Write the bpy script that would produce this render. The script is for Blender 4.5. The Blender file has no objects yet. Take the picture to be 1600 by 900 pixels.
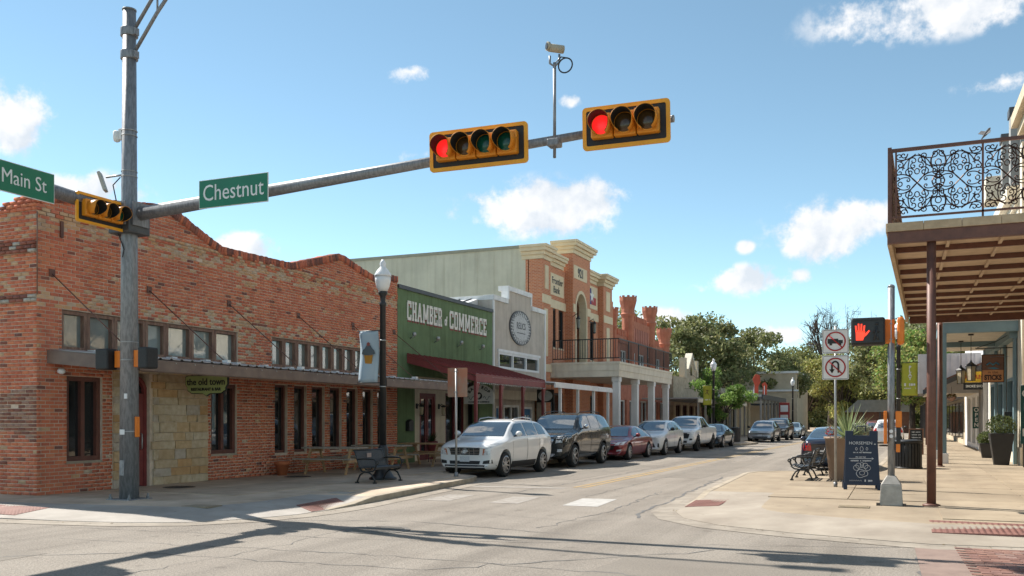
import bpy, bmesh, math, random
import numpy as np
from mathutils import Vector, Matrix, Euler
from mathutils.bvhtree import BVHTree
random.seed(7); RNG = np.random.default_rng(7)
PI = math.pi; R = math.radians
SC = bpy.context.scene
COL = SC.collection

# ------------------------------------------------------------------ camera
cd = bpy.data.cameras.new('camera'); cam = bpy.data.objects.new('camera', cd); COL.objects.link(cam)
cam.location = (0, 0, 1.7); cam.rotation_euler = (R(90), 0, R(23))
cd.sensor_width = 36; cd.lens = 1420/1600*36; cd.shift_y = 205/1600
cd.clip_start = .1; cd.clip_end = 6000
SC.camera = cam
SC.view_settings.view_transform = 'Standard'; SC.view_settings.look = 'None'
SC.view_settings.gamma = 1; SC.view_settings.exposure = 2.02
FP, TH, VH, HC = 1420., R(23), 655., 1.7
def ray(u, v):
    x = (u-800)/FP
    return (-math.sin(TH)+x*math.cos(TH), math.cos(TH)+x*math.sin(TH), (VH-v)/FP)
def onx(u, X):           # Y along the line X = const seen in column u
    d = ray(u, VH); return d[1]*X/d[0]

# ------------------------------------------------------------------ world: sky and sun
SUNV = Vector((-5.15, 1.4, 5.75)).normalized()            # towards the sun (from the mast-arm shadows)
SEL = math.asin(SUNV.z); SAZ = math.atan2(SUNV.x, SUNV.y)
W = bpy.data.worlds.new('World'); SC.world = W; W.use_nodes = True
wt = W.node_tree; wn = wt.nodes; wl = wt.links; wn.clear()
wo = wn.new('ShaderNodeOutputWorld'); bg = wn.new('ShaderNodeBackground'); wl.new(bg.outputs[0], wo.inputs[0])
sky = wn.new('ShaderNodeTexSky'); sky.sky_type = 'NISHITA'; sky.sun_disc = False
sky.sun_elevation = SEL; sky.sun_rotation = SAZ; sky.air_density = .6; sky.dust_density = 0.; sky.ozone_density = 1.3
bg.inputs[1].default_value = 0.077
def wmath(op, a, b=None, c=None):
    n = wn.new('ShaderNodeMath'); n.operation = op
    for i, x in enumerate((a, b, c)):
        if x is None: continue
        if isinstance(x, (int, float)): n.inputs[i].default_value = x
        else: wl.new(x, n.inputs[i])
    return n.outputs[0]
tc = wn.new('ShaderNodeTexCoord'); DIR = tc.outputs['Generated']
def wnoise(scale, detail, rough, vec=None):
    n = wn.new('ShaderNodeTexNoise'); n.inputs['Scale'].default_value = scale; n.inputs['Detail'].default_value = detail
    n.inputs['Roughness'].default_value = rough; wl.new(vec or DIR, n.inputs['Vector']); return n.outputs['Fac']
nz = wnoise(15, 7, .6)
sh_ = wn.new('ShaderNodeVectorMath'); sh_.operation = 'ADD'; wl.new(DIR, sh_.inputs[0]); sh_.inputs[1].default_value = (-.008, .002, .016)
nz_up = wnoise(15, 3, .5, sh_.outputs[0])
# cumulus: direction, half width, half height, density
clouds = []
def cl_px(u, v, hw, hh, k): clouds.append((Vector(ray(u, v)).normalized(), hw/FP, hh/FP, k))
for a in ((18, 180, 86, 48, 1.), (862, 326, 150, 44, 1.), (925, 320, 100, 38, 1.), (1305, 360, 92, 46, 1.), (1158, 440, 84, 26, .95), (1500, 2, 175, 40, 1.),
          (395, 390, 70, 30, .95), (150, 305, 80, 36, .9), (648, 242, 44, 20, .85), (640, 112, 85, 22, .66), (895, 158, 40, 15, .66),
          (1572, 128, 76, 24, .7), (1250, 432, 30, 18, .6), (1212, 524, 66, 20, .75), (1036, 498, 60, 20, .8), (1165, 386, 24, 16, .55)):
    cl_px(*a)
dens = None
for d, hw, hh, k in clouds:
    rgt = Vector((d.y, -d.x, 0)).normalized(); up = rgt.cross(d).normalized()
    mp = wn.new('ShaderNodeMapping'); mp.vector_type = 'TEXTURE'; wl.new(DIR, mp.inputs['Vector'])
    mp.inputs['Location'].default_value = d
    mp.inputs['Rotation'].default_value = Matrix((rgt, up, -d)).transposed().to_euler('XYZ')
    mp.inputs['Scale'].default_value = (hw, hh, .6)
    ln = wn.new('ShaderNodeVectorMath'); ln.operation = 'LENGTH'; wl.new(mp.outputs[0], ln.inputs[0])
    q = wmath('SUBTRACT', ln.outputs['Value'], k)
    dens = q if dens is None else wmath('MINIMUM', dens, q)
dens = wmath('MULTIPLY', dens, -1)
# the same fair-weather cumulus goes on all round the sky, outside the part placed above
vd = wn.new('ShaderNodeVectorMath'); vd.operation = 'DOT_PRODUCT'; wl.new(DIR, vd.inputs[0]); vd.inputs[1].default_value = Vector(ray(800, 300)).normalized()
away = wmath('MULTIPLY', wmath('MAXIMUM', wmath('SUBTRACT', vd.outputs['Value'], .80), 0), -30)
dens = wmath('MAXIMUM', dens, wmath('ADD', wmath('MULTIPLY', wmath('SUBTRACT', wnoise(4.5, 1, .5), .56), 7), away))
dd = wmath('ADD', wmath('MULTIPLY', dens, .85), wmath('MULTIPLY', wmath('SUBTRACT', nz, .5), 3.4))
present = wn.new('ShaderNodeMapRange'); present.interpolation_type = 'SMOOTHSTEP'
wl.new(dens, present.inputs[0]); present.inputs[1].default_value = -.35; present.inputs[2].default_value = .15
mr = wn.new('ShaderNodeMapRange'); mr.interpolation_type = 'SMOOTHSTEP'; wl.new(dd, mr.inputs[0]); mr.inputs[1].default_value = .0; mr.inputs[2].default_value = .5
alpha = wmath('MULTIPLY', wmath('MULTIPLY', mr.outputs[0], present.outputs[0]), .97)
sh = wn.new('ShaderNodeMapRange'); wl.new(wmath('SUBTRACT', nz, nz_up), sh.inputs[0]); sh.inputs[1].default_value = -.1; sh.inputs[2].default_value = .06  # sunward cloud sides paler: self-shading put into the cloud colour
cmix = wn.new('ShaderNodeMixRGB'); wl.new(sh.outputs[0], cmix.inputs[0]); CB = 3.4
cmix.inputs[1].default_value = (CB*.74, CB*.80, CB*.87, 1); cmix.inputs[2].default_value = (CB, CB, CB*1.01, 1)
smix = wn.new('ShaderNodeMixRGB'); wl.new(alpha, smix.inputs[0]); stint = wn.new('ShaderNodeMixRGB'); stint.blend_type = 'MULTIPLY'; stint.inputs[0].default_value = 1; wl.new(sky.outputs[0], stint.inputs[1]); stint.inputs[2].default_value = (.795, .83, .655, 1); wl.new(stint.outputs[0], smix.inputs[1]); wl.new(cmix.outputs[0], smix.inputs[2])
wl.new(smix.outputs[0], bg.inputs[0])
sd = bpy.data.lights.new('sun', 'SUN'); sd.energy = 2.1; sd.angle = R(.53); sd.color = (1, .95, .87)
so = bpy.data.objects.new('sun', sd); COL.objects.link(so); so.rotation_euler = (-SUNV).to_track_quat('-Z', 'Y').to_euler(); so.location = (-30, 10, 40)

# ------------------------------------------------------------------ materials
MATS = {}
def M(name, c, c2=None, sc=3., rough=.7, metal=0., bump=0., bsc=60., coat=0., spec=.5, dirt=0., attr=False, emit=0., stretch=None, lo=.35, hi=.65, streak=0., track=0., spots=0.):
    if name in MATS: return MATS[name]
    m = bpy.data.materials.new(name); m.use_nodes = True; t = m.node_tree; n = t.nodes; l = t.links
    b = n['Principled BSDF']; geo = n.new('ShaderNodeNewGeometry'); P = geo.outputs['Position']
    if stretch:
        mp = n.new('ShaderNodeMapping'); mp.inputs['Scale'].default_value = stretch; l.new(P, mp.inputs[0]); P = mp.outputs[0]
    c = tuple(c); c2 = tuple(c2) if c2 else tuple(x*.82 for x in c)
    no = n.new('ShaderNodeTexNoise'); no.inputs['Scale'].default_value = sc; no.inputs['Detail'].default_value = 7; no.inputs['Roughness'].default_value = .6; l.new(P, no.inputs['Vector'])
    mr = n.new('ShaderNodeMapRange'); l.new(no.outputs['Fac'], mr.inputs[0]); mr.inputs[1].default_value = lo; mr.inputs[2].default_value = hi
    mx = n.new('ShaderNodeMixRGB'); l.new(mr.outputs[0], mx.inputs[0]); mx.inputs[1].default_value = (*c, 1); mx.inputs[2].default_value = (*c2, 1)
    out = mx.outputs[0]
    if attr:
        at = n.new('ShaderNodeAttribute'); at.attribute_name = 'Col'
        mu = n.new('ShaderNodeMixRGB'); mu.blend_type = 'MULTIPLY'; mu.inputs[0].default_value = 1; l.new(out, mu.inputs[1]); l.new(at.outputs['Color'], mu.inputs[2]); out = mu.outputs[0]
    if dirt:
        nd = n.new('ShaderNodeTexNoise'); nd.inputs['Scale'].default_value = .55; nd.inputs['Detail'].default_value = 8; nd.inputs['Roughness'].default_value = .65; l.new(P, nd.inputs['Vector'])
        md = n.new('ShaderNodeMapRange'); l.new(nd.outputs['Fac'], md.inputs[0]); md.inputs[1].default_value = .42; md.inputs[2].default_value = .75; md.inputs[3].default_value = 0; md.inputs[4].default_value = dirt
        mu = n.new('ShaderNodeMixRGB'); mu.blend_type = 'MULTIPLY'; l.new(md.outputs[0], mu.inputs[0]); l.new(out, mu.inputs[1]); mu.inputs[2].default_value = (.42, .38, .34, 1); out = mu.outputs[0]
    def over(fac, colr):
        mu = n.new('ShaderNodeMixRGB'); mu.blend_type = 'MULTIPLY'; l.new(fac, mu.inputs[0]); l.new(out, mu.inputs[1]); mu.inputs[2].default_value = (*colr, 1); return mu.outputs[0]
    def nfac(scale3, sc_, a_, b_, top):
        mp2 = n.new('ShaderNodeMapping'); mp2.inputs['Scale'].default_value = scale3; l.new(geo.outputs['Position'], mp2.inputs[0])
        nn = n.new('ShaderNodeTexNoise'); nn.inputs['Scale'].default_value = sc_; nn.inputs['Detail'].default_value = 5; l.new(mp2.outputs[0], nn.inputs['Vector'])
        m2 = n.new('ShaderNodeMapRange'); l.new(nn.outputs['Fac'], m2.inputs[0]); m2.inputs[1].default_value = a_; m2.inputs[2].default_value = b_; m2.inputs[3].default_value = 0; m2.inputs[4].default_value = top; return m2.outputs[0]
    if streak: out = over(nfac((1, 1, .07), 4.5, .46, .74, streak), (.45, .40, .36)); 
    if track: out = over(nfac((1, .035, 1), 1.3, .45, .68, track), (.55, .54, .53)); out = over(nfac((1, 1, 1), 2.7, .62, .74, track*.9), (.4, .38, .36))
    if spots:
        vo = n.new('ShaderNodeTexVoronoi'); vo.inputs['Scale'].default_value = 2.6; l.new(geo.outputs['Position'], vo.inputs['Vector'])
        m3 = n.new('ShaderNodeMapRange'); l.new(vo.outputs['Distance'], m3.inputs[0]); m3.inputs[1].default_value = .05; m3.inputs[2].default_value = .09; m3.inputs[3].default_value = spots; m3.inputs[4].default_value = 0; out = over(m3.outputs[0], (.3, .28, .26))
    l.new(out, b.inputs['Base Color'])
    b.inputs['Roughness'].default_value = rough; b.inputs['Metallic'].default_value = metal
    b.inputs['Specular IOR Level'].default_value = spec; b.inputs['Coat Weight'].default_value = coat; b.inputs['Coat Roughness'].default_value = .04
    if bump:
        nb = n.new('ShaderNodeTexNoise'); nb.inputs['Scale'].default_value = bsc; nb.inputs['Detail'].default_value = 5; l.new(P, nb.inputs['Vector'])
        bp = n.new('ShaderNodeBump'); bp.inputs['Strength'].default_value = bump; bp.inputs['Distance'].default_value = .02; l.new(nb.outputs['Fac'], bp.inputs['Height']); l.new(bp.outputs[0], b.inputs['Normal'])
    if emit:
        b.inputs['Emission Color'].default_value = (*c, 1); b.inputs['Emission Strength'].default_value = emit
    MATS[name] = m; return m
asphalt = M('asphalt', (.375, .328, .275), (.165, .142, .117), 34, .92, bump=.9, bsc=60, dirt=.35, lo=.28, hi=.72, track=.6)
conc_tan = M('concrete_tan', (.365, .292, .203), (.30, .235, .162), 1.3, .88, bump=.18, bsc=45, dirt=.4, spots=.5, track=.3)
conc_left = M('concrete_worn', (.58, .46, .345), (.46, .36, .265), 1.1, .88, bump=.18, bsc=45, dirt=.55, spots=.5)
conc_grey = M('concrete_grey', (.40, .365, .325), (.32, .29, .255), 1.6, .88, bump=.2, bsc=45, dirt=.45, spots=.5)
conc_gut = M('concrete_gutter', (.34, .295, .24), (.24, .205, .165), 3, .9, bump=.3, bsc=45, dirt=.5)
conc_kerb = M('concrete_kerb', (.44, .37, .28), (.31, .26, .195), 3, .88, bump=.2, bsc=45, dirt=.5)
pad_red = M('tactile_red', (.24, .11, .085), (.18, .082, .065), 6, .75, bump=.1)
paver_m = M('paver_red', (1, 1, 1), (.7, .68, .66), 9, .85, bump=.3, attr=True, dirt=.3)
white_line = M('road_paint_white', (.43, .41, .38), (.28, .26, .235), 5, .75, lo=.45, hi=.75)
white_worn = M('road_paint_worn', (.33, .30, .265), (.23, .20, .17), 6, .8)
yellow_line = M('road_paint_yellow', (.42, .26, .075), (.27, .21, .13), 4, .75)
iron = M('cast_iron', (.07, .06, .055), (.12, .10, .085), 12, .6, .6, bump=.2)
tar = M('tar', (.09, .085, .08), (.16, .15, .14), 9, .7)
brick_m = M('brick', (1, 1, 1), (.88, .84, .80), 14, .9, bump=.5, bsc=130, attr=True, dirt=.25, streak=.3)
mortar = M('mortar', (.72, .58, .46), (.58, .44, .33), 6, .95, bump=.4, bsc=90, dirt=.35)
stone_m = M('sandstone', (1, 1, 1), (.8, .74, .66), 7, .9, bump=.5, bsc=40, attr=True, dirt=.25)
brown_wood = M('brown_trim', (.16, .055, .038), (.11, .04, .03), 4, .55, dirt=.3)
worn_wood = M('weathered_wood', (.30, .18, .125), (.17, .085, .06), 5, .75, dirt=.3, stretch=(3, 3, .6))
red_trim = M('dark_red_trim', (.21, .038, .036), (.16, .028, .028), 4, .45)
awn_brown = M('awning_fascia', (.20, .14, .11), (.14, .095, .075), 3, .55, dirt=.3)
galv = M('galvanised_roof', (.50, .50, .50), (.36, .36, .36), 3, .45, .6)
steel = M('galvanised_pole', (.27, .275, .285), (.18, .185, .195), 9, .5, .35, bump=.1, bsc=20, dirt=.2, stretch=(3, 3, .7), lo=.42, hi=.6)
steel_l = M('light_steel', (.42, .42, .41), (.33, .33, .32), 6, .45, .6)
black_m = M('black_metal', (.022, .022, .023), (.03, .03, .03), 8, .42, .2)
black_p = M('black_plastic', (.01, .01, .011), (.018, .018, .018), 30, .6, bump=.2, bsc=200)
sig_y = M('signal_yellow', (.72, .27, .012), (.62, .22, .01), 5, .5, dirt=.2)
sig_border = M('reflective_yellow', (.80, .36, .01), (.74, .31, .01), 5, .4)
orange_p = M('orange_plastic', (.75, .2, .012), (.66, .16, .01), 5, .5)
lens_red = M('red_lens_lit', (1., .02, .018), (.8, .015, .012), 30, .3, emit=.23)
lens_amber = M('amber_lens', (.09, .045, .015), None, 5, .15)
lens_green = M('green_lens', (.006, .085, .05), None, 5, .15)
sign_green = M('street_sign_green', (.003, .17, .085), (.004, .145, .075), 2, .4)
sign_white = M('sign_white', (.74, .74, .72), (.68, .68, .66), 4, .45)
sign_black = M('sign_black', (.015, .015, .015), None, 4, .5)
sign_red = M('sign_red', (.42, .02, .02), None, 4, .5)
hand_lit = M('hand_lit', (1., .06, .025), None, 5, .4, emit=.27)
walk_dim = M('walk_dim', (.022, .022, .023), None, 5, .5)
green_paint = M('green_stucco', (.155, .235, .115), (.125, .19, .09), 2, .9, bump=.3, bsc=30, dirt=.35, streak=.5)
dark_cap = M('dark_flashing', (.08, .08, .085), (.06, .06, .065), 3, .5, .3)
red_roof = M('red_metal_roof', (.25, .05, .045), (.19, .038, .036), 3, .5, dirt=.2)
cream = M('cream_paint', (.74, .67, .54), (.66, .59, .47), 2, .75, dirt=.25, streak=.25)
white_paint = M('white_paint', (.80, .80, .79), (.73, .73, .72), 3, .6, dirt=.2, streak=.2)
grey_stucco = M('grey_stucco', (.56, .50, .43), (.48, .43, .37), 1.6, .9, bump=.3, bsc=30, dirt=.3, streak=.35)
metal_side = M('beige_metal_siding', (.58, .555, .43), (.50, .48, .37), 1., .6, .0, dirt=.2, streak=.3)
bank_cream = M('bank_limestone', (.74, .62, .43), (.66, .55, .37), 3, .85, bump=.2, bsc=40, dirt=.2)
castle_red = M('castle_red_paint', (.52, .195, .115), (.43, .15, .088), 3, .88, bump=.6, bsc=9, dirt=.4, streak=.45)
tan_wall = M('tan_stucco', (.56, .47, .34), (.48, .40, .29), 1.5, .9, bump=.2, bsc=30, dirt=.25)
tan_stone = M('tan_limestone', (.56, .44, .30), (.40, .31, .21), 3, .9, bump=.5, bsc=9, dirt=.3)
blue_paint = M('slate_blue_paint', (.15, .23, .255), (.13, .20, .225), 3, .55, dirt=.15)
rust_steel = M('brown_painted_steel', (.17, .072, .048), (.115, .05, .036), 6, .55, .1, dirt=.35)
deck_stone = M('travertine', (.52, .39, .25), (.40, .29, .18), 5, .8, bump=.15, dirt=.3)
ply = M('soffit_board', (.58, .44, .31), (.48, .36, .25), 4, .85, dirt=.3)
wood_table = M('picnic_wood', (.52, .33, .17), (.38, .23, .115), 7, .8, stretch=(1, 1, 5), dirt=.2)
wood_grey = M('picnic_grey_wood', (.44, .38, .31), (.30, .25, .20), 7, .85, dirt=.3)
terra = M('terracotta', (.48, .145, .055), (.40, .11, .045), 6, .85)
banner_blue = M('banner_blue', (.36, .47, .56), (.46, .52, .54), 1.4, .8)
banner_grey = M('banner_grey', (.46, .49, .49), (.40, .43, .44), 1.4, .8)
banner_lime = M('banner_lime', (.47, .46, .05), (.42, .41, .045), 2, .8)
globe_m = M('lamp_globe', (.80, .80, .79), (.74, .74, .73), 3, .25)
navy = M('navy_board', (.016, .026, .05), (.02, .03, .055), 4, .6)
taupe = M('taupe_pot', (.28, .19, .135), (.24, .16, .11), 4, .7)
chalk = M('chalk_white', (.62, .62, .62), None, 20, .8)
bark = M('bark', (.085, .065, .05), (.05, .038, .03), 5, .95, bump=.6, bsc=14)
leaf_m = M('foliage', (1, 1, 1), (.75, .8, .7), .8, .55, attr=True, spec=.35)
_lt = leaf_m.node_tree; _tl = _lt.nodes.new('ShaderNodeBsdfTranslucent'); _mx = _lt.nodes.new('ShaderNodeMixShader'); _mx.inputs[0].default_value = .45
_pb = _lt.nodes['Principled BSDF']; _lt.links.new(_pb.inputs['Base Color'].links[0].from_socket, _tl.inputs['Color']); _lt.links.new(_pb.outputs[0], _mx.inputs[1]); _lt.links.new(_tl.outputs[0], _mx.inputs[2]); _lt.links.new(_mx.outputs[0], _lt.nodes['Material Output'].inputs['Surface'])
rubber = M('tyre_rubber', (.014, .014, .015), (.022, .022, .022), 20, .85)
rim_m = M('alloy', (.52, .52, .53), (.42, .42, .43), 9, .3, .9)
rim_dark = M('dark_wheel', (.02, .02, .021), None, 9, .5, .3)  # near-black for wheel interiors and the pickup's rims
chrome = M('chrome', (.72, .72, .73), None, 9, .12, 1.)
trim_blk = M('car_trim', (.02, .02, .021), (.028, .028, .03), 20, .55)
lamp_clear = M('headlight', (.78, .79, .80), (.48, .49, .50), 16, .12, .0, coat=1)
lamp_amber = M('amber_reflector', (.55, .14, .03), None, 9, .2, coat=1)
tail_red = M('tail_light', (.55, .012, .012), (.36, .008, .008), 18, .15, coat=1)
plate_m = M('plate', (.66, .67, .68), (.5, .52, .55), 40, .5)
warm_bulb = M('warm_bulb', (1, .62, .28), None, 5, .4, emit=2.2)
lantern_glass = M('lantern_glass', (.5, .42, .3), (.4, .33, .22), 9, .15)
blue_poster = M('blue_poster', (.02, .16, .36), (.02, .13, .30), 3, .5)
roof_grey = M('flat_roof', (.30, .29, .27), None, 2, .9)
def glass(name, c=(.02, .024, .026), wav=.0, rough=.03, ior=1.7):
    m = M(name, c, tuple(x*.7 for x in c), 1.2, rough, spec=.75, bump=wav, bsc=1.6)
    m.node_tree.nodes['Principled BSDF'].inputs['IOR'].default_value = ior
    return m
win_glass = glass('window_glass', (.016, .018, .019), .06)
old_glass = glass('old_window_glass', (.26, .29, .27), .22, .04, 1.9)
car_glass = glass('car_glass', (.03, .038, .04), .0, .015, 2.6)
shop_glass = glass('shop_glass', (.022, .024, .024), .05)
def paint(name, c, metal=.25, rough=.32): return M(name, c, tuple(x*.97 for x in c), 2, rough, metal, coat=1.)
# ------------------------------------------------------------------ object helpers
def setp(o, label=None, cat=None, group=None, kind=None):
    if label: o['label'] = label
    if cat: o['category'] = cat
    if group: o['group'] = group
    if kind: o['kind'] = kind
    return o
def thing(name, label, cat, loc=(0, 0, 0), rz=0., group=None):
    o = bpy.data.objects.new(name, None); COL.objects.link(o); o.location = loc; o.rotation_euler = (0, 0, rz); o.empty_display_size = .1
    return setp(o, label, cat, group)
def link(name, me, parent=None):
    o = bpy.data.objects.new(name, me); COL.objects.link(o)
    if parent is not None: o.parent = parent
    return o
def dup(root, loc=None, rz=None, label=None, parent=None):
    c = root.copy(); COL.objects.link(c)
    if parent is not None: c.parent = parent
    if loc is not None: c.location = loc
    if rz is not None: c.rotation_euler = (0, 0, rz)
    if label: c['label'] = label
    for ch in list(root.children):
        dup(ch, parent=c)
    return c
class MB:
    def __init__(s): s.v = []; s.f = []; s.sm = []
    def add(s, vs, fs, sm=False):
        o = len(s.v); s.v += [tuple(p) for p in vs]; s.f += [tuple(i+o for i in f) for f in fs]; s.sm += [sm]*len(fs); return s
    def box(s, x0, x1, y0, y1, z0, z1):
        if x0 > x1: x0, x1 = x1, x0
        if y0 > y1: y0, y1 = y1, y0
        if z0 > z1: z0, z1 = z1, z0
        vs = [(x, y, z) for z in (z0, z1) for x, y in ((x0, y0), (x1, y0), (x1, y1), (x0, y1))]
        return s.add(vs, [(3, 2, 1, 0), (4, 5, 6, 7), (0, 1, 5, 4), (1, 2, 6, 5), (2, 3, 7, 6), (3, 0, 4, 7)])
    def hexa(s, pts):      # 8 points, bottom ring then top ring, both counter-clockwise from above
        return s.add(pts, [(3, 2, 1, 0), (4, 5, 6, 7), (0, 1, 5, 4), (1, 2, 6, 5), (2, 3, 7, 6), (3, 0, 4, 7)])
    def tube(s, pts, r, n=8, cap=True, closed=False):
        P = [Vector(p) for p in pts]; rr = r if isinstance(r, (list, tuple)) else [r]*len(P)
        vs = []; up = None
        for i, p in enumerate(P):
            if closed: t = P[(i+1) % len(P)]-P[i-1]
            else: t = P[min(i+1, len(P)-1)]-P[max(i-1, 0)]
            if t.length < 1e-9: t = Vector((0, 0, 1))
            t.normalize()
            if up is None: a = Vector((0, 0, 1)) if abs(t.z) < .9 else Vector((1, 0, 0)); up = t.cross(a).normalized()
            up = (up-t*up.dot(t))
            if up.length < 1e-6: up = t.orthogonal()
            up.normalize(); w = t.cross(up)
            vs += [p+(up*math.cos(2*PI*k/n)+w*math.sin(2*PI*k/n))*rr[i] for k in range(n)]
        m = len(P); fs = []
        for i in range(m if closed else m-1):
            j = (i+1) % m
            fs += [(i*n+k, i*n+(k+1) % n, j*n+(k+1) % n, j*n+k) for k in range(n)]
        s.add(vs, fs, n > 5)
        if cap and not closed:
            o = len(s.v)-len(vs)
            s.f += [tuple(o+k for k in range(n-1, -1, -1)), tuple(o+(m-1)*n+k for k in range(n))]; s.sm += [False, False]
        return s
    def cyl(s, p0, p1, r0, r1=None, n=12): return s.tube([p0, p1], [r0, r0 if r1 is None else r1], n)
    def lathe(s, prof, o=(0, 0, 0), n=16, sm=True, cap=True):   # profile of (r, z)
        vs = [(o[0]+r*math.cos(2*PI*k/n), o[1]+r*math.sin(2*PI*k/n), o[2]+z) for r, z in prof for k in range(n)]
        fs = [(i*n+k, i*n+(k+1) % n, (i+1)*n+(k+1) % n, (i+1)*n+k) for i in range(len(prof)-1) for k in range(n)]
        s.add(vs, fs, sm); ofs = len(s.v)-len(vs)
        if not cap: return s
        s.f += [tuple(ofs+k for k in range(n-1, -1, -1)), tuple(ofs+(len(prof)-1)*n+k for k in range(n))]; s.sm += [False]*2
        return s
    def prism(s, poly, axis, a, b):   # polygon in the plane across axis, from a to b
        def mk(p, t): return {'x': (t, p[0], p[1]), 'y': (p[0], t, p[1]), 'z': (p[0], p[1], t)}[axis]
        n = len(poly); vs = [mk(p, a) for p in poly]+[mk(p, b) for p in poly]
        return s.add(vs, [tuple(range(n-1, -1, -1)), tuple(range(n, 2*n))]+[(k, (k+1) % n, n+(k+1) % n, n+k) for k in range(n)])
    def xf(s, mat):
        s.v = [tuple(mat @ Vector(p)) for p in s.v]; return s
    def mesh(s, name, mat, recalc=True):
        me = bpy.data.meshes.new(name); me.from_pydata(s.v, [], s.f)
        me.polygons.foreach_set('use_smooth', s.sm)
        if recalc:
            bm = bmesh.new(); bm.from_mesh(me); bmesh.ops.recalc_face_normals(bm, faces=bm.faces); bm.to_mesh(me); bm.free()
        if mat: me.materials.append(mat)
        me.update(); return me
    def build(s, name, mat, parent=None, bevel=0., recalc=True):
        o = link(name, s.mesh(name, mat, recalc), parent)
        if bevel:
            b = o.modifiers.new('bevel', 'BEVEL'); b.width = bevel; b.segments = 2; b.limit_method = 'ANGLE'; b.angle_limit = R(40)
        return o
def bx(name, mat, parent, x0, x1, y0, y1, z0, z1, bevel=0.): return MB().box(x0, x1, y0, y1, z0, z1).build(name, mat, parent, bevel)
def text(s, size, mat, parent, M4, ext=.004, name='lettering', sx=1., off=0., align='CENTER', space=1.):
    cu = bpy.data.curves.new('t', 'FONT'); cu.body = s; cu.size = size; cu.extrude = ext; cu.align_x = align; cu.align_y = 'CENTER'; cu.offset = off; cu.resolution_u = 3; cu.space_character = space
    to = bpy.data.objects.new('t', cu); COL.objects.link(to)
    bpy.context.view_layer.update()
    me = bpy.data.meshes.new_from_object(to.evaluated_get(bpy.context.evaluated_depsgraph_get())); me.name = name
    bpy.data.objects.remove(to); bpy.data.curves.remove(cu)
    me.transform(M4 @ Matrix.Diagonal((sx, 1, 1, 1))); me.materials.clear(); me.materials.append(mat)
    return link(name, me, parent)
def face_frame(o, right, up):      # matrix whose x is right, y is up and z faces out
    r = Vector(right).normalized(); u = Vector(up).normalized(); n = r.cross(u)
    return Matrix(((r.x, u.x, n.x, o[0]), (r.y, u.y, n.y, o[1]), (r.z, u.z, n.z, o[2]), (0, 0, 0, 1)))
def fr_east(x, y, z): return face_frame((x, y, z), (0, 1, 0), (0, 0, 1))       # facing +X, reads towards +Y
def fr_south(x, y, z): return face_frame((x, y, z), (1, 0, 0), (0, 0, 1))      # facing -Y, reads towards +X
def fr_west(x, y, z): return face_frame((x, y, z), (0, -1, 0), (0, 0, 1))
def quads(name, V, mat, parent=None, cols=None):    # V: (N,4,3)
    V = np.asarray(V, dtype=np.float32); N = len(V)
    me = bpy.data.meshes.new(name); me.vertices.add(N*4); me.vertices.foreach_set('co', V.reshape(-1))
    me.loops.add(N*4); me.loops.foreach_set('vertex_index', np.arange(N*4, dtype=np.int32))
    me.polygons.add(N); me.polygons.foreach_set('loop_start', np.arange(0, N*4, 4, dtype=np.int32))
    me.update(calc_edges=True); me.validate()
    if cols is not None:
        ca = me.color_attributes.new('Col', 'FLOAT_COLOR', 'POINT'); cc = np.ones((N, 4, 4), np.float32); cc[:, :, :3] = np.asarray(cols)[:, None, :]; ca.data.foreach_set('color', cc.reshape(-1))
    me.materials.append(mat); return link(name, me, parent)
def boxes(name, B, cols, mat, parent=None):      # many small blocks in one mesh: rows of (origin corner, ex, ey, ez vectors)
    B = np.asarray(B, dtype=np.float64); N = len(B); o, ex, ey, ez = B[:, 0], B[:, 1], B[:, 2], B[:, 3]
    c = [o, o+ex, o+ex+ey, o+ey, o+ez, o+ex+ez, o+ex+ey+ez, o+ey+ez]
    V = np.stack(c, 1).reshape(-1, 3)
    fi = np.array([(3, 2, 1, 0), (4, 5, 6, 7), (0, 1, 5, 4), (1, 2, 6, 5), (2, 3, 7, 6), (3, 0, 4, 7)], np.int32)
    F = (fi[None]+(np.arange(N, dtype=np.int32)*8)[:, None, None]).reshape(-1)
    me = bpy.data.meshes.new(name); me.vertices.add(N*8); me.vertices.foreach_set('co', V.astype(np.float32).reshape(-1))
    me.loops.add(len(F)); me.loops.foreach_set('vertex_index', F); me.polygons.add(N*6); me.polygons.foreach_set('loop_start', np.arange(0, N*24, 4, dtype=np.int32))
    me.update(calc_edges=True)
    ca = me.color_attributes.new('Col', 'FLOAT_COLOR', 'POINT'); cc = np.ones((N, 8, 4), np.float32); cc[:, :, :3] = np.asarray(cols)[:, None, :]; ca.data.foreach_set('color', cc.reshape(-1))
    bm = bmesh.new(); bm.from_mesh(me); bmesh.ops.recalc_face_normals(bm, faces=bm.faces); bm.to_mesh(me); bm.free()
    me.materials.append(mat); return link(name, me, parent) if name else me
def colored_box_mesh(name, dims, col, mat):
    mb = MB().box(-dims[0]/2, dims[0]/2, -dims[1]/2, dims[1]/2, -dims[2]/2, dims[2]/2); me = mb.mesh(name, mat)
    ca = me.color_attributes.new('Col', 'FLOAT_COLOR', 'POINT')
    for d in ca.data: d.color = (*col, 1)
    return me
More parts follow.
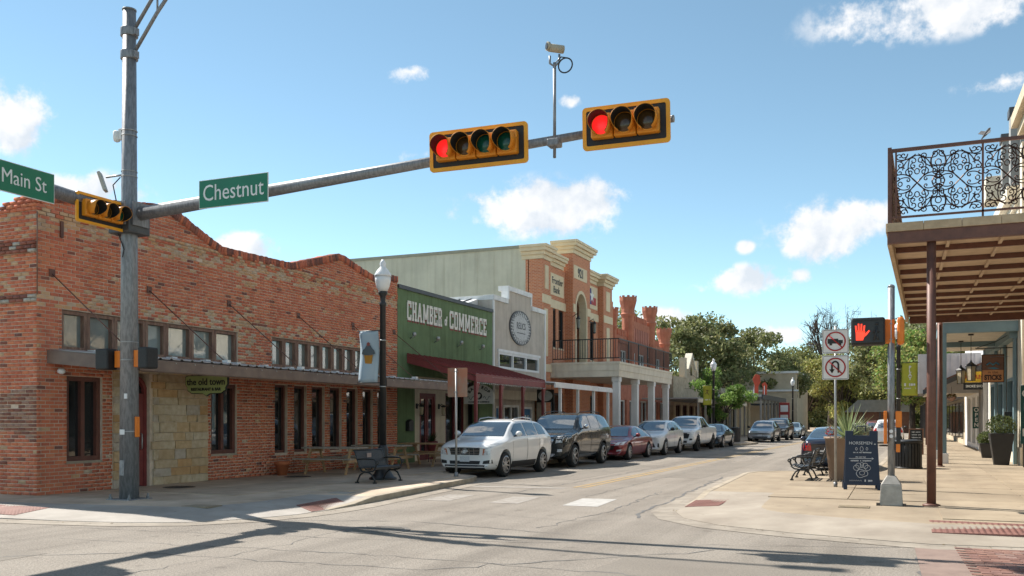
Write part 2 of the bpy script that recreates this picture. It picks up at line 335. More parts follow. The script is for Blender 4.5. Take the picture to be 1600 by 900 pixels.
def wall_cells(mb, X0, X1, y0, y1, z0, z1, ops):       # a wall slab between X0 and X1 with rectangular openings (ya, yb, za, zb)
    ys = sorted(set([y0, y1]+[min(max(t, y0), y1) for o in ops for t in o[:2]]))
    for a, b in zip(ys, ys[1:]):
        if b-a < 1e-6: continue
        m = (a+b)/2; segs = sorted((max(o[2], z0), min(o[3], z1)) for o in ops if o[0] < m < o[1]); z = z0
        for s0, s1 in segs:
            if s0 > z+1e-6: mb.box(X0, X1, a, b, z, s0)
            z = max(z, s1)
        if z < z1-1e-6: mb.box(X0, X1, a, b, z, z1)
    return mb
def window(parent, X, y0, y1, z0, z1, n=1, fw=.06, fmat=None, gmat=None, rows=1, sill=None, depth=.1, name='window'):
    """window in a wall facing +X: frame members proud of a recessed pane"""
    fm = fmat or brown_wood; mb = MB()
    mb.box(X-depth, X, y0, y0+fw, z0, z1); mb.box(X-depth, X, y1-fw, y1, z0, z1)
    mb.box(X-depth, X-.002, y0+fw, y1-fw, z1-fw, z1); mb.box(X-depth, X-.002, y0+fw, y1-fw, z0, z0+fw)
    w = (y1-y0-fw)/n
    for k in range(1, n): mb.box(X-depth, X-.004, y0+w*k, y0+w*k+fw, z0+fw, z1-fw)
    o = mb.build(name, fm, parent)
    for k in range(n):
        h = (z1-z0-2*fw)/rows
        for r in range(rows):
            p = MB().box(X-depth+.01, X-depth+.03, y0+fw+w*k-.01, y0+w*(k+1)+.01, z0+fw+h*r-(0 if r else .01), z0+fw+h*(r+1)-(.03 if r < rows-1 else -.01)).build('pane', gmat or win_glass, o)
    if sill: bx('sill', sill, o, X-.02, X+.06, y0-.05, y1+.05, z0-.07, z0-.003)
    return o
# ------------------------------------------------------------------ ground, roads, pavements
def sheet(name, pts, z, mat, parent=None, kind='structure'):
    o = MB().add([(x, y, z) for x, y in pts], [tuple(range(len(pts)))]).build(name, mat, parent, recalc=False)
    me = o.data
    if me.polygons[0].normal.z < 0: me.flip_normals()
    if parent is None: setp(o, kind=kind)
    return o
earth = M('dry_earth', (.17, .15, .09), (.10, .11, .05), .2, .95)
sheet('ground', [(-2500, -2500), (2500, -2500), (2500, 2500), (-2500, 2500)], -.03, earth)
road = sheet('road', [(-150, -40), (120, -40), (120, 420), (-150, 420)], 0, asphalt)
def normals2(P):
    out = []
    for i in range(len(P)):
        a = Vector(P[max(i-1, 0)][:2]); b = Vector(P[min(i+1, len(P)-1)][:2]); t = (b-a).normalized(); out.append(Vector((-t.y, t.x)))
    return out
def sidewalk(name, E, side, far, mat, off=1.5, zt=.13, rmat=None):
    N = [n*side for n in normals2(E)]
    I = [(e[0]+n.x*off, e[1]+n.y*off) for e, n in zip(E, N)]
    body = MB(); ramp = MB(); kerb = MB(); gut = MB()
    for i in range(len(E)-1):
        a, b = E[i], E[i+1]; hi = min(a[2], b[2]) >= .1
        vs = [(a[0], a[1], a[2]), (b[0], b[1], b[2]), (*I[i+1], zt), (*I[i], zt)]
        (body if hi else ramp).add(vs, [(0, 1, 2, 3)])
        (body if hi else ramp).add([(a[0], a[1], -.06), (b[0], b[1], -.06), (b[0], b[1], b[2]), (a[0], a[1], a[2])], [(0, 1, 2, 3)])
        w, na, nb = .16, N[i], N[i+1]
        if max(a[2], b[2]) >= .04:
            A0, B0 = (a[0]-na.x*.008, a[1]-na.y*.008), (b[0]-nb.x*.008, b[1]-nb.y*.008); A1, B1 = (a[0]+na.x*w, a[1]+na.y*w), (b[0]+nb.x*w, b[1]+nb.y*w)
            ha, hb = a[2]+.006, b[2]+.006
            kerb.hexa([(*A0, -.05), (*B0, -.05), (*B1, -.05), (*A1, -.05), (*A0, ha), (*B0, hb), (*B1, hb+.004), (*A1, ha+.004)])
        g = .45
        gut.add([(a[0]-na.x*.006, a[1]-na.y*.006, .010), (b[0]-nb.x*.006, b[1]-nb.y*.006, .010), (b[0]-nb.x*g, b[1]-nb.y*g, .006), (a[0]-na.x*g, a[1]-na.y*g, .006)], [(0, 1, 2, 3)])
    poly = [(*p, zt) for p in I]+[(*p, zt) for p in far]
    body.add(poly, [tuple(range(len(poly)))])
    o = body.build(name, mat); setp(o, kind='structure')
    ramp.build('corner_ramp', rmat or conc_grey, o); kerb.build('kerb', conc_kerb, o, bevel=.02); gut.build('gutter', conc_gut, o)
    return o
EL = [(-90, 10.3, .12), (-17.5, 10.5, .12), (-15.8, 10.6, .08), (-14.4, 10.75, .03), (-12.74, 10.98, .016), (-11.55, 11.2, .016), (-10.7, 11.62, .016), (-10.1, 12.4, .016), (-9.8, 13.3, .016), (-9.72, 14.2, .02),
      (-9.75, 15.1, .05), (-9.85, 16, .12), (-10.05, 18, .13), (-10.32, 20.5, .13), (-10.5, 22, .13), (-10.75, 22.8, .13), (-11.4, 23.3, .13), (-12.1, 23.7, .13), (-12.5, 24.6, .13), (-12.45, 26, .13), (-11.5, 52, .13), (-11.2, 58.2, .13),
      (-10.6, 59.2, .13), (-9.4, 59.8, .13), (-8.9, 61, .13), (-8.8, 64, .13), (-9.6, 65.3, .13), (-10.5, 66, .13), (-10.4, 68, .13), (-8.5, 128, .13), (-8.5, 180, .13)]
swl = sidewalk('pavement', EL, 1, [(-90, 180)], conc_left)
ER = [(4.5, 180, .13), (1.6, 110, .13), (.3, 70, .13), (-.55, 36, .13), (-.7, 31.2, .13), (-.95, 29.9, .13), (-1.8, 29.1, .13), (-3.3, 28.6, .13), (-3.95, 28, .13), (-4.15, 27, .13), (-4.0, 23, .13), (-3.9, 20, .13), (-3.85, 18.9, .06), (-3.8, 17.6, .02),
      (-3.72, 16.4, .016), (-3.35, 15.4, .016), (-2.6, 14.6, .016), (-1.4, 14.02, .016), (0, 13.6, .016), (.42, 13.5, .016), (1.9, 13.65, .016), (2.8, 13.75, .05), (3.8, 13.85, .12), (70, 14.8, .12)]
swr = sidewalk('pavement', ER, 1, [(70, 180)], conc_tan, rmat=M('ramp_tan', (.36, .31, .25), (.29, .245, .195), 1.6, .88, bump=.2, bsc=45, dirt=.5, spots=.5))
# cast slabs with open joints
def slabs(sw, mats, xs, y0, y1, step, ztop, drift=0., skip=lambda x, y: False):
    rr = random.Random(9); cache = {}
    y = y0
    while y < y1:
        for xa, xb in zip(xs, xs[1:]):
            sh = drift*(y-y0); xc, yc = (xa+xb)/2+sh, y+step/2
            if skip(xc, yc): continue
            k = (round(xb-xa, 2), rr.randrange(len(mats)))
            if k not in cache: cache[k] = MB().box(-(xb-xa)/2+.009, (xb-xa)/2-.009, -step/2+.009, step/2-.009, -.05, 0).mesh('slab', mats[k[1]])
            o = link('slab', cache[k], sw); o.location = (xc, yc, ztop+rr.uniform(-.0015, .0015)); o.rotation_euler = (rr.gauss(0, .0006), rr.gauss(0, .0006), 0)
        y += step
def tint(nm, c, c2, f, **k): return M(nm, [q*f for q in c], [q*f for q in c2], 1.3, .88, bump=.18, bsc=45, **k)
tan_v = [tint('slab_tan_%s' % n_, (.365, .292, .203), (.30, .235, .162), f, dirt=.45, spots=.55, track=.35) for n_, f in (('light', 1.05), ('mid', 1.), ('dark', .93))]
worn_v = [tint('slab_worn_%s' % n_, (.58, .46, .345), (.46, .36, .265), f, dirt=.6, spots=.6) for n_, f in (('light', 1.05), ('mid', .98), ('dark', .9))]
slabs(swr, tan_v, [.64, 2.25, 3.9], 15.75, 62, 1.8, .142, .012)
slabs(swr, tan_v, [-2.42, -.9, .63], 18.9, 27, 1.62, .142)
slabs(swl, worn_v, [-16.15, -14.3, -12.5], 14.9, 60, 1.85, .142)
slabs(swl, worn_v, [-12.48, -10.95], 16.75, 22, 1.75, .142)
# tactile pads with rows of domes
bpy.context.view_layer.update()
def ground_bvh(objs):
    V = []; F = []
    for o in objs:
        k = len(V); V += [v.co.copy() for v in o.data.vertices]; F += [tuple(i+k for i in p.vertices) for p in o.data.polygons]
    return BVHTree.FromPolygons(V, F)
GB = ground_bvh([o for s_ in (swl, swr) for o in [s_]+[c for c in s_.children if c.name.startswith('corner_ramp')]])
def gz(x, y):
    h = GB.ray_cast(Vector((x, y, 3)), Vector((0, 0, -1)))[0]; return h.z if h else 0.
def pad(parent, P, zs, nx, ny):
    P = [Vector((p[0], p[1], gz(*p)+.009)) for p in P]
    mb = MB(); mb.hexa([tuple(p-Vector((0, 0, .04))) for p in P]+[tuple(p) for p in P])
    for i in range(nx):
        for j in range(ny):
            u, v = (i+.5)/nx, (j+.5)/ny; q = P[0].lerp(P[1], u).lerp(P[3].lerp(P[2], u), v)
            mb.lathe([(.022, -.01), (.022, .002), (.012, .005)], q, 6, False)
    mb.build('tactile_pad', pad_red, parent)
pad(swl, [(-10.45, 14.2), (-9.78, 13.75), (-9.72, 15.0), (-10.4, 15.45)], [.135, .075, .10, .142], 10, 18)
pad(swl, [(-15.9, 10.95), (-14.0, 11.05), (-14.1, 11.85), (-15.95, 11.75)], [.12, .075, .125, .145], 24, 10)
pad(swr, [(-3.75, 17.3), (-3.1, 17.25), (-3.1, 18.55), (-3.78, 18.45)], [.04, .1, .115, .08], 10, 18)
pad(swr, [(.45, 14.3), (3.2, 14.35), (3.2, 15.35), (.45, 15.5)], [.13, .13, .15, .15], 34, 12)
# brick paved crossing at the near right
border = setp(sheet('crossing_border', [(.28, 8), (.86, 8), (.72, 13.4), (.2, 13.38)], .006, M('border_concrete', (.26, .185, .15), (.20, .14, .115), 3, .9, bump=.2)), kind='structure')
pv = setp(sheet('paver_bed', [(.86, 8), (6, 8), (6, 13.5), (.72, 13.4)], .005, M('paver_sand', (.20, .15, .12), None, 5, .95)), kind='structure')
pcol = [(.27, .135, .10), (.22, .11, .085), (.31, .17, .13), (.19, .10, .08), (.29, .19, .16), (.25, .135, .11)]
pm = [colored_box_mesh('paver', (.205, .098, .05), c, paver_m) for c in pcol]
y = 10.35; r_ = 0
while y < 13.25:
    x0 = .84-.0255*(y-8)+(.055 if r_ % 2 else .16)
    for k in range(9):
        o = link('paver', random.choice(pm), pv); o.location = (x0+k*.213+.03, y, -.011+random.uniform(-.003, .004)); o.rotation_euler = (random.gauss(0, .012), random.gauss(0, .012), random.gauss(0, .012))
    y += .107; r_ += 1
# road paint, covers, cracks
def quad_paint(name, P, m, z=.004): return sheet(name, P, z, m, road)
quad_paint('crossing_bar', [(-6.08, 16.85), (-5.36, 16.87), (-5.48, 18.62), (-6.22, 18.52)], white_line)
for x in (-7.65, -9.2): quad_paint('crossing_bar', [(x, 16.8), (x+.62, 16.85), (x+.5, 18.4), (x-.12, 18.35)], white_worn)
quad_paint('stop_line', [(-10.1, 20.6), (-7.5, 20.9), (-7.52, 21.25), (-10.12, 20.95)], white_worn)
for dx in (-.13, .1):
    quad_paint('centre_line', [(-7.33+dx, 21.4), (-7.22+dx, 21.4), (-6.75+dx, 52), (-6.86+dx, 52)], yellow_line)
    quad_paint('centre_line', [(-6.86+dx, 52), (-6.75+dx, 52), (-5.3+dx, 130), (-5.41+dx, 130)], yellow_line)
for k in range(5): quad_paint('parking_mark', [(-10.15+.033*6*k, 29+6*k), (-9.6+.033*6*k, 29+6*k), (-9.6+.033*6*k, 29.1+6*k), (-10.15+.033*6*k, 29.1+6*k)], white_worn)
def cover(name, x, y, r, z, parent, m=iron):
    mb = MB(); mb.lathe([(r, -.03), (r, .004), (r*.9, .006)], (x, y, z), 24, False)
    for k in range(-3, 4):
        w = math.sqrt(max(0, (r*.8)**2-(k*r*.22)**2)); mb.box(x-w, x+w, y+k*r*.22-.02, y+k*r*.22+.02, z+.002, z+.012)
    mb.build(name, m, parent)
worn_iron = M('worn_iron', (.20, .18, .155), (.13, .115, .10), 9, .7, .3, bump=.3)
cover('manhole_cover', -7.35, 12.04, .5, .003, road, worn_iron)
cover('manhole_cover', -15.15, 16.18, .36, .143, swl); cover('manhole_cover', -14.97, 20.4, .36, .143, swl)
def hatch(parent, x, y, z, sx, sy, m):
    mb = MB().box(x-sx, x+sx, y-sy, y+sy, z-.02, z+.003); mb.box(x-sx*.86, x+sx*.86, y-sy*.8, y+sy*.8, z, z+.007); mb.build('access_cover', m, parent, bevel=.003)
hatch(swl, -11.6, 12.95, .135, .3, .2, conc_tan); hatch(swl, -10.9, 16.4, .139, .25, .18, conc_grey)
hatch(swr, -.72, 17.35, .139, .26, .2, M('brown_cover', (.23, .18, .11), (.17, .13, .08), 8, .85))
def patch(pts, m, z=.0025, seed=1):
    rr = random.Random(seed); P = []
    for (a, b) in zip(pts, pts[1:]+pts[:1]):
        a, b = Vector(a), Vector(b)
        for k in range(6): q = a.lerp(b, k/6)+Vector((rr.gauss(0, .02), rr.gauss(0, .02))); P.append((q.x, q.y))
    sheet('road_patch', P, z, m, road)
asp2 = M('asphalt_repair', (.27, .235, .195), (.15, .13, .107), 45, .92, bump=.6, bsc=80, dirt=.3, lo=.25, hi=.75)
patch([(-9.6, 24), (-8.3, 24.1), (-8.1, 33), (-9.4, 33)], asp2, seed=2); patch([(-3.2, 9.2), (-.6, 9.4), (-.7, 11.1), (-3.1, 10.9)], asp2, seed=3); patch([(-6.6, 26), (-5.2, 26), (-5.0, 36), (-6.4, 36)], asp2, seed=4); patch([(-11.6, 7.2), (-9.9, 7.2), (-9.9, 8.3), (-11.5, 8.4)], asp2, seed=5)
def crack(pts, w=.018, seed=1):
    rr = random.Random(seed); P = [Vector(pts[0])]
    for a, b in zip(pts, pts[1:]):
        a, b = Vector(a), Vector(b); n = max(2, int((b-a).length/.22))
        for k in range(1, n+1): P.append(a.lerp(b, k/n)+Vector((rr.gauss(0, .035), rr.gauss(0, .035))))
    L = []; Rr = []
    for i, p in enumerate(P):
        t = (P[min(i+1, len(P)-1)]-P[max(i-1, 0)]).normalized(); n = Vector((-t.y, t.x))*w*rr.uniform(.3, 1.2); L.append((p.x-n.x, p.y-n.y, .0045)); Rr.append((p.x+n.x, p.y+n.y, .0045))
    m = len(P); MB().add(L+Rr, [(i, i+1, m+i+1, m+i) for i in range(m-1)]).build('crack', tar, road)
crack([(-4.1, 15.2), (-4.35, 16.2), (-4.3, 18.5), (-4.55, 22), (-4.7, 27)], .034, 3)
crack([(-13, 5.5), (-9, 8.8), (-5, 9.0), (-2.2, 11.8)], .014, 21); crack([(-5.2, 13.2), (-4.9, 16), (-5.1, 21)], .014, 22); crack([(-10.2, 12.2), (-7.5, 13.3), (-4.4, 12.6)], .013, 23); crack([(-8.2, 18.6), (-7.9, 26), (-7.4, 44)], .014, 24)
crack([(-9, 14.6), (-7, 14.9), (-5, 14.4), (-4.2, 15.0)], .008, 4)
crack([(-6.3, 19), (-6.2, 30), (-5.8, 48)], .010, 5); crack([(-9.2, 17), (-8.9, 32)], .009, 6)
crack([(-11, 9.4), (-6, 9.8), (-1.5, 9.6), (3, 10.0)], .012, 7); crack([(.2, 13.3), (.27, 11), (.3, 8.6)], .02, 8)
crack([(-12, 10.4), (-7, 11.0), (-2, 12.4), (.1, 13.1)], .009, 9); crack([(-8, 6), (-7.6, 9.5), (-7.9, 12)], .008, 11)

# ------------------------------------------------------------------ brick corner restaurant
BX, B0, B1 = -16.2, 13.3, 27.85
T = thing('brick_restaurant', 'old red brick corner restaurant with wavy parapet and long low awning', 'building', (BX, B0, 0))
T.location = (0, 0, 0)
PROF = [(13.3, 6.40), (15.0, 6.57), (16.4, 6.80), (16.95, 6.86), (17.3, 6.76), (18.8, 6.20), (20.2, 6.21), (21.77, 6.24), (22.9, 6.55), (24.15, 6.90), (24.45, 6.91), (25.34, 6.70), (26.9, 6.42), (27.28, 6.44), (27.3, 6.70), (27.85, 6.72)]
def prof(y):
    for (a, za), (b, zb) in zip(PROF, PROF[1:]):
        if a <= y <= b: return za+(zb-za)*(y-a)/(b-a)
    return PROF[0][1] if y < PROF[0][0] else PROF[-1][1]
nwin = [(21.03, 21.60), (21.92, 22.53), (22.80, 23.45), (23.74, 24.37), (24.66, 25.30), (25.61, 26.24), (26.53, 27.12)]
ops = [(13.92, 19.46, 3.16, 4.02), (20.89, 26.98, 3.18, 4.02), (14.04, 14.97, .80, 2.62), (18.43, 19.42, .80, 2.62)]+[(a, b, .74, 2.68) for a, b in nwin]
stone_zone = (15.25, 18.30, .10, 3.02); door_op = (15.5, 16.36, .10, 2.78)
w = MB(); wall_cells(w, BX-.32, BX-.012, B0+.012, B1, .05, 6.1, ops+[door_op])
w.prism([(B0+.012, 6.1)]+[(y, z-.04) for y, z in PROF][1:-1]+[(B1, 6.68), (B1, 6.1)], 'x', BX-.32, BX-.012)
w.box(-19.5, BX-.32, B0+.012, B0+.3, .05, 6.0); w.box(-45, -19.5, B0, B0+.3, .05, 6.0)
w.build('wall', mortar, T)
bx('roof', roof_grey, T, -45, BX-.33, B0+.31, B1-.02, .1, 5.6)
rd = random.Random(11)
PAL = [(.70, .215, .11), (.67, .20, .105), (.72, .24, .12), (.62, .18, .10), (.69, .225, .13), (.57, .165, .095), (.73, .265, .14), (.65, .205, .115)]
TAN = [(.70, .46, .28), (.64, .42, .26), (.66, .39, .21), (.62, .47, .34)]
DRK = [(.24, .10, .08), (.30, .11, .075), (.34, .13, .09)]
from mathutils import noise as mnoise
def bcol(s, z, side):
    n = mnoise.noise(Vector((s*.55, z*.8, 3.1+side))); n2 = mnoise.noise(Vector((s*1.7, z*2.3, 9.+side)))
    tan = .012+max(0, n2-.34)*.5
    if not side:
        if 5.62 < z < 6.02: tan = .6
        elif 4.05 < z < 4.42: tan = .34
        elif 19.5 < s < 20.15 and z > 3: tan = .35+.25*n2
        if z > prof(s)-.18: return rd.choice(DRK+PAL[3:6])
    else:
        if 5.15 < z < 5.34 or 4.14 < z < 4.26: return rd.choice(DRK) if rd.random() < .8 else (.5, .47, .42)
        if 4.3 < z < 5.1: tan = .1
        if z < 4.1 and n > .12: return rd.choice([(.34, .14, .09), (.40, .24, .18), (.26, .11, .08)])
        if 5.6 < z < 6.0: tan = .3
    if rd.random() < tan: return rd.choice(TAN)
    if rd.random() < .04+max(0, -n)*.10: return rd.choice(DRK+[PAL[3]])
    return rd.choice(PAL)
CH, BL = .078, .214
front = []; 
def inside(y, z, o, m=.0): return o[0]-m < y < o[1]+m and o[2]-m < z < o[3]+m
allb = []     # (centre, facing, length, colour, proud)
opsx = ops+[stone_zone]
row = 0; z = .13+CH/2
while z < 7.0:
    s = B0+.005-(BL/2 if row % 2 else 0)
    # intervals free of openings in this course
    cuts = sorted([(o[0], o[1]) for o in opsx if o[2]-.035 < z < o[3]+.035])
    free = []; p = B0
    for a, b in cuts:
        if a > p: free.append((p, a))
        p = max(p, b)
    if p < B1: free.append((p, B1))
    for a, b in free:
        y = a-(BL*.5 if row % 2 else 0)
        while y < b-.02:
            y0 = max(y, a)+.011; y1 = min(y+BL, b)-.011
            yc = (y0+y1)/2
            if y1-y0 > .03 and z < prof(yc)-.17:
                pr = .028 if 5.94 < z < 6.02 else 0
                allb.append((Vector((BX, yc, z)), 0, y1-y0, bcol(yc, z, 0), pr+rd.gauss(0, .0035)))
            y += BL
    if z < 6.36:
        x = BX-(0 if row % 2 else BL/2)-.0; lim = -19.5; top = lambda xx: 6.36 if xx > -16.95 else (6.22 if xx > -17.25 else 6.1)
        x1 = BX-.004
        while x1 > lim:
            x0 = x1-(BL if not (x1 > BX-.01 and row % 2) else BL/2)
            xc = (x0+x1)/2
            if z < top(xc)-.03:
                pr = .05 if (5.16 < z < 5.34 or 4.14 < z < 4.26) else (.03 if z > 5.95 else 0)
                allb.append((Vector((xc, B0, z)), 1, x1-x0-.02, bcol(xc, z, 1), pr+rd.gauss(0, .004)))
            x1 = x0
    z += CH; row += 1
def score(b):
    c, sd, L, col, pr = b; d = -c.x*math.sin(TH)+c.y*math.cos(TH); xx = c.x*math.cos(TH)+c.y*math.sin(TH); u = 800+FP*xx/d; v = VH-FP*(c.z-HC)/d
    if u < 4 or v < 4 or L < .15: return 0
    cosf = abs((c.x if sd == 0 else c.y))/math.hypot(c.x, c.y)
    vis = .2 if (sd == 0 and c.z < 3.1 and c.y > 15.4) else 1
    return cosf/d**2*L*vis
allb.sort(key=score, reverse=True)
near, rest = allb[:300], allb[300:]
bmesh_cache = {}
for c, sd, L, col, pr in near:
    key = (round(L, 2), tuple(round(q, 2) for q in col))
    if key not in bmesh_cache: bmesh_cache[key] = colored_box_mesh('brick', (.11, L, .062), col, brick_m)
    o = link('brick', bmesh_cache[key], T)
    if sd == 0: o.location = (c.x-.055+pr, c.y, c.z); o.rotation_euler = (rd.gauss(0, .008), 0, rd.gauss(0, .006))
    else: o.location = (c.x, c.y+.055-pr, c.z); o.rotation_euler = (rd.gauss(0, .006), rd.gauss(0, .008), R(90))
Bx = []; Cc = []
for c, sd, L, col, pr in rest:
    h = .0305+rd.gauss(0, .001); t = rd.gauss(0, .006)
    if sd == 0: Bx.append((c+Vector((-.08+pr, -L/2, -h-t*L/2)), (.08, 0, 0), (0, L, t*L), (0, 0, 2*h)))
    else: Bx.append((c+Vector((-L/2, -pr, -h)), (L, 0, t*L), (0, .08, 0), (0, 0, 2*h)))
    Cc.append(col)
# sloping soldier-course coping on the gables
for (a, za), (b, zb) in zip(PROF, PROF[1:]):
    L = math.hypot(b-a, zb-za); n = max(1, int(L/.088)); e = Vector((0, b-a, zb-za))/L; nn = Vector((0, -(zb-za), b-a))/L
    if abs(b-a) < .05: continue
    for k in range(n):
        p = Vector((BX, a, za))+e*(L*k/n)-nn*.21
        Bx.append((p+Vector((-.36, 0, 0)), (.36+.035+rd.gauss(0, .006), 0, 0), e*(L/n-.012), nn*(.205+rd.gauss(0, .008)))); Cc.append(rd.choice(DRK+[PAL[3], PAL[5], PAL[0]]))
setp(boxes('brickwork', [[tuple(q) for q in r] for r in Bx], Cc, brick_m, T), kind='stuff')
# stone panel round the door
row = .13; srng = random.Random(4)
SP = [(.58, .44, .29), (.62, .50, .35), (.54, .40, .25), (.64, .53, .39), (.58, .36, .18), (.54, .46, .38), (.62, .44, .26)]
while row < 2.96:
    h = min(srng.choice([.15, .2, .2, .25, .17]), 2.985-row)
    if h < .05: break
    y = stone_zone[0]+.01
    while y < stone_zone[1]-.05:
        L = min(srng.uniform(.25, .75), stone_zone[1]-.01-y)
        if stone_zone[1]-.01-(y+L) < .12: L = stone_zone[1]-.01-y
        y0, y1 = y, y+L
        if row+h/2 < 2.72:            # leave the door free
            if y0 < door_op[1] and y1 > door_op[0]:
                if y0 < door_op[0]-.06: y1 = door_op[0]-.06
                elif y1 > door_op[1]+.08: y0 = door_op[1]+.08
                else: y += L; continue
        if y1-y0 > .06:
            me = colored_box_mesh('stone', (.1, y1-y0-.016, h-.014), srng.choice(SP), stone_m)
            for vv in me.vertices: vv.co += Vector((srng.gauss(0, .004), srng.gauss(0, .003), srng.gauss(0, .003)))
            o = link('stone', me, T); o.location = (BX-.03+srng.uniform(0, .03), (y0+y1)/2, row+h/2)
        y += L
    row += h
# arched entrance door
dm = MB(); y0, y1, zs = door_op[0]-.02, door_op[1]+.02, 2.32
arc = [(y0+(y1-y0)/2*(1-math.cos(PI*k/10)), zs+.42*math.sin(PI*k/10)) for k in range(11)]
outer = [(y0, .13)]+arc+[(y1, .13)]
inn = [(y0+.1, .13)]+[((y-(y0+y1)/2)*.78+(y0+y1)/2, zs+(q-zs)*.8) for y, q in arc]+[(y1-.1, .13)]
n = len(outer); vs = [(BX-.1, *p) for p in outer]+[(BX-.1, *p) for p in inn]+[(BX-.22, *p) for p in outer]+[(BX-.22, *p) for p in inn]
dm.add(vs, [(k, k+1, n+k+1, n+k) for k in range(n-1)]+[(n+k, n+k+1, 3*n+k+1, 3*n+k) for k in range(n-1)]+[(k, k+1, 2*n+k+1, 2*n+k) for k in range(n-1)])
door = dm.build('door', red_trim, T); MB().prism(inn, 'x', BX-.2, BX-.18).build('pane', win_glass, door)
MB().box(BX-.17, BX-.12, y0+.1, y0+.2, .14, 2.3).box(BX-.17, BX-.12, y1-.24, y1-.1, .14, 2.3).box(BX-.17, BX-.125, y0+.2, y1-.24, .14, .55).build('door_leaf', red_trim, door)
MB().tube([(BX-.10, y1-.2, 1.0), (BX-.06, y1-.2, 1.02), (BX-.06, y1-.2, 1.35), (BX-.10, y1-.2, 1.37)], .014, 6).build('handle', steel_l, door)
# windows
t1 = [13.92, 14.60, 15.36, 16.27, 16.92, 17.78, 18.60, 19.46]
for a, b in zip(t1, t1[1:]): window(T, BX-.05, a+.005, b-.005, 3.17, 4.01, 1, .075, worn_wood, old_glass, depth=.14)
t2 = [20.89+(26.98-20.89)*k/10 for k in range(11)]
for a, b in zip(t2, t2[1:]): window(T, BX-.05, a+.005, b-.005, 3.19, 4.01, 1, .075, worn_wood, old_glass, depth=.14)
for a, b in ((14.04, 14.97), (18.43, 19.42)): window(T, BX-.07, a+.003, b-.003, .80, 2.62, 2, .1, brown_wood, win_glass, sill=conc_kerb, depth=.12)
for a, b in nwin: window(T, BX-.1, a+.003, b-.003, .74, 2.68, 1, .07, brown_wood, win_glass, sill=conc_kerb, depth=.1)
# low awning: corrugated sheet, fascia, rods
aw = MB(); YA, YB = 13.62, 28.35; XO = -13.72; k = 0; y = YA; pts = []
while y < YB:
    pts += [(y, 0), (y+.2, 0), (y+.225, .03), (y+.275, .03)]; y += .3
vs = []
for X, zz in ((BX-.0, 3.155), (XO-.03, 2.93)):
    vs += [(X, p[0], zz+p[1]) for p in pts]
n = len(pts); aw.add(vs, [(i, i+1, n+i+1, n+i) for i in range(n-1)])
awo = aw.build('awning_roof', galv, T)
sl = awo.modifiers.new('solid', 'SOLIDIFY'); sl.thickness = .012
fa = MB().box(XO-.06, XO, YA-.02, 22.9, 2.66, 2.895).box(XO-.06, XO, 22.99, YB+.02, 2.66, 2.895)
fa.hexa([(BX, YA-.08, 2.86), (XO-.06, YA-.08, 2.63), (XO-.06, YA-.02, 2.63), (BX, YA-.02, 2.86), (BX, YA-.08, 3.14), (XO-.06, YA-.08, 2.905), (XO-.06, YA-.02, 2.905), (BX, YA-.02, 3.14)])
fa.build('fascia', awn_brown, T, bevel=.006)
bx('fascia_joint', black_m, T, XO-.05, XO-.02, 22.9, 22.99, 2.68, 2.87)
MB().hexa([(BX, YA, 2.86), (XO-.06, YA, 2.64), (XO-.06, YB, 2.64), (BX, YB, 2.86), (BX, YA, 2.88), (XO-.06, YA, 2.66), (XO-.06, YB, 2.66), (BX, YB, 2.88)]).build('soffit', awn_brown, T)
sc_ = MB()
for k in range(20): sc_.lathe([(.016, 0), (.012, .012)], (0, 0, 0), 6); 
sc_ = MB()
for k in range(26): sc_.box(XO, XO+.012, 14+k*.55, 14.025+k*.55, 2.84, 2.862)
sc_.build('fascia_screws', steel_l, T)
for y in (13.66, 16.33, 19.1, 22.1, 25.0, 27.6):
    rod = MB().cyl((BX-.01, y, 4.74), (XO-.2, y, 2.97), .012, n=6).box(BX-.01, BX+.02, y-.07, y+.07, 4.66, 4.82).build('tie_rod', rust_steel, T)
    bx('rod_bracket', white_paint, rod, XO-.28, XO-.12, y-.05, y+.05, 2.955, 3.03)
mbp = MB()
for k in range(12):
    y = 14.55+k*1.15; mbp.box(BX+.02, BX+.22, y, y+.16, 3.14, 3.2)
mbp.build('flashing_clips', white_paint, T)
bx('wall_bracket', rust_steel, T, BX, BX+.035, 13.86, 13.93, 5.52, 5.86)
MB().tube([(BX+.03, B0+.02-.03, 5.95), (BX+.03, B0-.01, 4.25)], .014, 6).build('conduit', worn_wood, T)
MB().lathe([(.02, -.02), (.075, .01), (.085, .06), (.05, .1)], (BX+.09, 13.82, 2.66), 10).build('wall_lamp', white_paint, T)
# hanging sign
sg = thing('hanging_sign', 'green carved restaurant board hung under the brick building awning', 'sign', (-15.27, 17.2, 2.52))
out = [(-.62, .19), (-.55, .22), (.55, .22), (.62, .24), (.62, .02), (.56, -.06), (.56, -.12), (.44, -.19), (.1, -.2), (0, -.25), (-.1, -.2), (-.44, -.19), (-.56, -.12), (-.56, -.06), (-.62, .02)]
sgm = M('sage_board', (.36, .40, .16), (.31, .35, .13), 5, .6)
MB().prism([(x*1.05, z*1.08) for x, z in out], 'y', .012, .05).build('edge', black_m, sg); MB().prism(out, 'y', -.012, .055).build('board', sgm, sg)
text('the old town', .225, sign_black, sg, fr_south(0, -.016, .07), off=.004, sx=.98); text('RESTAURANT & BAR', .098, sign_black, sg, fr_south(0, -.016, -.105), off=.004)
for x in (-.45, .45): MB().cyl((x, .02, .2), (x, .02, .42), .008, n=5).build('hanger', black_m, sg)
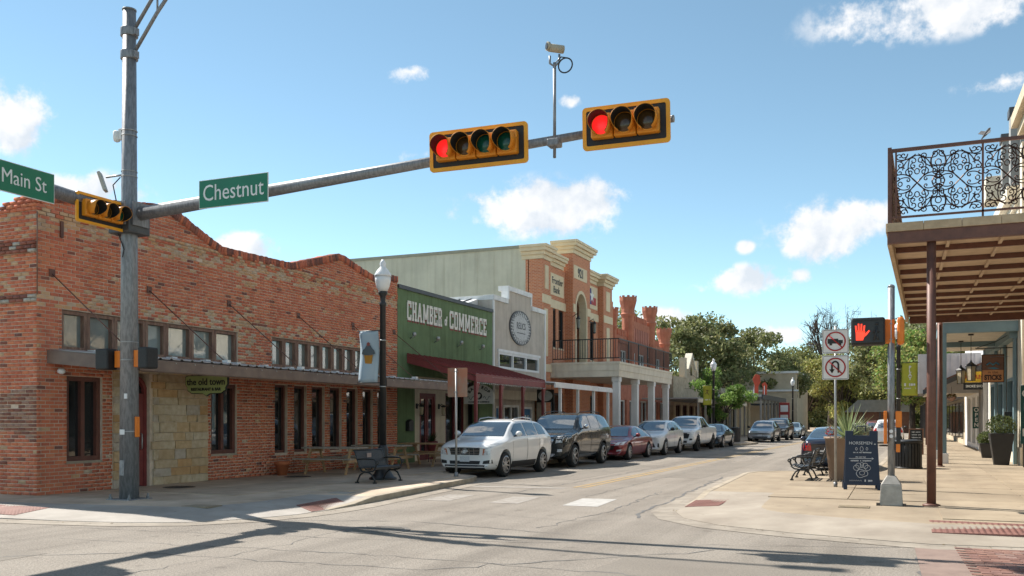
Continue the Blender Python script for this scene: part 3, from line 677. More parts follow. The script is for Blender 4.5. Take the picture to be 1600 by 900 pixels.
# ------------------------------------------------------------------ green stucco hall
GX = -16.2
T = thing('green_hall', 'green stucco one storey hall with dark red porch roof and white lettering', 'building')
G0, G1 = 27.86, 35.98
w = MB(); wall_cells(w, GX-.3, GX, G0, G1, .05, 6.32, [(29.1, 34.6, .05, 3.3)]); w.build('wall', green_paint, T)
bx('coping', dark_cap, T, GX-.36, GX+.06, G0+.01, G1-.005, 6.322, 6.46)
bx('roof', roof_grey, T, -45, GX-.31, G0+.01, G1-.01, 3.4, 6.0); bx('back_room', roof_grey, T, -45, GX-.85, G0+.01, G1-.01, .1, 3.39)
# cream recessed shopfront
w = MB(); wall_cells(w, GX-.75, GX-.6, 28.9, 34.8, .1, 3.3, [(29.2, 29.95, .35, 2.75), (30.55, 31.85, .1, 2.7), (32.7, 34.4, .5, 2.75)]); w.box(GX-.6, GX-.3, 29.1, 34.6, 3.25, 3.3); w.build('shopfront_wall', cream, T)
window(T, GX-.62, 29.2, 29.95, .35, 2.75, 1, .09, red_trim, shop_glass, rows=2); window(T, GX-.62, 32.7, 34.4, .5, 2.75, 2, .09, red_trim, shop_glass)
d = MB().box(GX-.72, GX-.6, 30.55, 30.65, .13, 2.7).box(GX-.72, GX-.6, 31.75, 31.85, .13, 2.7).box(GX-.72, GX-.602, 30.65, 31.75, 2.6, 2.7).box(GX-.7, GX-.62, 31.15, 31.25, .13, 2.6).build('door', red_trim, T)
for a in (30.65, 31.25):
    lf = MB().box(GX-.7, GX-.64, a, a+.09, .14, 2.6).box(GX-.7, GX-.64, a+.41, a+.5, .14, 2.6).box(GX-.7, GX-.642, a+.09, a+.41, .14, .4).box(GX-.7, GX-.642, a+.09, a+.41, 2.48, 2.6).build('door_leaf', red_trim, d)
    bx('pane', shop_glass, d, GX-.69, GX-.67, a+.08, a+.42, .38, 2.5)
# porch roof with seams
YA, YB, XO = 28.5, 35.2, -13.45
rf = MB().hexa([(GX+.01, YA, 3.98), (XO, YA, 3.22), (XO, YB, 3.22), (GX+.01, YB, 3.98), (GX+.01, YA, 4.04), (XO, YA, 3.28), (XO, YB, 3.28), (GX+.01, YB, 4.04)]).build('porch_roof', red_roof, T)
for k in range(17):
    y = YA+.02+k*(YB-YA-.06)/16
    MB().hexa([(GX+.01, y, 4.041), (XO, y, 3.281), (XO, y+.035, 3.281), (GX+.01, y+.035, 4.041), (GX+.01, y, 4.08), (XO, y, 3.32), (XO, y+.035, 3.32), (GX+.01, y+.035, 4.08)]).build('roof_seam', red_roof, rf)
MB().box(XO-.05, XO+.01, YA-.01, YB+.01, 3.0, 3.215).build('porch_beam', red_roof, T, bevel=.006)
MB().hexa([(GX+.01, YA+.01, 3.72), (XO-.06, YA+.01, 3.02), (XO-.06, YA+.07, 3.02), (GX+.01, YA+.07, 3.72), (GX+.01, YA+.01, 3.975), (XO-.06, YA+.01, 3.21), (XO-.06, YA+.07, 3.21), (GX+.01, YA+.07, 3.975)]).build('porch_rafter', red_roof, T)
for y in (28.6, 30.75, 32.9, 35.1):
    p = bx('post', red_roof, T, XO-.11, XO-.005, y-.055, y+.055, .13, 2.998, .008)
    MB().hexa([(XO-.10, y+.06, 2.6), (XO-.03, y+.06, 2.6), (XO-.03, y+.09, 2.6), (XO-.10, y+.09, 2.6), (XO-.10, y+.06, 2.99), (XO-.03, y+.06, 2.99), (XO-.03, y+.3, 2.99), (XO-.10, y+.3, 2.99)]).build('bracket', red_roof, p)
for k in range(38):
    pass
sl_ = MB()
for k in range(40): sl_.lathe([(.012, 0), (.02, .02), (.012, .04)], (XO+.02, YA+.1+k*(YB-YA-.2)/39, 2.955-.02*math.sin(k*PI/4)**2), 6)
sl_.build('string_lights', globe_m, T)
# slab-serif lettering
def slab(ch):
    H, Wd, t, sf = 1., .72, .2, .13
    def st(x0): return [(x0, x0+t, 0, H), (x0-.06, x0+t+.06, 0, sf), (x0-.06, x0+t+.06, H-sf, H)]
    if ch == 'C': return [(.0, t, .1, .9), (.08, .7, 0, .16), (.08, .7, .84, 1), (.52, .72, .66, .93), (.52, .72, .07, .3)], .72
    if ch == 'O': return [(.0, t, .1, .9), (.52, .72, .1, .9), (.08, .64, 0, .16), (.08, .64, .84, 1)], .72
    if ch == 'H': return st(.06)+st(.54)+[(.2, .6, .43, .57)], .8
    if ch == 'E': return st(.06)+[(.2, .7, 0, .15), (.2, .7, .85, 1), (.2, .5, .43, .57), (.55, .7, 0, .32), (.55, .7, .68, 1)], .7
    if ch == 'B': return st(.06)+[(.2, .6, 0, .15), (.2, .58, .85, 1), (.2, .55, .44, .57), (.5, .7, .08, .46), (.48, .67, .55, .92)], .7
    if ch == 'R': return st(.06)+[(.2, .58, .85, 1), (.2, .55, .42, .56), (.5, .7, .52, .92), (.48, .68, 0, .45), (.44, .78, 0, sf)], .78
    if ch == 'M': return st(.06)+st(.82)+[('d', .16, 1, .54, .2), ('d', .92, 1, .54, .2)], 1.08
    if ch == 'A': return [('d', .1, 0, .42, 1), ('d', .74, 0, .42, 1), (.22, .62, .28, .4), (-.04, .3, 0, sf), (.54, .88, 0, sf), (.3, .54, .87, 1)], .86
def put_word(word, y0, y1, zb, h, mat, par, X, dz=0, name='lettering'):
    gl = [slab(c) for c in word]; tot = sum(g[1]+.16 for g in gl)-.16; k = (y1-y0)/tot; x = 0; mb = MB(); e = 0
    for strokes, wd in gl:
        for s in strokes:
            e += 1; xo = X+.02+.0011*(e % 7)
            if s[0] == 'd':
                _, xa, za, xb, zc = s; t = .1
                q = [(y0+(x+xa-t)*k, zb+za*h), (y0+(x+xa+t)*k, zb+za*h), (y0+(x+xb+t)*k, zb+zc*h), (y0+(x+xb-t)*k, zb+zc*h)]
                mb.prism(q, 'x', X+.002, xo)
            else: mb.box(X+.002, xo, y0+(x+s[0])*k, y0+(x+s[1])*k, zb+s[2]*h, zb+s[3]*h)
        x += wd+.16
    return mb.build(name, mat, par)
letter_w = M('letter_white', (.78, .76, .70), (.70, .68, .62), 4, .6); letter_r = M('letter_red', (.26, .045, .035), None, 4, .6)
for wd, a, b in (('CHAMBER', 28.5, 31.2), ('COMMERCE', 31.85, 35.3)):
    put_word(wd, a+.03, b+.03, 5.20, .70, letter_r, T, GX-.012); put_word(wd, a, b, 5.26, .70, letter_w, T, GX+.01)
text('of', .48, letter_w, T, fr_east(GX+.02, 31.53, 5.5), off=.02, sx=.55)
for y in (28.75, 30.6, 32.6, 34.65):
    MB().tube([(GX, y, 4.62), (GX+.12, y, 4.66), (GX+.16, y, 4.72)], .02, 6).lathe([(.03, 0), (.075, .03), (.075, .13), (.05, .15)], (GX+.17, y, 4.68), 10).build('spotlight', steel_l, T)
MB().box(GX+.002, GX+.16, 28.42, 28.74, 1.28, 1.62).prism([(28.41, 1.62), (28.75, 1.62), (28.58, 1.7)], 'x', GX+.002, GX+.17).build('mailbox', black_m, T, bevel=.01)
for y in (30.3, 32.1):
    l_ = MB().box(GX-.6, GX-.55, y-.05, y+.05, 2.1, 2.3).tube([(GX-.56, y, 2.2), (GX-.45, y, 2.3), (GX-.38, y, 2.25)], .015, 6).lathe([(.03, .1), (.11, .04), (.08, .0)], (GX-.38, y, 2.17), 8, False).lathe([(.07, 0), (.09, -.02)], (GX-.38, y, 1.86), 8, False).build('wall_lantern', black_m, T)
    MB().lathe([(.05, 0), (.075, .05), (.085, .28), (.06, .3)], (GX-.38, y, 1.87), 8, False).build('lantern_glass', lantern_glass, l_); MB().lathe([(.015, 0), (.03, .05), (.015, .1)], (GX-.38, y, 1.95), 6).build('bulb', warm_bulb, l_)
# arched sign hanging in the porch
sg = thing('arched_sign', 'pale arched sign with black lettering hanging under the red porch roof', 'sign', (-14.6, 31.2, 2.28))
arc = [(-.62, 0), (.62, 0)]+[(.62*math.cos(PI*k/12), .32+.42*math.sin(PI*k/12)) for k in range(13)]
MB().prism(arc, 'y', -.02, .02).build('board', M('pale_sign', (.70, .69, .64), None, 4, .6), sg)
for i, ch in enumerate('BASTROP'):
    a = PI*(.84-.68*i/6); text(ch, .17, sign_black, sg, face_frame((.45*math.cos(a), -.024, .30+.33*math.sin(a)), (math.sin(a), 0, -math.cos(a)), (math.cos(a), 0, math.sin(a))), off=.006)
text('CHAMBER OF COMMERCE', .075, sign_black, sg, fr_south(0, -.024, .07), off=.003)
hb = MB(); hb.prism([(.14*math.cos(2*PI*k/14), .3+.14*math.sin(2*PI*k/14)) for k in range(14)], 'y', -.028, -.02); hb.build('emblem', sign_black, sg)
MB().prism([(-.07, .3), (0, .2), (.07, .3), (.07, .36), (.035, .38), (0, .35), (-.035, .38), (-.07, .36)], 'y', -.033, -.027).build('heart', M('pale_sign', (.5, .49, .45)), sg)
for s in (-1, 1):
    MB().tube([(s*(.18+.3*t), -.026, .22+.07*math.sin(t*9)) for t in [k/12 for k in range(13)]], .009, 5).build('scroll', sign_black, sg)
    MB().cyl((s*.4, 0, .6), (s*.4, 0, 1.0), .008, n=5).build('hanger', black_m, sg)

# ------------------------------------------------------------------ grey relics shop
T = thing('grey_shop', 'grey stucco shop with stepped white trimmed parapet and round ornate sign', 'building')
S0, S1 = 36.0, 42.4; SX = -16.2
w = MB(); wall_cells(w, SX-.3, SX, S0, S1, .05, 6.9, [(36.6, 41.5, 3.95, 4.68), (36.4, 42.0, .05, 2.75)]); w.box(SX-.3, SX, 37.75, 40.4, 6.9, 7.5); w.box(-20, SX-.3, 36.02, 36.25, .1, 6.9); w.build('wall', grey_stucco, T)
tr = MB()
for a, b, z in ((S0, 37.62, 6.9), (37.62, 40.52, 7.5), (40.52, S1, 6.9)): tr.box(SX-.45, SX+.07, a-(.0 if z < 7 else 0)+.002, b-.002, z+.001, z+.22)
tr.box(SX-.3, SX+.06, 37.62, 37.748, 6.92+.2, 7.499); tr.box(SX-.3, SX+.06, 40.402, 40.52, 6.92+.2, 7.499)
tr.box(SX-.01, SX+.05, S0+.004, S0+.14, .2, 6.899); tr.box(SX-.01, SX+.05, S1-.16, S1-.004, .2, 6.899); tr.box(-20, SX-.46, 36.0, 36.35, 6.901, 7.1)
tr.build('parapet_trim', white_paint, T, bevel=.008)
bx('roof', roof_grey, T, -45, SX-.31, S0+.26, S1-.01, 2.9, 6.5); bx('back_room', roof_grey, T, -45, SX-.6, S0+.26, S1-.01, .1, 2.89)
sr = MB()          # pale standing-seam roof seen over the green hall
sr.hexa([(-26, 33.2, 5.9), (-16.9, 33.2, 5.9), (-16.9, 36.0, 5.9), (-26, 36.0, 5.9), (-26, 33.2, 6.2), (-16.9, 33.2, 6.2), (-16.9, 35.99, 6.95), (-26, 35.99, 6.95)]); sro = sr.build('metal_roof', white_paint, T)
for k in range(16): MB().hexa([(-25.5+k*.55, 33.2, 6.19), (-25.46+k*.55, 33.2, 6.19), (-25.46+k*.55, 35.99, 6.94), (-25.5+k*.55, 35.99, 6.94), (-25.5+k*.55, 33.2, 6.25), (-25.46+k*.55, 33.2, 6.25), (-25.46+k*.55, 35.99, 7.0), (-25.5+k*.55, 35.99, 7.0)]).build('roof_seam', dark_cap, sro)
window(T, SX+.03, 36.6, 41.5, 3.95, 4.68, 3, .1, white_paint, win_glass, depth=.12)
bx('window_head', white_paint, T, SX+.001, SX+.07, 36.5, 41.6, 4.681, 4.8)
# lower shopfront
w = MB(); wall_cells(w, SX-.55, SX-.4, 36.4, 42.0, .1, 2.75, [(36.6, 37.7, .4, 2.3), (38.1, 39.9, .1, 2.35), (40.4, 41.6, .4, 2.3)]); w.build('shopfront_wall', grey_stucco, T)
bx('lintel', cream, T, SX+.001, SX+.06, 36.16, 42.2, 2.6, 3.0)
window(T, SX-.38, 36.6, 37.7, .4, 2.3, 1, .1, white_paint, blue_poster); window(T, SX-.38, 40.4, 41.6, .4, 2.3, 1, .1, white_paint, blue_poster); window(T, SX-.38, 38.1, 39.9, .14, 2.35, 2, .1, white_paint, shop_glass, name='door')
MB().prism([(40.8, 1.9), (40.95, 1.9), (41.05, 1.5), (41.15, 1.9), (41.3, 1.9), (41.12, 1.2), (41.12, .8), (40.98, .8), (40.98, 1.2)], 'x', SX-.46, SX-.44).build('poster_figure', sign_white, T)
# oval sign
os_ = thing('oval_sign', 'grey oval sign with white floral wreath on the grey shop', 'sign', (SX+.02, 39.08, 5.93))
el = lambda a, b, n=40: [(a*math.cos(2*PI*k/n), b*math.sin(2*PI*k/n)) for k in range(n)]
MB().prism(el(1.28, .8), 'x', -.01, .05).build('board', M('charcoal_sign', (.11, .11, .115), None, 4, .6), os_)
rw = random.Random(3); pt = []
for k in range(64):
    a = 2*PI*k/64; r_ = .86+(.12 if k % 2 else -.05)+rw.uniform(-.05, .05); pt.append((1.28*r_*math.cos(a)*.96, .8*r_*math.sin(a)*.98))
wm = M('wreath_white', (.58, .58, .57), (.42, .42, .42), 9, .7)
MB().prism(pt, 'x', .05, .056).build('wreath', wm, os_)
ss = MB()
for k in range(26):
    a = 2*PI*k/26; c = Vector((0, 1.0*math.cos(a), .62*math.sin(a)))
    ss.tube([(.058, c.y+.09*(1-t)*math.cos(a*3+t*6), c.z+.09*(1-t)*math.sin(a*3+t*6)) for t in [q/9 for q in range(10)]], .009, 4)
setp(ss.build('scrolls', M('charcoal_sign', (.11, .11, .115)), os_), kind='stuff')
text('RELICS', .42, M('charcoal_sign', (.11, .11, .115)), os_, fr_east(.058, 0, .08), off=.005, sx=.86)
MB().box(.052, .058, -.5, .5, -.26, -.22).build('small_print', M('charcoal_sign', (.11, .11, .115)), os_)
# flat white awning on slim posts
rf = MB().hexa([(SX+.08, 35.4, 3.42), (-13.1, 35.4, 3.2), (-13.1, 43.6, 3.2), (SX+.08, 43.6, 3.42), (SX+.08, 35.4, 3.47), (-13.1, 35.4, 3.25), (-13.1, 43.6, 3.25), (SX+.08, 43.6, 3.47)]).build('awning_roof', white_paint, T)
bx('awning_fascia', white_paint, T, -13.14, -13.06, 35.42, 43.62, 3.02, 3.195)
for y in (36.3, 38.6, 40.9, 43.2): bx('post', white_paint, T, -13.25, -13.13, y-.06, y+.06, .13, 3.2, .008)
sg = thing('framed_sign', 'dark framed oval hanging sign under the white flat awning', 'sign', (-14.2, 37.2, 2.72))
MB().box(-.4, .4, -.02, .02, -.28, .28).build('frame', black_m, sg, bevel=.01); MB().prism([(x*.26, z*.34) for x, z in el(1.28, .7)], 'y', -.028, -.02).build('board', wm, sg)
MB().cyl((-.3, 0, .28), (-.3, 0, .55), .01, n=5).cyl((.3, 0, .28), (.3, 0, .55), .01, n=5).build('hanger', black_m, sg)

# ------------------------------------------------------------------ bank
bank_brick = bpy.data.materials.new('bank_brick'); bank_brick.use_nodes = True
_t = bank_brick.node_tree; _g = _t.nodes.new('ShaderNodeNewGeometry'); _s = _t.nodes.new('ShaderNodeSeparateXYZ'); _c = _t.nodes.new('ShaderNodeCombineXYZ'); _a = _t.nodes.new('ShaderNodeMath'); _a.operation = 'ADD'
_t.links.new(_g.outputs['Position'], _s.inputs[0]); _t.links.new(_s.outputs[0], _a.inputs[0]); _t.links.new(_s.outputs[1], _a.inputs[1]); _t.links.new(_a.outputs[0], _c.inputs[0]); _t.links.new(_s.outputs[2], _c.inputs[1])
_b = _t.nodes.new('ShaderNodeTexBrick'); _b.inputs['Scale'].default_value = 1; _b.inputs['Brick Width'].default_value = .21; _b.inputs['Row Height'].default_value = .075; _b.inputs['Mortar Size'].default_value = .007
_b.inputs['Color1'].default_value = (.58, .21, .095, 1); _b.inputs['Color2'].default_value = (.48, .155, .075, 1); _b.inputs['Mortar'].default_value = (.60, .44, .31, 1)
_t.links.new(_c.outputs[0], _b.inputs['Vector']); _t.links.new(_b.outputs['Color'], _t.nodes['Principled BSDF'].inputs['Base Color']); _t.nodes['Principled BSDF'].inputs['Roughness'].default_value = .85
_bp = _t.nodes.new('ShaderNodeBump'); _bp.inputs['Strength'].default_value = .6; _bp.inputs['Distance'].default_value = .01; _bp.invert = True; _t.links.new(_b.outputs['Fac'], _bp.inputs['Height']); _t.links.new(_bp.outputs[0], _t.nodes['Principled BSDF'].inputs['Normal'])
T = thing('bank_building', 'orange brick bank with cream cornices, tall arch and balcony on white columns', 'building')
K0, K1 = 42.5, 56.0; XW, XP, XT = -16.75, -16.4, -16.3
def seg(name, X, y0, y1, z1, ops=()):
    w = MB(); wall_cells(w, -17.3, X, y0, y1, .05, z1, list(ops)); return w.build(name, bank_brick, T)
wl_ops = [(45.0, 45.45, 5.5, 7.55), (45.85, 46.65, 5.5, 7.55), (44.3, 46.6, .05, 3.1)]
seg('wall', XW, 43.7, 46.9, 9.75, wl_ops); seg('wall', XW, 49.9, 52.8, 9.75, [(50.1, 50.6, 5.2, 7.5), (51.1, 52.0, 5.2, 7.5), (50.3, 52.3, .05, 3.1)])
seg('corner_pier', XP, K0, 43.7, 9.75); seg('corner_pier', XP, 52.8, 54.6, 9.75); seg('wall', XW, 54.6, K1, 9.2)
ar = [(47.25+(49.3-47.25)/2*(1-math.cos(PI*k/14)), 7.75+1.12*math.sin(PI*k/14)) for k in range(15)]
tw = MB().box(-17.3, XT, 46.9, 47.25, .05, 10.75).box(-17.3, XT, 49.3, 49.9, .05, 10.75).box(-17.3, XT, 47.25, 49.3, 9.2, 10.75).box(-17.3, XT, 47.25, 49.3, .05, 4.6)
tw.prism([(47.25, 9.2), (47.25, 7.75)]+ar[1:-1]+[(49.3, 7.75), (49.3, 9.2)], 'x', -17.3, XT); tw.build('arch_tower', bank_brick, T)
iar = [((y-48.275)*.84+48.275, 7.75+(z-7.75)*.84) for y, z in ar]
n = len(ar); am = MB(); O = [(47.25, 4.62)]+ar+[(49.3, 4.62)]; I_ = [(47.42, 4.62)]+iar+[(49.13, 4.62)]; n = len(O)
vs = [(XT+.04, *p) for p in O]+[(XT+.04, *p) for p in I_]+[(XT-.4, *p) for p in I_]+[(XT-.02, *p) for p in O]
am.add(vs, [(k, k+1, n+k+1, n+k) for k in range(n-1)]+[(n+k, n+k+1, 2*n+k+1, 2*n+k) for k in range(n-1)]+[(k, k+1, 3*n+k+1, 3*n+k) for k in range(n-1)]); am.build('arch_surround', bank_cream, T)
MB().prism(I_, 'x', XT-.8, XT-.7).build('arch_glazing', win_glass, T); MB().box(XT-.7, XT-.62, 48.2, 48.35, 4.62, 8.6).box(XT-.7, XT-.62, 47.4, 49.15, 7.0, 7.12).build('arch_mullion', black_m, T)
def cornice(y0, y1, X, zb, zt, ends=(1, 1)):
    mb = MB()
    for k, (pj, f) in enumerate(((.06, 0), (.16, .3), (.30, .55), (.36, .8))):
        zf = [0, .3, .55, .8, 1.0]
        mb.box(-17.5, X+pj, y0-pj*ends[0], y1+pj*ends[1], zb+(zt-zb)*zf[k]+(.001 if k else 0), zb+(zt-zb)*zf[k+1])
    mb.build('cornice', bank_cream, T, bevel=.01)
cornice(K0, 43.7, XP, 9.76, 10.45, (1, .3)); cornice(44.02, 46.52, XW, 9.76, 10.4, (0, 0)); cornice(46.9, 49.9, XT, 10.76, 11.45); cornice(50.28, 52.4, XW, 9.76, 10.4, (0, 0)); cornice(52.8, 54.6, XP, 9.76, 10.45)
for y0, y1, X in ((K0, 43.7, XP), (43.7, 46.9, XW), (49.9, 52.8, XW), (52.8, 54.6, XP), (46.9, 47.24, XT), (49.31, 49.9, XT)):
    bx('string_course', bank_cream, T, -17.2, X+.05, y0+.004, y1-.004, 7.56, 8.0, .01)
    bx('base_course', bank_cream, T, -17.2, X+.05, y0+.004, y1-.004, 4.1, 4.5)
def panel(y0, y1, z0, z1, X, nm='sign_panel'): return bx(nm, bank_cream, T, X-.05, X+.035, y0, y1, z0, z1, .01)
panel(44.55, 46.6, 8.25, 9.4, XW); panel(47.0, 49.25, 9.42, 10.15, XT); panel(50.6, 52.6, 8.25, 9.6, XW); panel(42.85, 43.35, 8.3, 9.5, XP); panel(53.3, 54.1, 8.3, 9.5, XP); panel(42.75, 43.25, 4.9, 7.3, XP); panel(53.4, 54.0, 4.9, 7.3, XP)
text('Frontier', .50, sign_black, T, fr_east(XW+.04, 45.57, 9.02), off=.008); text('Bank', .50, sign_black, T, fr_east(XW+.04, 45.45, 8.55), off=.008)
text('921', .66, M('numeral_grey', (.06, .07, .075)), T, fr_east(XT+.04, 48.12, 9.78), off=.02, ext=.01)
bx('flag_blue', M('flag_blue', (.02, .05, .2)), T, XW+.036, XW+.042, 50.75, 51.4, 8.5, 9.45); bx('flag_red', sign_red, T, XW+.036, XW+.042, 51.4, 52.3, 8.5, 8.95)
MB().prism([((.42 if k % 2 == 0 else .17)*math.sin(PI*k/5)+51.5, 9.0+(.42 if k % 2 == 0 else .17)*math.cos(PI*k/5)) for k in range(10)], 'x', XW+.043, XW+.055).build('star', sign_white, T)
for a, b, z0, z1 in ((45.0, 45.45, 5.5, 7.55), (45.85, 46.65, 5.5, 7.55), (50.1, 50.6, 5.2, 7.5), (51.1, 52.0, 5.2, 7.5)): window(T, XW-.05, a, b, z0, z1, 1, .06, black_m, win_glass, rows=2, sill=bank_cream)
for a in (44.3, 50.3): window(T, XW-.1, a, a+2.0+(.3 if a < 45 else 0), .14, 3.1, 2, .1, black_m, shop_glass, name='shop_window')
# side wall of ribbed metal
sw = bx('side_wall', metal_side, T, -31, -16.86, K0+.01, K0+.25, .1, 10.35)
for k in range(15): bx('siding_rib', metal_side, sw, -30.6+k*.96, -30.56+k*.96, K0+.0, K0+.009, 6.0, 10.3)
bx('side_trim', M('olive_trim', (.32, .31, .23), None, 3, .6), T, -31.05, -16.87, K0-.05, K0+.3, 10.352, 10.5)
bx('roof', roof_grey, T, -31, -17.31, K0+.26, K1, .1, 9.6)
# balcony
BX0, BX1, BY0, BY1 = -17.0, -12.95, 44.3, 55.9
sl = bx('balcony_slab', cream, T, BX0, BX1, BY0, BY1, 3.86, 4.18)
bx('balcony_band', cream, T, BX0, BX1+.03, BY0-.03, BY1+.03, 4.181, 4.5); bx('balcony_cap', cream, T, BX0, BX1+.07, BY0-.07, BY1+.07, 4.501, 4.62, .01)
for k in range(4):
    y = BY0+.45+k*3.55
    mb = MB().box(BX1-.42, BX1-.08, y-.17, y+.17, .4, 3.6).box(BX1-.47, BX1-.03, y-.22, y+.22, .13, .399).box(BX1-.46, BX1-.04, y-.21, y+.21, 3.601, 3.859); mb.build('column', white_paint, T, bevel=.015)
rl = MB(); rail = []
for z in (4.78, 5.75): rl.box(BX0+.5, BX1+.02, BY0-.02, BY0+.03, z, z+.05); rl.box(BX1-.03, BX1+.02, BY0+.03, BY1, z, z+.05)
ro = rl.build('railing', black_m, T)
nb = 26
for k in range(nb+1):
    x = BX0+.5+(BX1-.03-BX0-.5)*k/nb; bx('baluster', black_m, ro, x-.012, x+.012, BY0-.008, BY0+.016, 4.63 if k % 8 == 0 else 4.83, 5.749)
for k in range(1, 61):
    y = BY0+(BY1-BY0)*k/60; t = .03 if k % 10 == 0 else .012; bx('baluster', black_m, ro, BX1-.016-(t-.012), BX1+.008, y-t, y+t, 4.63 if k % 10 == 0 else 4.83, 5.749)
for y in (46.9, 49.75):
    l_ = MB().tube([(XT, y, 7.3), (XT+.25, y, 7.45), (XT+.3, y, 7.3)], .02, 6).lathe([(.03, .15), (.14, .02), (.12, 0)], (XT+.3, y, 7.15), 8, False).lathe([(.05, 0), (.11, .06)], (XT+.3, y, 6.6), 8, False).build('wall_lantern', black_m, T)
    MB().lathe([(.09, 0), (.11, .48)], (XT+.3, y, 6.66), 8, False).build('lantern_glass', M('smoky_glass', (.1, .09, .075), None, 4, .2), l_)

# ------------------------------------------------------------------ red castle-like building
T = thing('castle_building', 'red painted brick building with crenellated parapet and flared round turrets', 'building')
C0, C1, CX = 56.05, 72.2, -16.9
w = MB(); cw = [(58.2+2.35*k, 59.6+2.35*k, 4.4, 6.3) for k in range(6)]; wall_cells(w, CX-.35, CX, C0, C1, .05, 7.25, cw+[(57.5+2.9*k, 59.7+2.9*k, .05, 3.0) for k in range(5)]); w.box(CX-.35, CX+.05, 60.5, 66.0, 7.25, 8.5); w.build('wall', castle_red, T)
bx('roof', roof_grey, T, -40, CX-.36, C0+.02, C1, .1, 6.8)
for c in cw: window(T, CX-.05, *c, 2, .08, white_paint, win_glass, rows=2, sill=castle_red)
for k in range(5): window(T, CX-.15, 57.5+2.9*k, 59.7+2.9*k, .14, 3.0, 2, .1, white_paint, shop_glass, name='shop_window')
for a, b, z in ((57.6, 60.0, 7.25), (66.3, 69.2, 7.25), (60.9, 65.5, 8.5)):
    n = int((b-a)/.42)
    for k in range(n): bx('merlon', castle_red, T, CX-.3, CX+.03, a+k*.42, a+k*.42+.24, z+.001, z+.42)
    bx('corbel_band', castle_red, T, CX-.2, CX+.1, a, b, z-.5, z-.3)
for k in range(9): bx('blind_arch', M('castle_pale', (.48, .20, .15), None, 3, .8), T, CX+.051, CX+.09, 61.2+k*.48, 61.42+k*.48, 7.0, 8.0)
for y, zt, r in ((56.5, 8.8, .36), (60.2, 10.0, .54), (66.1, 9.95, .52), (70.6, 8.75, .54)):
    tb = MB().lathe([(r*.72, 4.5), (r*.8, 5.0), (r*.8, zt-1.4), (r*1.0, zt-1.15), (r*.86, zt-1.05), (r*.86, zt-.8), (r*1.13, zt-.25), (r*1.13, zt), (r*1.0, zt), (r*1.0, zt-.2)], (CX-.05, y, 0), 10, False).build('turret', castle_red, T)
    for k in range(10):
        a = 2*PI*k/10; mm = MB().box(-.03, .03, -.09, .09, 0, .1); mm.xf(Matrix.Translation((CX-.05+r*1.05*math.cos(a), y+r*1.05*math.sin(a), zt+.001)) @ Matrix.Rotation(a, 4, 'Z')); mm.build('merlon', castle_red, tb)

# ------------------------------------------------------------------ farther shops on the left
T = thing('stone_shop', 'tan limestone shop with small gabled parapet and long flat canopy beyond the red castle front', 'building')
w = MB(); wall_cells(w, -17, -16.6, 72.3, 86, .05, 5.2, [(73.2+2.6*k, 75+2.6*k, .05, 2.9) for k in range(5)]); w.prism([(76.5, 5.2), (76.5, 6.0), (77.6, 6.0), (79, 7.2), (80.4, 6.0), (81.5, 6.0), (81.5, 5.2)], 'x', -17, -16.6); w.box(-30, -17, 72.3, 72.6, .05, 5.6); w.build('wall', tan_stone, T)
MB().prism([(77.3, 6.0), (79, 7.45), (80.7, 6.0), (80.4, 6.0), (79, 7.2), (77.6, 6.0)], 'x', -17.05, -16.45).build('gable_trim', cream, T)
bx('pinnacle', tan_wall, T, -17, -16.5, 76.2, 76.9, 5.2, 6.9); bx('pinnacle', tan_wall, T, -17, -16.5, 81.1, 81.8, 5.2, 6.9)
bx('roof', roof_grey, T, -30, -17.01, 72.61, 86, .1, 5.0)
for k in range(5): window(T, -16.7, 73.2+2.6*k, 75+2.6*k, .14, 2.9, 2, .1, brown_wood, shop_glass, name='shop_window')
MB().prism([(78.8, 5.5), (79.2, 5.5), (79.2, 6.1), (79, 6.3), (78.8, 6.1)], 'x', -16.6, -16.55).build('gable_window', win_glass, T)
bx('canopy_roof', galv, T, -16.6, -12.6, 62.5, 84, 3.12, 3.2); bx('canopy_fascia', cream, T, -12.65, -12.55, 62.5, 84, 2.86, 3.119)
for k in range(9): bx('post', M('grey_post', (.33, .31, .28), None, 3, .6), T, -12.8, -12.68, 63+2.6*k, 63.12+2.6*k, .13, 3.12)
T = thing('porch_cafe', 'low cafe with glazed dark porch and thin grey roof behind the young street tree', 'building')
w = MB(); wall_cells(w, -16.9, -16.6, 86.1, 104, .05, 4.9, [(87+2.8*k, 89+2.8*k, .05, 3) for k in range(6)]); w.build('wall', tan_wall, T); bx('roof', roof_grey, T, -30, -16.91, 86.1, 104, .1, 4.6)
bx('porch_roof', galv, T, -16.6, -11.4, 85.0, 104, 3.75, 3.95); bx('porch_fascia', dark_cap, T, -11.4, -11.3, 85.0, 104, 3.5, 3.96)
for k in range(8): bx('post', M('grey_post', (.33, .31, .28)), T, -11.6, -11.42, 85.2+2.6*k, 85.42+2.6*k, .13, 3.75)
for k in range(6): window(T, -16.7, 87+2.8*k, 89+2.8*k, .14, 3, 2, .1, black_m, shop_glass, name='shop_window')
for k in range(3): bx('wall_panel', bank_cream, T, -13.6, -13.4, 86.2+2.3*k, 87.2+2.3*k, .2, 3.5)
T = thing('tan_block', 'plain tan stucco block with flat white roof edge at the far street corner', 'building')
w = MB().box(-26, -10.8, 109, 124, .05, 7.0); w.box(-26, -10.6, 108.6, 109, .05, 4.9); w.build('wall', tan_wall, T)
bx('roof_edge', white_paint, T, -26, -10.6, 108.85, 124, 7.001, 7.25); bx('lower_edge', white_paint, T, -26, -10.5, 108.4, 108.99, 4.901, 5.1)
for k in range(2): bx('window', win_glass, T, -10.81, -10.74, 110.2+3*k, 110.9+3*k, 4.2, 6.4)
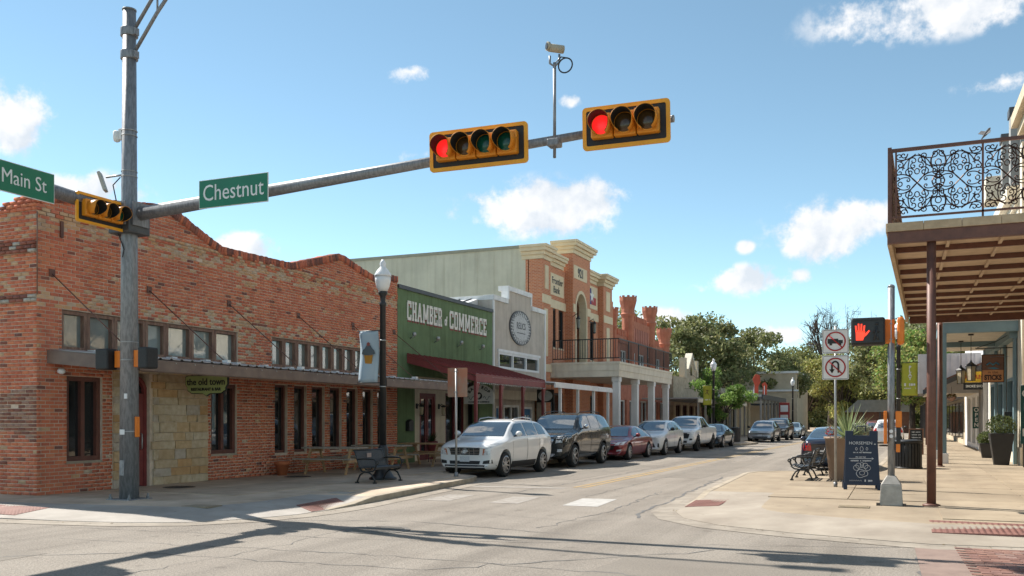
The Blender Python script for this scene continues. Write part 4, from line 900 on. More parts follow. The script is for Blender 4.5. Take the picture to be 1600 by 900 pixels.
bx('small_canopy', dark_cap, T, -15.5, -12.2, 106.4, 108.39, 3.3, 3.5); bx('canopy_post', dark_cap, T, -13, -12.8, 106.5, 106.7, .13, 3.3)
# red and white roof ornament
T = thing('rooster_sign', 'red and white rooftop ornament like a plumed bird above the cafe porch', 'sign', (-12.2, 88, 3.96)); T.scale = (.8, 1, .8)
MB().prism([(-.45, 0), (-.3, 1.2), (-.55, 1.9), (-.2, 2.5), (.3, 2.35), (.35, 1.5), (.1, 1.0), (.15, 0)], 'y', -.08, .08).build('plume', M('ornament_red', (.50, .07, .03)), T, bevel=.03)
MB().prism([(-.52, 0), (-.36, 1.2), (-.3, 0)], 'y', -.09, .09).build('white_edge', white_paint, T)
MB().prism([(.6, 0), (.65, .9), (.5, 1.35), (.9, 1.55), (1.15, 1.2), (1.05, 0)], 'y', -.08, .08).build('tail', M('ornament_red', (.50, .07, .03)), T, bevel=.03)
MB().box(.78, .86, -.1, .1, 0, 1.1).build('white_stripe', white_paint, T)
def scribble(F, w, h, mat, parent, seed=1, name='small_print'):     # lettering too small to read: a row of uneven strokes
    rr = random.Random(seed); mb = MB(); x = -w/2
    while x < w/2-h*.3:
        l = h*rr.uniform(.25, .7)
        if rr.random() < .84: mb.box(x, min(x+l, w/2), -h*rr.uniform(.3, .5), h*rr.uniform(.3, .5), -.001, .002)
        x += l+h*.16
    mb.xf(F); return setp(mb.build(name, mat, parent), kind='stuff')
# ------------------------------------------------------------------ traffic mast and signals
PX, PY, PZ = -13.9, 13.5, .10
T = thing('traffic_mast', 'tall grey galvanised traffic mast with two signal arms beside the brick restaurant', 'traffic mast', (PX, PY, PZ))
MB().tube([(0, 0, .03), (0, 0, 9.62)], [.185, .125], 16).build('pole', steel, T)
MB().lathe([(.135, 0), (.135, .03), (.05, .06)], (0, 0, 9.62), 16).build('cap', steel, T)
MB().box(-.3, .3, -.3, .3, 0, .045).build('base_plate', steel, T, bevel=.008)
for sx in (-1, 1):
    for sy in (-1, 1): MB().lathe([(.035, .046), (.035, .085), (.018, .086), (.018, .14)], (sx*.24, sy*.24, 0), 6, False).build('bolt', steel, T)
MB().box(-.06, .06, -.195, -.17, .5, .8).build('hand_hole', steel, T, bevel=.006)
for z in (1.35, 2.75, 3.1): MB().lathe([(.186-.0058*z, 0), (.188-.0058*z, .02)], (0, 0, z), 16).build('band', steel_l, T)
arm = MB().tube([(.1, 0, 5.6), (10.78, 0, 6.11)], [.135, .055], 12).build('mast_arm', steel, T); MB().lathe([(.057, -.02), (.057, .02)], (0, 0, 0), 8).xf(Matrix.Translation((10.79, 0, 6.11)) @ Matrix.Rotation(PI/2, 4, 'Y')).build('end_cap', steel, arm)
arm2 = MB().tube([(0, -.1, 5.6), (0, -9.2, 6.05)], [.135, .06], 12).build('mast_arm', steel, T)
MB().box(-.27, .27, -.27, .27, 5.22, 5.66).build('arm_collar', M('collar_steel', (.10, .105, .11), (.07, .075, .08), 5, .5, .5), T, bevel=.02)
MB().box(.27, .31, -.2, .2, 5.36, 5.82).build('flange', steel, arm, bevel=.005); MB().box(-.2, .2, -.31, -.27, 5.36, 5.82).build('flange', steel, arm2, bevel=.005)
la = MB().tube([(.1, 0, 8.75), (.7, 0, 9.45), (1.5, 0, 10.25), (3.0, 0, 10.75)], .035, 8).build('lamp_arm', steel, T); MB().tube([(.1, 0, 9.2), (.75, 0, 9.95), (1.6, 0, 10.55), (3.0, 0, 10.8)], .035, 8).build('lamp_arm', steel, T)
MB().tube([(.72, 0, 9.48), (.72, 0, 9.9)], .02, 6).build('lamp_strut', steel, la)
MB().box(2.9, 3.6, -.14, .14, 10.72, 10.86).build('luminaire', steel, la, bevel=.04)
for z in (8.72, 9.17): MB().lathe([(.165, 0), (.165, .16)], (0, 0, z-.06), 16).box(.1, .2, -.06, .06, z-.05, z+.09).build('clamp', steel, T, bevel=.006)
dc = MB().box(-.22, -.13, -.07, .07, 7.1, 7.32).build('camera_bracket', white_paint, T, bevel=.01); MB().lathe([(.02, -.1), (.06, -.08), (.075, -.02), (.075, .1), (.05, .12)], (-.27, -.05, 7.16), 12).build('dome_camera', white_paint, dc)
for z in (6.35, 6.45, 7.15, 7.25): MB().lathe([(.153, 0), (.153, .015)], (0, 0, z), 16).build('strap', steel_l, T)
rb = MB().tube([(-.12, -.05, 6.4), (-.5, -.1, 6.38)], .02, 6).build('radar_arm', steel_l, T); MB().box(-.03, .03, -.12, .12, -.19, .19).xf(Matrix.Translation((-.6, -.1, 6.3)) @ Matrix.Rotation(R(35), 4, 'Z') @ Matrix.Rotation(R(-18), 4, 'Y')).build('radar_box', M('radar_grey', (.42, .41, .36), None, 4, .6), rb, bevel=.01)
MB().tube([(-.15, -.08, 6.35), (-.3, -.12, 6.2), (-.2, -.14, 5.9), (-.16, -.15, 5.3), (.05, -.18, 4.9), (.02, -.19, 4.75)], .012, 5).build('cable', black_p, T)
for sx, w_ in ((-1, .30), (1, .22)):          # backs of the pedestrian heads
    h = MB().box(sx*.53-w_/2*1.1, sx*.53+w_/2*1.1, -.2, .1, 2.58, 2.99).build('pedestrian_head', black_p, T, bevel=.03)
    MB().box(sx*.25-.09, sx*.25+.09, -.05, .05, 2.62, 2.95).build('head_mount', orange_p, h, bevel=.01)
    for z in (2.66, 2.86): MB().box(min(sx*.17, sx*.4), max(sx*.17, sx*.4), -.02, .02, z, z+.04).build('head_bracket', orange_p, h)
for sx, z, hh in ((1, 1.45, .40), (-1, 1.08, .14)): MB().box(sx*.195-.02, sx*.195+.02, -.04, .06, z-hh/2, z+hh/2).build('push_button', orange_p, T, bevel=.01)
MB().box(-.06, .06, -.184, -.175, 1.3, 1.4).build('sticker', white_paint, T); MB().box(.04, .11, -.172, -.155, 2.0, 2.1).build('sticker', white_paint, T)

def signal(label, loc, n, lit, rz, lens, tilt=0.):
    T = thing('traffic_signal', label, 'traffic signal', loc, rz); T.rotation_euler = (0, tilt, rz)
    P = .345; W_ = n*P; H_ = .36; o = .14
    bw, bh = W_/2+o, H_/2+o
    def rr(w, h, r=.06):
        return [(sx*(w-r)+r*math.cos(a), sz*(h-r)+r*math.sin(a)) for sx, sz, a0 in ((1, 1, 0), (-1, 1, PI/2), (-1, -1, PI), (1, -1, 1.5*PI)) for a in [a0+PI/2*k/5 for k in range(6)]]
    MB().prism(rr(bw, bh), 'y', .02, .045).build('backplate', black_p, T)
    O, I = rr(bw+.004, bh+.004), rr(bw-.055, bh-.055, .03); m = len(O); b = MB()
    b.add([(x, .008, z) for x, z in O]+[(x, .008, z) for x, z in I]+[(x, .05, z) for x, z in O]+[(x, .019, z) for x, z in I], [(k, (k+1) % m, m+(k+1) % m, m+k) for k in range(m)]+[(k, (k+1) % m, 2*m+(k+1) % m, 2*m+k) for k in range(m)]+[(m+k, m+(k+1) % m, 3*m+(k+1) % m, 3*m+k) for k in range(m)])
    b.build('border', sig_border, T)
    for k in range(n):
        x = -W_/2+P*(k+.5)
        hs = MB().box(x-P/2+.006, x+P/2-.006, -.10, .2, -H_/2, H_/2).build('section_housing', sig_y, T, bevel=.02)
        MB().lathe([(.165, 0), (.165, .02), (.15, .02)], (0, 0, 0), 20).xf(Matrix.Translation((x, -.10, 0)) @ Matrix.Rotation(PI/2, 4, 'X')).build('door_ring', sig_y, hs)
        lm = lens_red if k == lit else lens[k]
        MB().lathe([(.148, 0), (.135, .015), (.09, .03), (.04, .036), (.005, .038)], (0, 0, 0), 20).xf(Matrix.Translation((x, -.115, 0)) @ Matrix.Rotation(PI/2, 4, 'X')).build('lens', lm, hs)
        v = MB(); NA = 20; a0, a1 = R(-62), R(242); vs = []
        for t, yy in ((0, -.11), (1, -.37)):
            for q in range(NA+1):
                a = a0+(a1-a0)*q/NA; cut = 1-.55*t*max(0, -math.sin(a))**1.3
                yv = -.11+(yy+.11)*(cut if t else 1); r = .158-.004*t
                vs.append((x+r*math.cos(a), yv, r*math.sin(a)))
        v.add(vs, [(q, q+1, NA+2+q, NA+1+q) for q in range(NA)], True)
        vo = v.build('visor', sig_y, hs); s = vo.modifiers.new('solid', 'SOLIDIFY'); s.thickness = .006; s.offset = 1
        s.use_rim = True; vo.data.materials.append(black_p); s.material_offset = 0
        # dark lining
        l = MB(); l.add([(x+(px-x)*.965, py, pz*.965) for px, py, pz in vs], [(q, q+1, NA+2+q, NA+1+q) for q in range(NA)], True); l.build('visor_lining', black_p, vo)
        if k < n-1: MB().box(x+P/2-.03, x+P/2+.03, -.06, .1, H_/2+.001, H_/2+.03).build('hinge', sig_y, hs)
    MB().box(-.05, .05, .2, .34, -.1, .1).build('mount', steel, T)
    return T
g3 = [lens_amber, lens_amber, lens_green, lens_green]
signal('four lens yellow traffic signal in black backplate, red lit, midway along the mast arm', (-6.18, 13.15, 6.05), 4, 0, R(5), [lens_red, lens_amber, lens_green, lens_green], R(-1.0))
signal('three lens yellow traffic signal with red lit at the tip of the mast arm', (-3.74, 13.15, 6.10), 3, 0, R(5), [lens_red, lens_amber, lens_amber, lens_green], R(-1.0))
signal('yellow traffic signal seen from the side, hooded lenses turned away, close to the mast', (-13.78, 12.72, 5.60), 3, -1, R(90), [lens_amber, lens_amber, lens_green, lens_green]).scale = (.86, .86, .86)
signal('yellow traffic signal over the side street beyond the Main St sign', (-13.55, 8.6, 5.95), 3, -1, R(90), [lens_amber, lens_amber, lens_green, lens_green])
signal('yellow traffic signal at the tip of the side street mast arm', (-13.55, 6.9, 6.05), 4, -1, R(90), [lens_amber, lens_amber, lens_green, lens_green])
def street_sign(label, loc, rz, w, txt, size, sx=.88, dx=0.):
    T = thing('street_sign', label, 'street sign', loc, rz); T.scale = (1.17, 1, 1.17)
    MB().box(-w/2, w/2, -.004, .012, -.225, .225).build('edge', sign_white, T, bevel=.003); MB().box(-w/2+.012, w/2-.012, -.009, -.0045, -.213, .213).build('panel', sign_green, T)
    text(txt, size, sign_white, T, fr_south(dx, -.0125, .0), off=0., sx=sx, ext=.002)
    for x in (-w*.3, w*.3): MB().box(x-.03, x+.03, .0125, .2, -.1, .1).build('bracket', steel_l, T)
street_sign('green Chestnut street name sign fixed to the signal mast arm', (-11.1, 13.2, 5.84), 0, 1.34, 'Chestnut', .36)
street_sign('green Main St street name sign on the side street mast arm', (-13.72, 10.78, 5.76), R(90), 1.44, 'Main St', .30, .84, .20)
# video camera on its riser
T = thing('traffic_camera', 'beige video camera on a thin riser above the mast arm', 'camera', (-4.98, 13.45, 5.82)); CS = Matrix.Diagonal((.58, .58, .58, 1))
MB().cyl((0, 0, 0), (0, 0, 1.5), .026, n=8).build('riser', steel, T); MB().box(-.1, .1, -.1, .1, .17, .29).build('clamp', steel, T, bevel=.02)
MB().tube([(-.08, 0, 1.62), (-.08, 0, 1.5), (.0, 0, 1.44), (.08, 0, 1.5), (.08, 0, 1.62)], .018, 6).build('yoke', steel, T)
hm = M('camera_beige', (.40, .36, .27), None, 4, .5)
cb = MB().tube([(0, -.2, 0), (0, .22, 0)], .11, 14).xf(Matrix.Translation((.02, 0, 1.72)) @ Matrix.Rotation(R(-48), 4, 'Z') @ CS).build('housing', hm, T); MB().tube([(0, -.26, 0), (0, -.19, 0)], [.12, .118], 14).xf(Matrix.Translation((.02, 0, 1.74)) @ Matrix.Rotation(R(-48), 4, 'Z') @ CS).build('sunshield', hm, cb)
MB().cyl((0, -.275, 0), (0, -.262, 0), .09, n=14).xf(Matrix.Translation((.02, 0, 1.74)) @ Matrix.Rotation(R(-48), 4, 'Z') @ CS).build('lens', black_m, cb)
MB().tube([(.19+.115*math.cos(2*PI*k/20), -.03, 1.42+.115*math.sin(2*PI*k/20)) for k in range(20)], .012, 5, closed=True).tube([(.02, 0, 1.5), (.12, -.03, 1.56), (.22, -.03, 1.53)], .01, 5).build('cable_loop', black_p, T)

# ------------------------------------------------------------------ pedestrian pole at the right corner
T = thing('pedestrian_signal', 'short grey signal pole with lit orange hand and orange push buttons', 'pedestrian signal', (-.11, 18.0, .13))
MB().tube([(0, 0, .45), (0, 0, 3.98)], .062, 14).build('pole', steel, T); MB().lathe([(.066, 0), (.05, .04), (.0, .06)], (0, 0, 3.98), 14).build('cap', steel, T)
alu = M('cast_aluminium', (.40, .37, .33), (.30, .28, .25), 8, .6, .4)
MB().hexa([(-.2, -.2, .0), (.2, -.2, 0), (.2, .2, 0), (-.2, .2, 0), (-.175, -.175, .38), (.175, -.175, .38), (.175, .175, .38), (-.175, .175, .38)]).hexa([(-.175, -.175, .381), (.175, -.175, .381), (.175, .175, .381), (-.175, .175, .381), (-.075, -.075, .54), (.075, -.075, .54), (.075, .075, .54), (-.075, .075, .54)]).build('base', alu, T, bevel=.012)
for sx in (-1, 1): MB().box(sx*.22-.03, sx*.22+.03, -.22, -.16, 0, .05).build('bolt', iron, T)
hd = MB().box(-.68, -.10, -.28, .05, 2.92, 3.42).build('head', black_p, T, bevel=.04)
MB().box(-.64, -.14, -.335, -.281, 2.96, 3.38).box(-.64, -.14, -.36, -.336, 3.36, 3.39).build('visor_box', black_m, hd)
# lit hand with five fingers, and the unlit walking figure
hx, hz, yy = -.52, 3.12, -.340
hp = MB(); hp.prism([(hx-.07, hz-.12), (hx+.05, hz-.12), (hx+.085, hz-.02), (hx+.085, hz+.04), (hx-.075, hz+.06)], 'y', yy-.006, yy)
hp.build('hand_palm', hand_lit, hd)
for dx, z0, z1, lean in ((-.062, .06, .15, -.012), (-.022, .062, .185, -.004), (.02, .06, .18, .004), (.062, .05, .15, .012)):
    MB().prism([(hx+dx-.015, hz+z0-.02), (hx+dx+.015, hz+z0-.02), (hx+dx+.014+lean, hz+z1), (hx+dx-.014+lean, hz+z1)], 'y', yy-.006, yy-.0005).build('finger', hand_lit, hd)
MB().prism([(hx+.07, hz-.06), (hx+.085, hz-.0), (hx+.15, hz+.065), (hx+.165, hz+.045), (hx+.11, hz-.03)], 'y', yy-.006, yy-.0003).build('thumb', hand_lit, hd)
wk = MB(); wk.tube([(-.24, yy, 3.24), (-.25, yy, 3.12), (-.29, yy, 3.0)], .02, 6).tube([(-.25, yy, 3.12), (-.21, yy, 3.0)], .02, 6).tube([(-.3, yy, 3.12), (-.25, yy, 3.22), (-.2, yy, 3.13)], .014, 6).lathe([(.02, -.02), (.03, .01), (.015, .03)], (-.235, yy, 3.29), 8); wk.build('walking_figure', walk_dim, hd)
mn = MB().box(-.13, .06, -.06, .04, 2.95, 3.4).build('head_mount', orange_p, T, bevel=.02); MB().box(.1, .22, -.2, .2, 2.93, 3.42).build('side_head', orange_p, T, bevel=.05)
for z in (3.02, 3.3): MB().lathe([(.07, 0), (.07, .015)], (0, 0, z), 14).build('strap', steel_l, T)
MB().box(-.125, -.07, -.12, .08, 1.12, 1.72).build('button_sign', orange_p, T, bevel=.01)
b2 = MB().box(.07, .18, -.06, .06, 1.42, 1.72).build('button_housing', orange_p, T, bevel=.02); MB().box(.08, .15, -.05, .05, .97, 1.12).build('button', orange_p, b2, bevel=.01); MB().box(.085, .16, -.04, .04, 1.12, 1.42).build('button_panel', black_p, b2)
MB().lathe([(.033, 0), (.033, .004)], (0, 0, 0), 14).xf(Matrix.Translation((.0, -.063, 1.35)) @ Matrix.Rotation(PI/2, 4, 'X')).build('sticker', white_paint, T); MB().lathe([(.033, 0), (.033, .004)], (0, 0, 0), 14).xf(Matrix.Translation((.0, -.063, 1.26)) @ Matrix.Rotation(PI/2, 4, 'X')).build('sticker', white_paint, T)

# ------------------------------------------------------------------ regulatory signs on posts
def rsq(w, h, r=.03): return [(sx*(w-r)+r*math.cos(a), sz*(h-r)+r*math.sin(a)) for sx, sz, a0 in ((1, 1, 0), (-1, 1, PI/2), (-1, -1, PI), (1, -1, 1.5*PI)) for a in [a0+PI/2*k/4 for k in range(5)]]
T = thing('sign_post', 'steel post with no trucks and no U turn signs beside the chalkboard sign', 'road sign', (-1.32, 22.2, .13))
MB().cyl((0, 0, 0), (0, 0, 3.72), .03, n=10).build('post', steel_l, T); MB().cyl((0, 0, 0), (0, 0, .12), .045, n=10).build('sleeve', steel, T)
for zc, kind in ((3.36, 0), (2.76, 1)):
    p = MB().prism(rsq(.29, .28), 'y', -.05, -.042).build('sign_plate', sign_white, T); p.location = (0, 0, zc)
    MB().tube([(x, -.0515, z) for x, z in rsq(.272, .262)], .005, 4, closed=True).build('sign_border', sign_black, p)
    g = MB()
    if kind == 0: g.box(-.17, .06, -.055, -.0505, -.05, .06).box(.062, .16, -.055, -.0505, -.05, .03).box(-.13, -.07, -.0555, -.0507, -.09, -.03).box(.07, .13, -.0555, -.0507, -.09, -.03)
    else:
        pts = [(-.075, -.1), (-.075, .06)]+[(-.075+.07*(1-math.cos(a))+0, .06+.075*math.sin(a)) for a in [PI*k/8 for k in range(1, 8)]]+[(.065, .06), (.065, -.12)]
        g.tube([(x, -.053, z) for x, z in pts], .022, 6); g.prism([(-.135, -.04), (-.015, -.04), (-.075, -.135)], 'y', -.057, -.0505)
    g.build('symbol', sign_black, p)
    MB().tube([(.21*math.cos(2*PI*k/36), -.056, .21*math.sin(2*PI*k/36)) for k in range(36)], .017, 6, closed=True).build('prohibition_ring', sign_red, p)
    MB().tube([(-.15, -.060, .15), (.15, -.060, -.15)], .015, 6).build('prohibition_bar', sign_red, p)
T = thing('sign_post', 'bare back of a square sign on a post at the kerb before the parked cars', 'road sign', (-11.15, 22.35, .13))
MB().cyl((0, 0, 0), (0, 0, 2.95), .03, n=10).build('post', steel_l, T); MB().lathe([(.07, 0), (.06, .05), (.04, .12)], (0, 0, 0), 10).build('sleeve', steel, T)
sp = MB().prism(rsq(.3, .4), 'y', .035, .043).build('sign_plate', M('sign_back', (.36, .27, .21), (.46, .18, .11), 2.2, .35, .6), T); sp.location = (.02, 0, 2.58)
for z in (2.3, 2.86): MB().box(-.05, .05, -.035, .035, z, z+.03).build('clamp', steel_l, T)

# ------------------------------------------------------------------ street lamps with banners
def lamp(label, loc, banner=None, bl=None, side=-1):
    T = thing('street_lamp', label, 'street lamp', loc, 0, None)
    MB().lathe([(.36, 0), (.36, .05), (.30, .08), (.24, .16), (.17, .28), (.14, .42), (.14, .8), (.12, .84), (.095, .9)], (0, 0, 0), 16).build('base', black_m, T)
    MB().lathe([(.09, .85), (.075, 4.5), (.09, 4.52), (.09, 4.58), (.065, 4.62), (.075, 4.75), (.12, 4.83), (.12, 4.88)], (0, 0, 0), 14).build('column', black_m, T)
    for z in (2.4, 3.6): MB().lathe([(.085, 0), (.085, .03)], (0, 0, z), 14).build('band', steel_l, T)
    MB().lathe([(.11, 4.881), (.17, 5.0), (.205, 5.15), (.205, 5.27)], (0, 0, 0), 18).build('globe', globe_m, T)
    MB().lathe([(.225, 5.271), (.22, 5.31), (.16, 5.42), (.085, 5.5), (.07, 5.55), (.085, 5.6), (.05, 5.68), (.01, 5.72)], (0, 0, 0), 18).build('globe_top', globe_m, T)
    if banner:
        for z in (3.88, 2.52): MB().cyl((0, 0, z), (side*.78, 0, z), .012, n=6).build('banner_arm', black_m, T)
        nx, nz = 5, 14; vs = []; s = side
        for j in range(nz+1):
            for i in range(nx+1):
                x = s*(.14+.58*i/nx); z = 3.87-1.34*j/nz; vs.append((x-(.02*s*math.sin(j/nz*PI)), .035*math.sin(j/nz*PI*1.6)+.012*math.sin(i*1.3), z))
        b = MB().add(vs, [(j*(nx+1)+i, j*(nx+1)+i+1, (j+1)*(nx+1)+i+1, (j+1)*(nx+1)+i) for j in range(nz) for i in range(nx)], True).build('banner', bl, T)
        so_ = b.modifiers.new('solid', 'SOLIDIFY'); so_.thickness = .006
        if banner == 'cake':
            X = side*.43
            MB().prism([(X-.13, 3.25), (X+.13, 3.25), (X+.1, 3.02), (X-.1, 3.02)], 'y', -.016, -.008).build('cake_cup', M('print_orange', (.52, .23, .03), None, 4, .8), b)
            MB().prism([(X-.2, 3.28), (X-.17, 3.37), (X-.1, 3.43), (X-.06, 3.5), (X+.06, 3.5), (X+.1, 3.43), (X+.17, 3.37), (X+.2, 3.28), (X+.1, 3.24), (X-.1, 3.24)], 'y', -.018, -.01).build('cake_icing', M('print_slate', (.10, .12, .13), None, 4, .8), b)
            MB().prism([(X+.05*math.cos(2*PI*k/12), 3.53+.05*math.sin(2*PI*k/12)) for k in range(12)], 'y', -.02, -.012).build('cake_cherry', M('print_red', (.3, .08, .06)), b)
            for q in range(3): scribble(fr_south(X, .0+.004*q, 2.88-.1*q), .44, .06, M('print_pale', (.62, .64, .66)), b, q)
            MB().box(X-.27, X+.27, -.008+.018, -.003+.018, 2.60, 2.62).build('print_line', M('print_pale', (.62, .64, .66)), b)
        elif banner == 'play':
            for q, ch in enumerate('PLAY'): text(ch, .17, letter_w, b, fr_south(side*.43, -.032, 3.68-.15*q), off=.008)
            scribble(fr_south(side*.43, -.04, 2.98), .44, .13, letter_w, b, 5); scribble(fr_south(side*.43, -.035, 2.83), .44, .05, letter_w, b, 6)
        elif banner == 'figure':
            m_ = M('print_brown', (.16, .06, .03)); X = side*.43
            MB().tube([(X-.12, -.04, 3.3), (X, -.045, 3.42), (X+.05, -.045, 3.6)], .02, 5).tube([(X-.1, -.045, 3.6), (X+.02, -.045, 3.5), (X+.15, -.045, 3.52)], .02, 5).tube([(X, -.045, 3.42), (X+.12, -.045, 3.25)], .02, 5).build('print_figure', m_, b); scribble(fr_south(X, -.035, 2.9), .4, .1, letter_w, b, 8)
    return T
lamp('black lamp post with white acorn globe and pale blue cupcake banner behind the bench', (-12.3, 20.4, .13), 'cake', banner_blue, -1)
lamp('black lamp post with lime banner of a leaping figure by the far parked cars', (-11.6, 62.6, .13), 'figure', banner_lime, -1)
lamp('far black lamp post with white globe before the tan corner block', (-9.6, 94, .13))
lamp('black lamp post with lime PLAY banner behind the pedestrian pole', (.03, 40.5, .13), 'play', banner_lime, 1)

# ------------------------------------------------------------------ benches
def scroll_bench(label, loc, rz, solid=False):
    """faces -Y locally, length along x"""
    T = thing('bench', label, 'bench', (loc[0], loc[1], .143), rz); L = 1.5; T.scale = (.86, .9, .9)
    for sx in (-1, 1):
        x = sx*(L/2-.04); e = MB()
        e.tube([(x, -.27, .03), (x, -.25, .1), (x, -.17, .24), (x, -.06, .3), (x, .08, .3), (x, .2, .22), (x, .26, .1), (x, .29, .03)], .024, 7)
        e.tube([(x, -.29, .40), (x, -.20, .33), (x, 0, .3), (x, .17, .33), (x, .22, .45), (x, .3, .68), (x, .36, .86)], .022, 7)
        e.tube([(x, -.27, .41), (x, -.31, .50), (x, -.31, .58), (x, -.25, .645), (x, -.1, .66), (x, .1, .66), (x, .27, .64)], .024, 7)
        e.tube([(x, -.31+.04*math.cos(a)-.02, .56+.04*math.sin(a)) for a in [2*PI*k/12 for k in range(12)]], .018, 6, closed=True)
        e.tube([(x, -.05+.13*math.cos(a), .46+.1*math.sin(a)) for a in [PI*1.05+PI*.9*k/8 for k in range(9)]], .014, 6)
        e.box(x-.04, x+.04, -.31, -.22, 0, .035).box(x-.04, x+.04, .25, .34, 0, .035); e.build('end_frame', black_m, T)
    if solid:
        vs = []; prof_ = [(-.28, .37), (-.29, .43), (-.25, .455), (.12, .415), (.2, .44), (.35, .86), (.38, .88)]
        MB().add([(x, y, z) for x in (-L/2+.0, L/2-.0) for y, z in prof_], [(k, k+1, len(prof_)+k+1, len(prof_)+k) for k in range(len(prof_)-1)]).build('seat_shell', M('mesh_grey', (.055, .058, .06), (.03, .03, .032), 55, .5, .4, lo=.45, hi=.55), T).modifiers.new('solid', 'SOLIDIFY').thickness = .02
        MB().tube([(-L/2, .375, .885), (L/2, .375, .885)], .022, 8).build('top_rail', black_m, T); MB().box(-.2, .02, .275, .295, .68, .8).xf(Matrix.Rotation(0, 4, 'X')).build('plaque', M('plaque', (.36, .27, .24)), T)
    else:
        for k in range(6):
            y = -.26+k*.075; z = .42-.05*math.sin(k/5*PI*.8); MB().box(-L/2+.05, L/2-.05, y-.026, y+.026, z-.012, z+.014).build('seat_slat', black_m, T, bevel=.006)
        for k in range(6):
            t = k/5; y = .235+.13*t; z = .50+.36*t; MB().box(-L/2+.05, L/2-.05, -.012, .012, -.028, .028).xf(Matrix.Translation((0, y, z)) @ Matrix.Rotation(R(-20), 4, 'X')).build('back_slat', black_m, T, bevel=.006)
    return T
scroll_bench('black mesh bench with scrolled iron arms in front of the cupcake banner lamp', (-11.85, 19.5, .13), R(90), True)
scroll_bench('black slatted iron bench at the kerb, in front of the taupe planter', (-2.25, 24.75, .13), R(-90))
scroll_bench('second black slatted iron bench, behind the first one and beside the dark sedan', (-2.15, 27.0, .13), R(-90))
# ------------------------------------------------------------------ picnic tables
def picnic(label, loc, rz, m, mt):
    T = thing('picnic_table', label, 'picnic table', (loc[0], loc[1], .143), rz); L = 1.75
    for k in range(5): MB().box(-L/2, L/2, -.37+k*.15, -.37+k*.15+.14, .72, .76).build('top_plank', mt, T, bevel=.006)
    for s in (-1, 1):
        for k in range(2): MB().box(-L/2, L/2, s*.72-.14+k*.145, s*.72-.005+k*.145, .42, .46).build('seat_plank', mt, T, bevel=.006)
    for x in (-.62, .62):
        for s in (-1, 1):
            MB().hexa([(x-.02, s*.62-.05, 0), (x+.02, s*.62-.05, 0), (x+.02, s*.62+.05, 0), (x-.02, s*.62+.05, 0), (x-.02, s*.28-.05, .72), (x+.02, s*.28-.05, .72), (x+.02, s*.28+.05, .72), (x-.02, s*.28+.05, .72)]).build('leg', m, T)
        MB().box(x+.021, x+.06, -.84, .84, .33, .419).build('seat_beam', m, T); MB().box(x+.021, x+.06, -.36, .36, .63, .719).build('top_beam', m, T)
    return T
picnic('weathered picnic table beside the terracotta pot', (-14.85, 22.0, .13), R(8), wood_table, wood_grey)
picnic('weathered picnic table in the row, half hidden behind the mesh bench', (-14.75, 24.4, .13), R(4), wood_table, wood_grey)
picnic('honey brown picnic table in front of the green hall corner', (-14.55, 26.9, .13), R(-3), wood_table, wood_table)
T = thing('flower_pot', 'plain terracotta pot at the foot of the brick wall', 'pot', (-15.75, 20.75, .13)); MB().lathe([(.13, 0), (.19, .3), (.215, .301), (.22, .4), (.19, .4), (.18, .36)], (0, 0, 0), 16).build('pot', terra, T); MB().lathe([(.18, .34), (.1, .355)], (0, 0, 0), 14).build('soil', tar, T)

# ------------------------------------------------------------------ A-frame board
T = thing('sandwich_board', 'navy A-frame sandwich board with white drawn lettering and arrow', 'sandwich board', (-.75, 21.75, .143), R(6))
for sgn, nm in ((-1, 'front_panel'), (1, 'back_panel')):
    p = MB().prism([(-.37, .10), (.37, .10), (.33, 1.22), (-.33, 1.22)], 'y', -.014, .014)
    p.box(-.39, -.31, -.022, .022, .0, .16); p.box(.31, .39, -.022, .022, 0, .16); p.box(-.34, -.17, -.022, .022, 1.1, 1.32); p.box(.17, .34, -.022, .022, 1.1, 1.32); p.box(-.17, .17, -.02, .02, 1.13, 1.2)
    p.xf(Matrix.Translation((0, sgn*.27, 0)) @ Matrix.Rotation(sgn*R(11.5), 4, 'X')); po = p.build(nm, navy, T, bevel=.006)
    if sgn == -1:
        F = Matrix.Translation((0, -.27, 0)) @ Matrix.Rotation(-R(11.5), 4, 'X')
        def put(mb, nm='chalk_drawing'): mb.xf(F); mb.build(nm, chalk, po)
        text('HORSEMEN', .095, chalk, po, F @ fr_south(-.02, -.017, 1.04))
        for w_, h_, z, dx, sd_ in ((.05, .03, 1.02, .27, 1), (.4, .028, .83, 0, 2), (.26, .024, .728, 0, 3), (.46, .034, .645, 0, 4), (.2, .05, .20, .15, 5)): scribble(F @ fr_south(dx, -.016, z), w_, h_, chalk, po, sd_)
        put(MB().box(-.27, .22, -.019, -.015, .69, .70)); put(MB().prism([(.20, .665), (.25, .695), (.20, .725), (.22, .695)], 'y', -.0195, -.0155), 'chalk_arrow')
        for dx, s in ((-.11, .032), (0, .055), (.11, .032)): put(MB().tube([(dx+s*.62*math.sin(a)*(1-.45*max(0, math.cos(a))), -.017, .915+s*math.cos(a)) for a in [2*PI*k/14 for k in range(14)]], .0045, 4, closed=True))
        for q in range(5):
            a = PI*(.12+.19*q); put(MB().tube([(.0+.125*math.cos(a)+.035*math.cos(b_)*abs(math.sin(a))+.05*math.cos(b_)*abs(math.cos(a)), -.017, .45+.1*math.sin(a)+.06*math.sin(b_)) for b_ in [2*PI*k/14 for k in range(14)]], .005, 4, closed=True))
        put(MB().tube([(.12*math.cos(a), -.017, .36+.085*math.sin(a)*(1+.2*math.cos(3*a))) for a in [2*PI*k/22 for k in range(22)]], .006, 4, closed=True))
        put(MB().tube([(.055*math.cos(a), -.018, .37+.045*math.sin(a)) for a in [2*PI*k/14 for k in range(14)]], .005, 4, closed=True))
        put(MB().tube([(-.27+.02*k, -.017, .2+.012*(-1)**k) for k in range(14)], .004, 4))
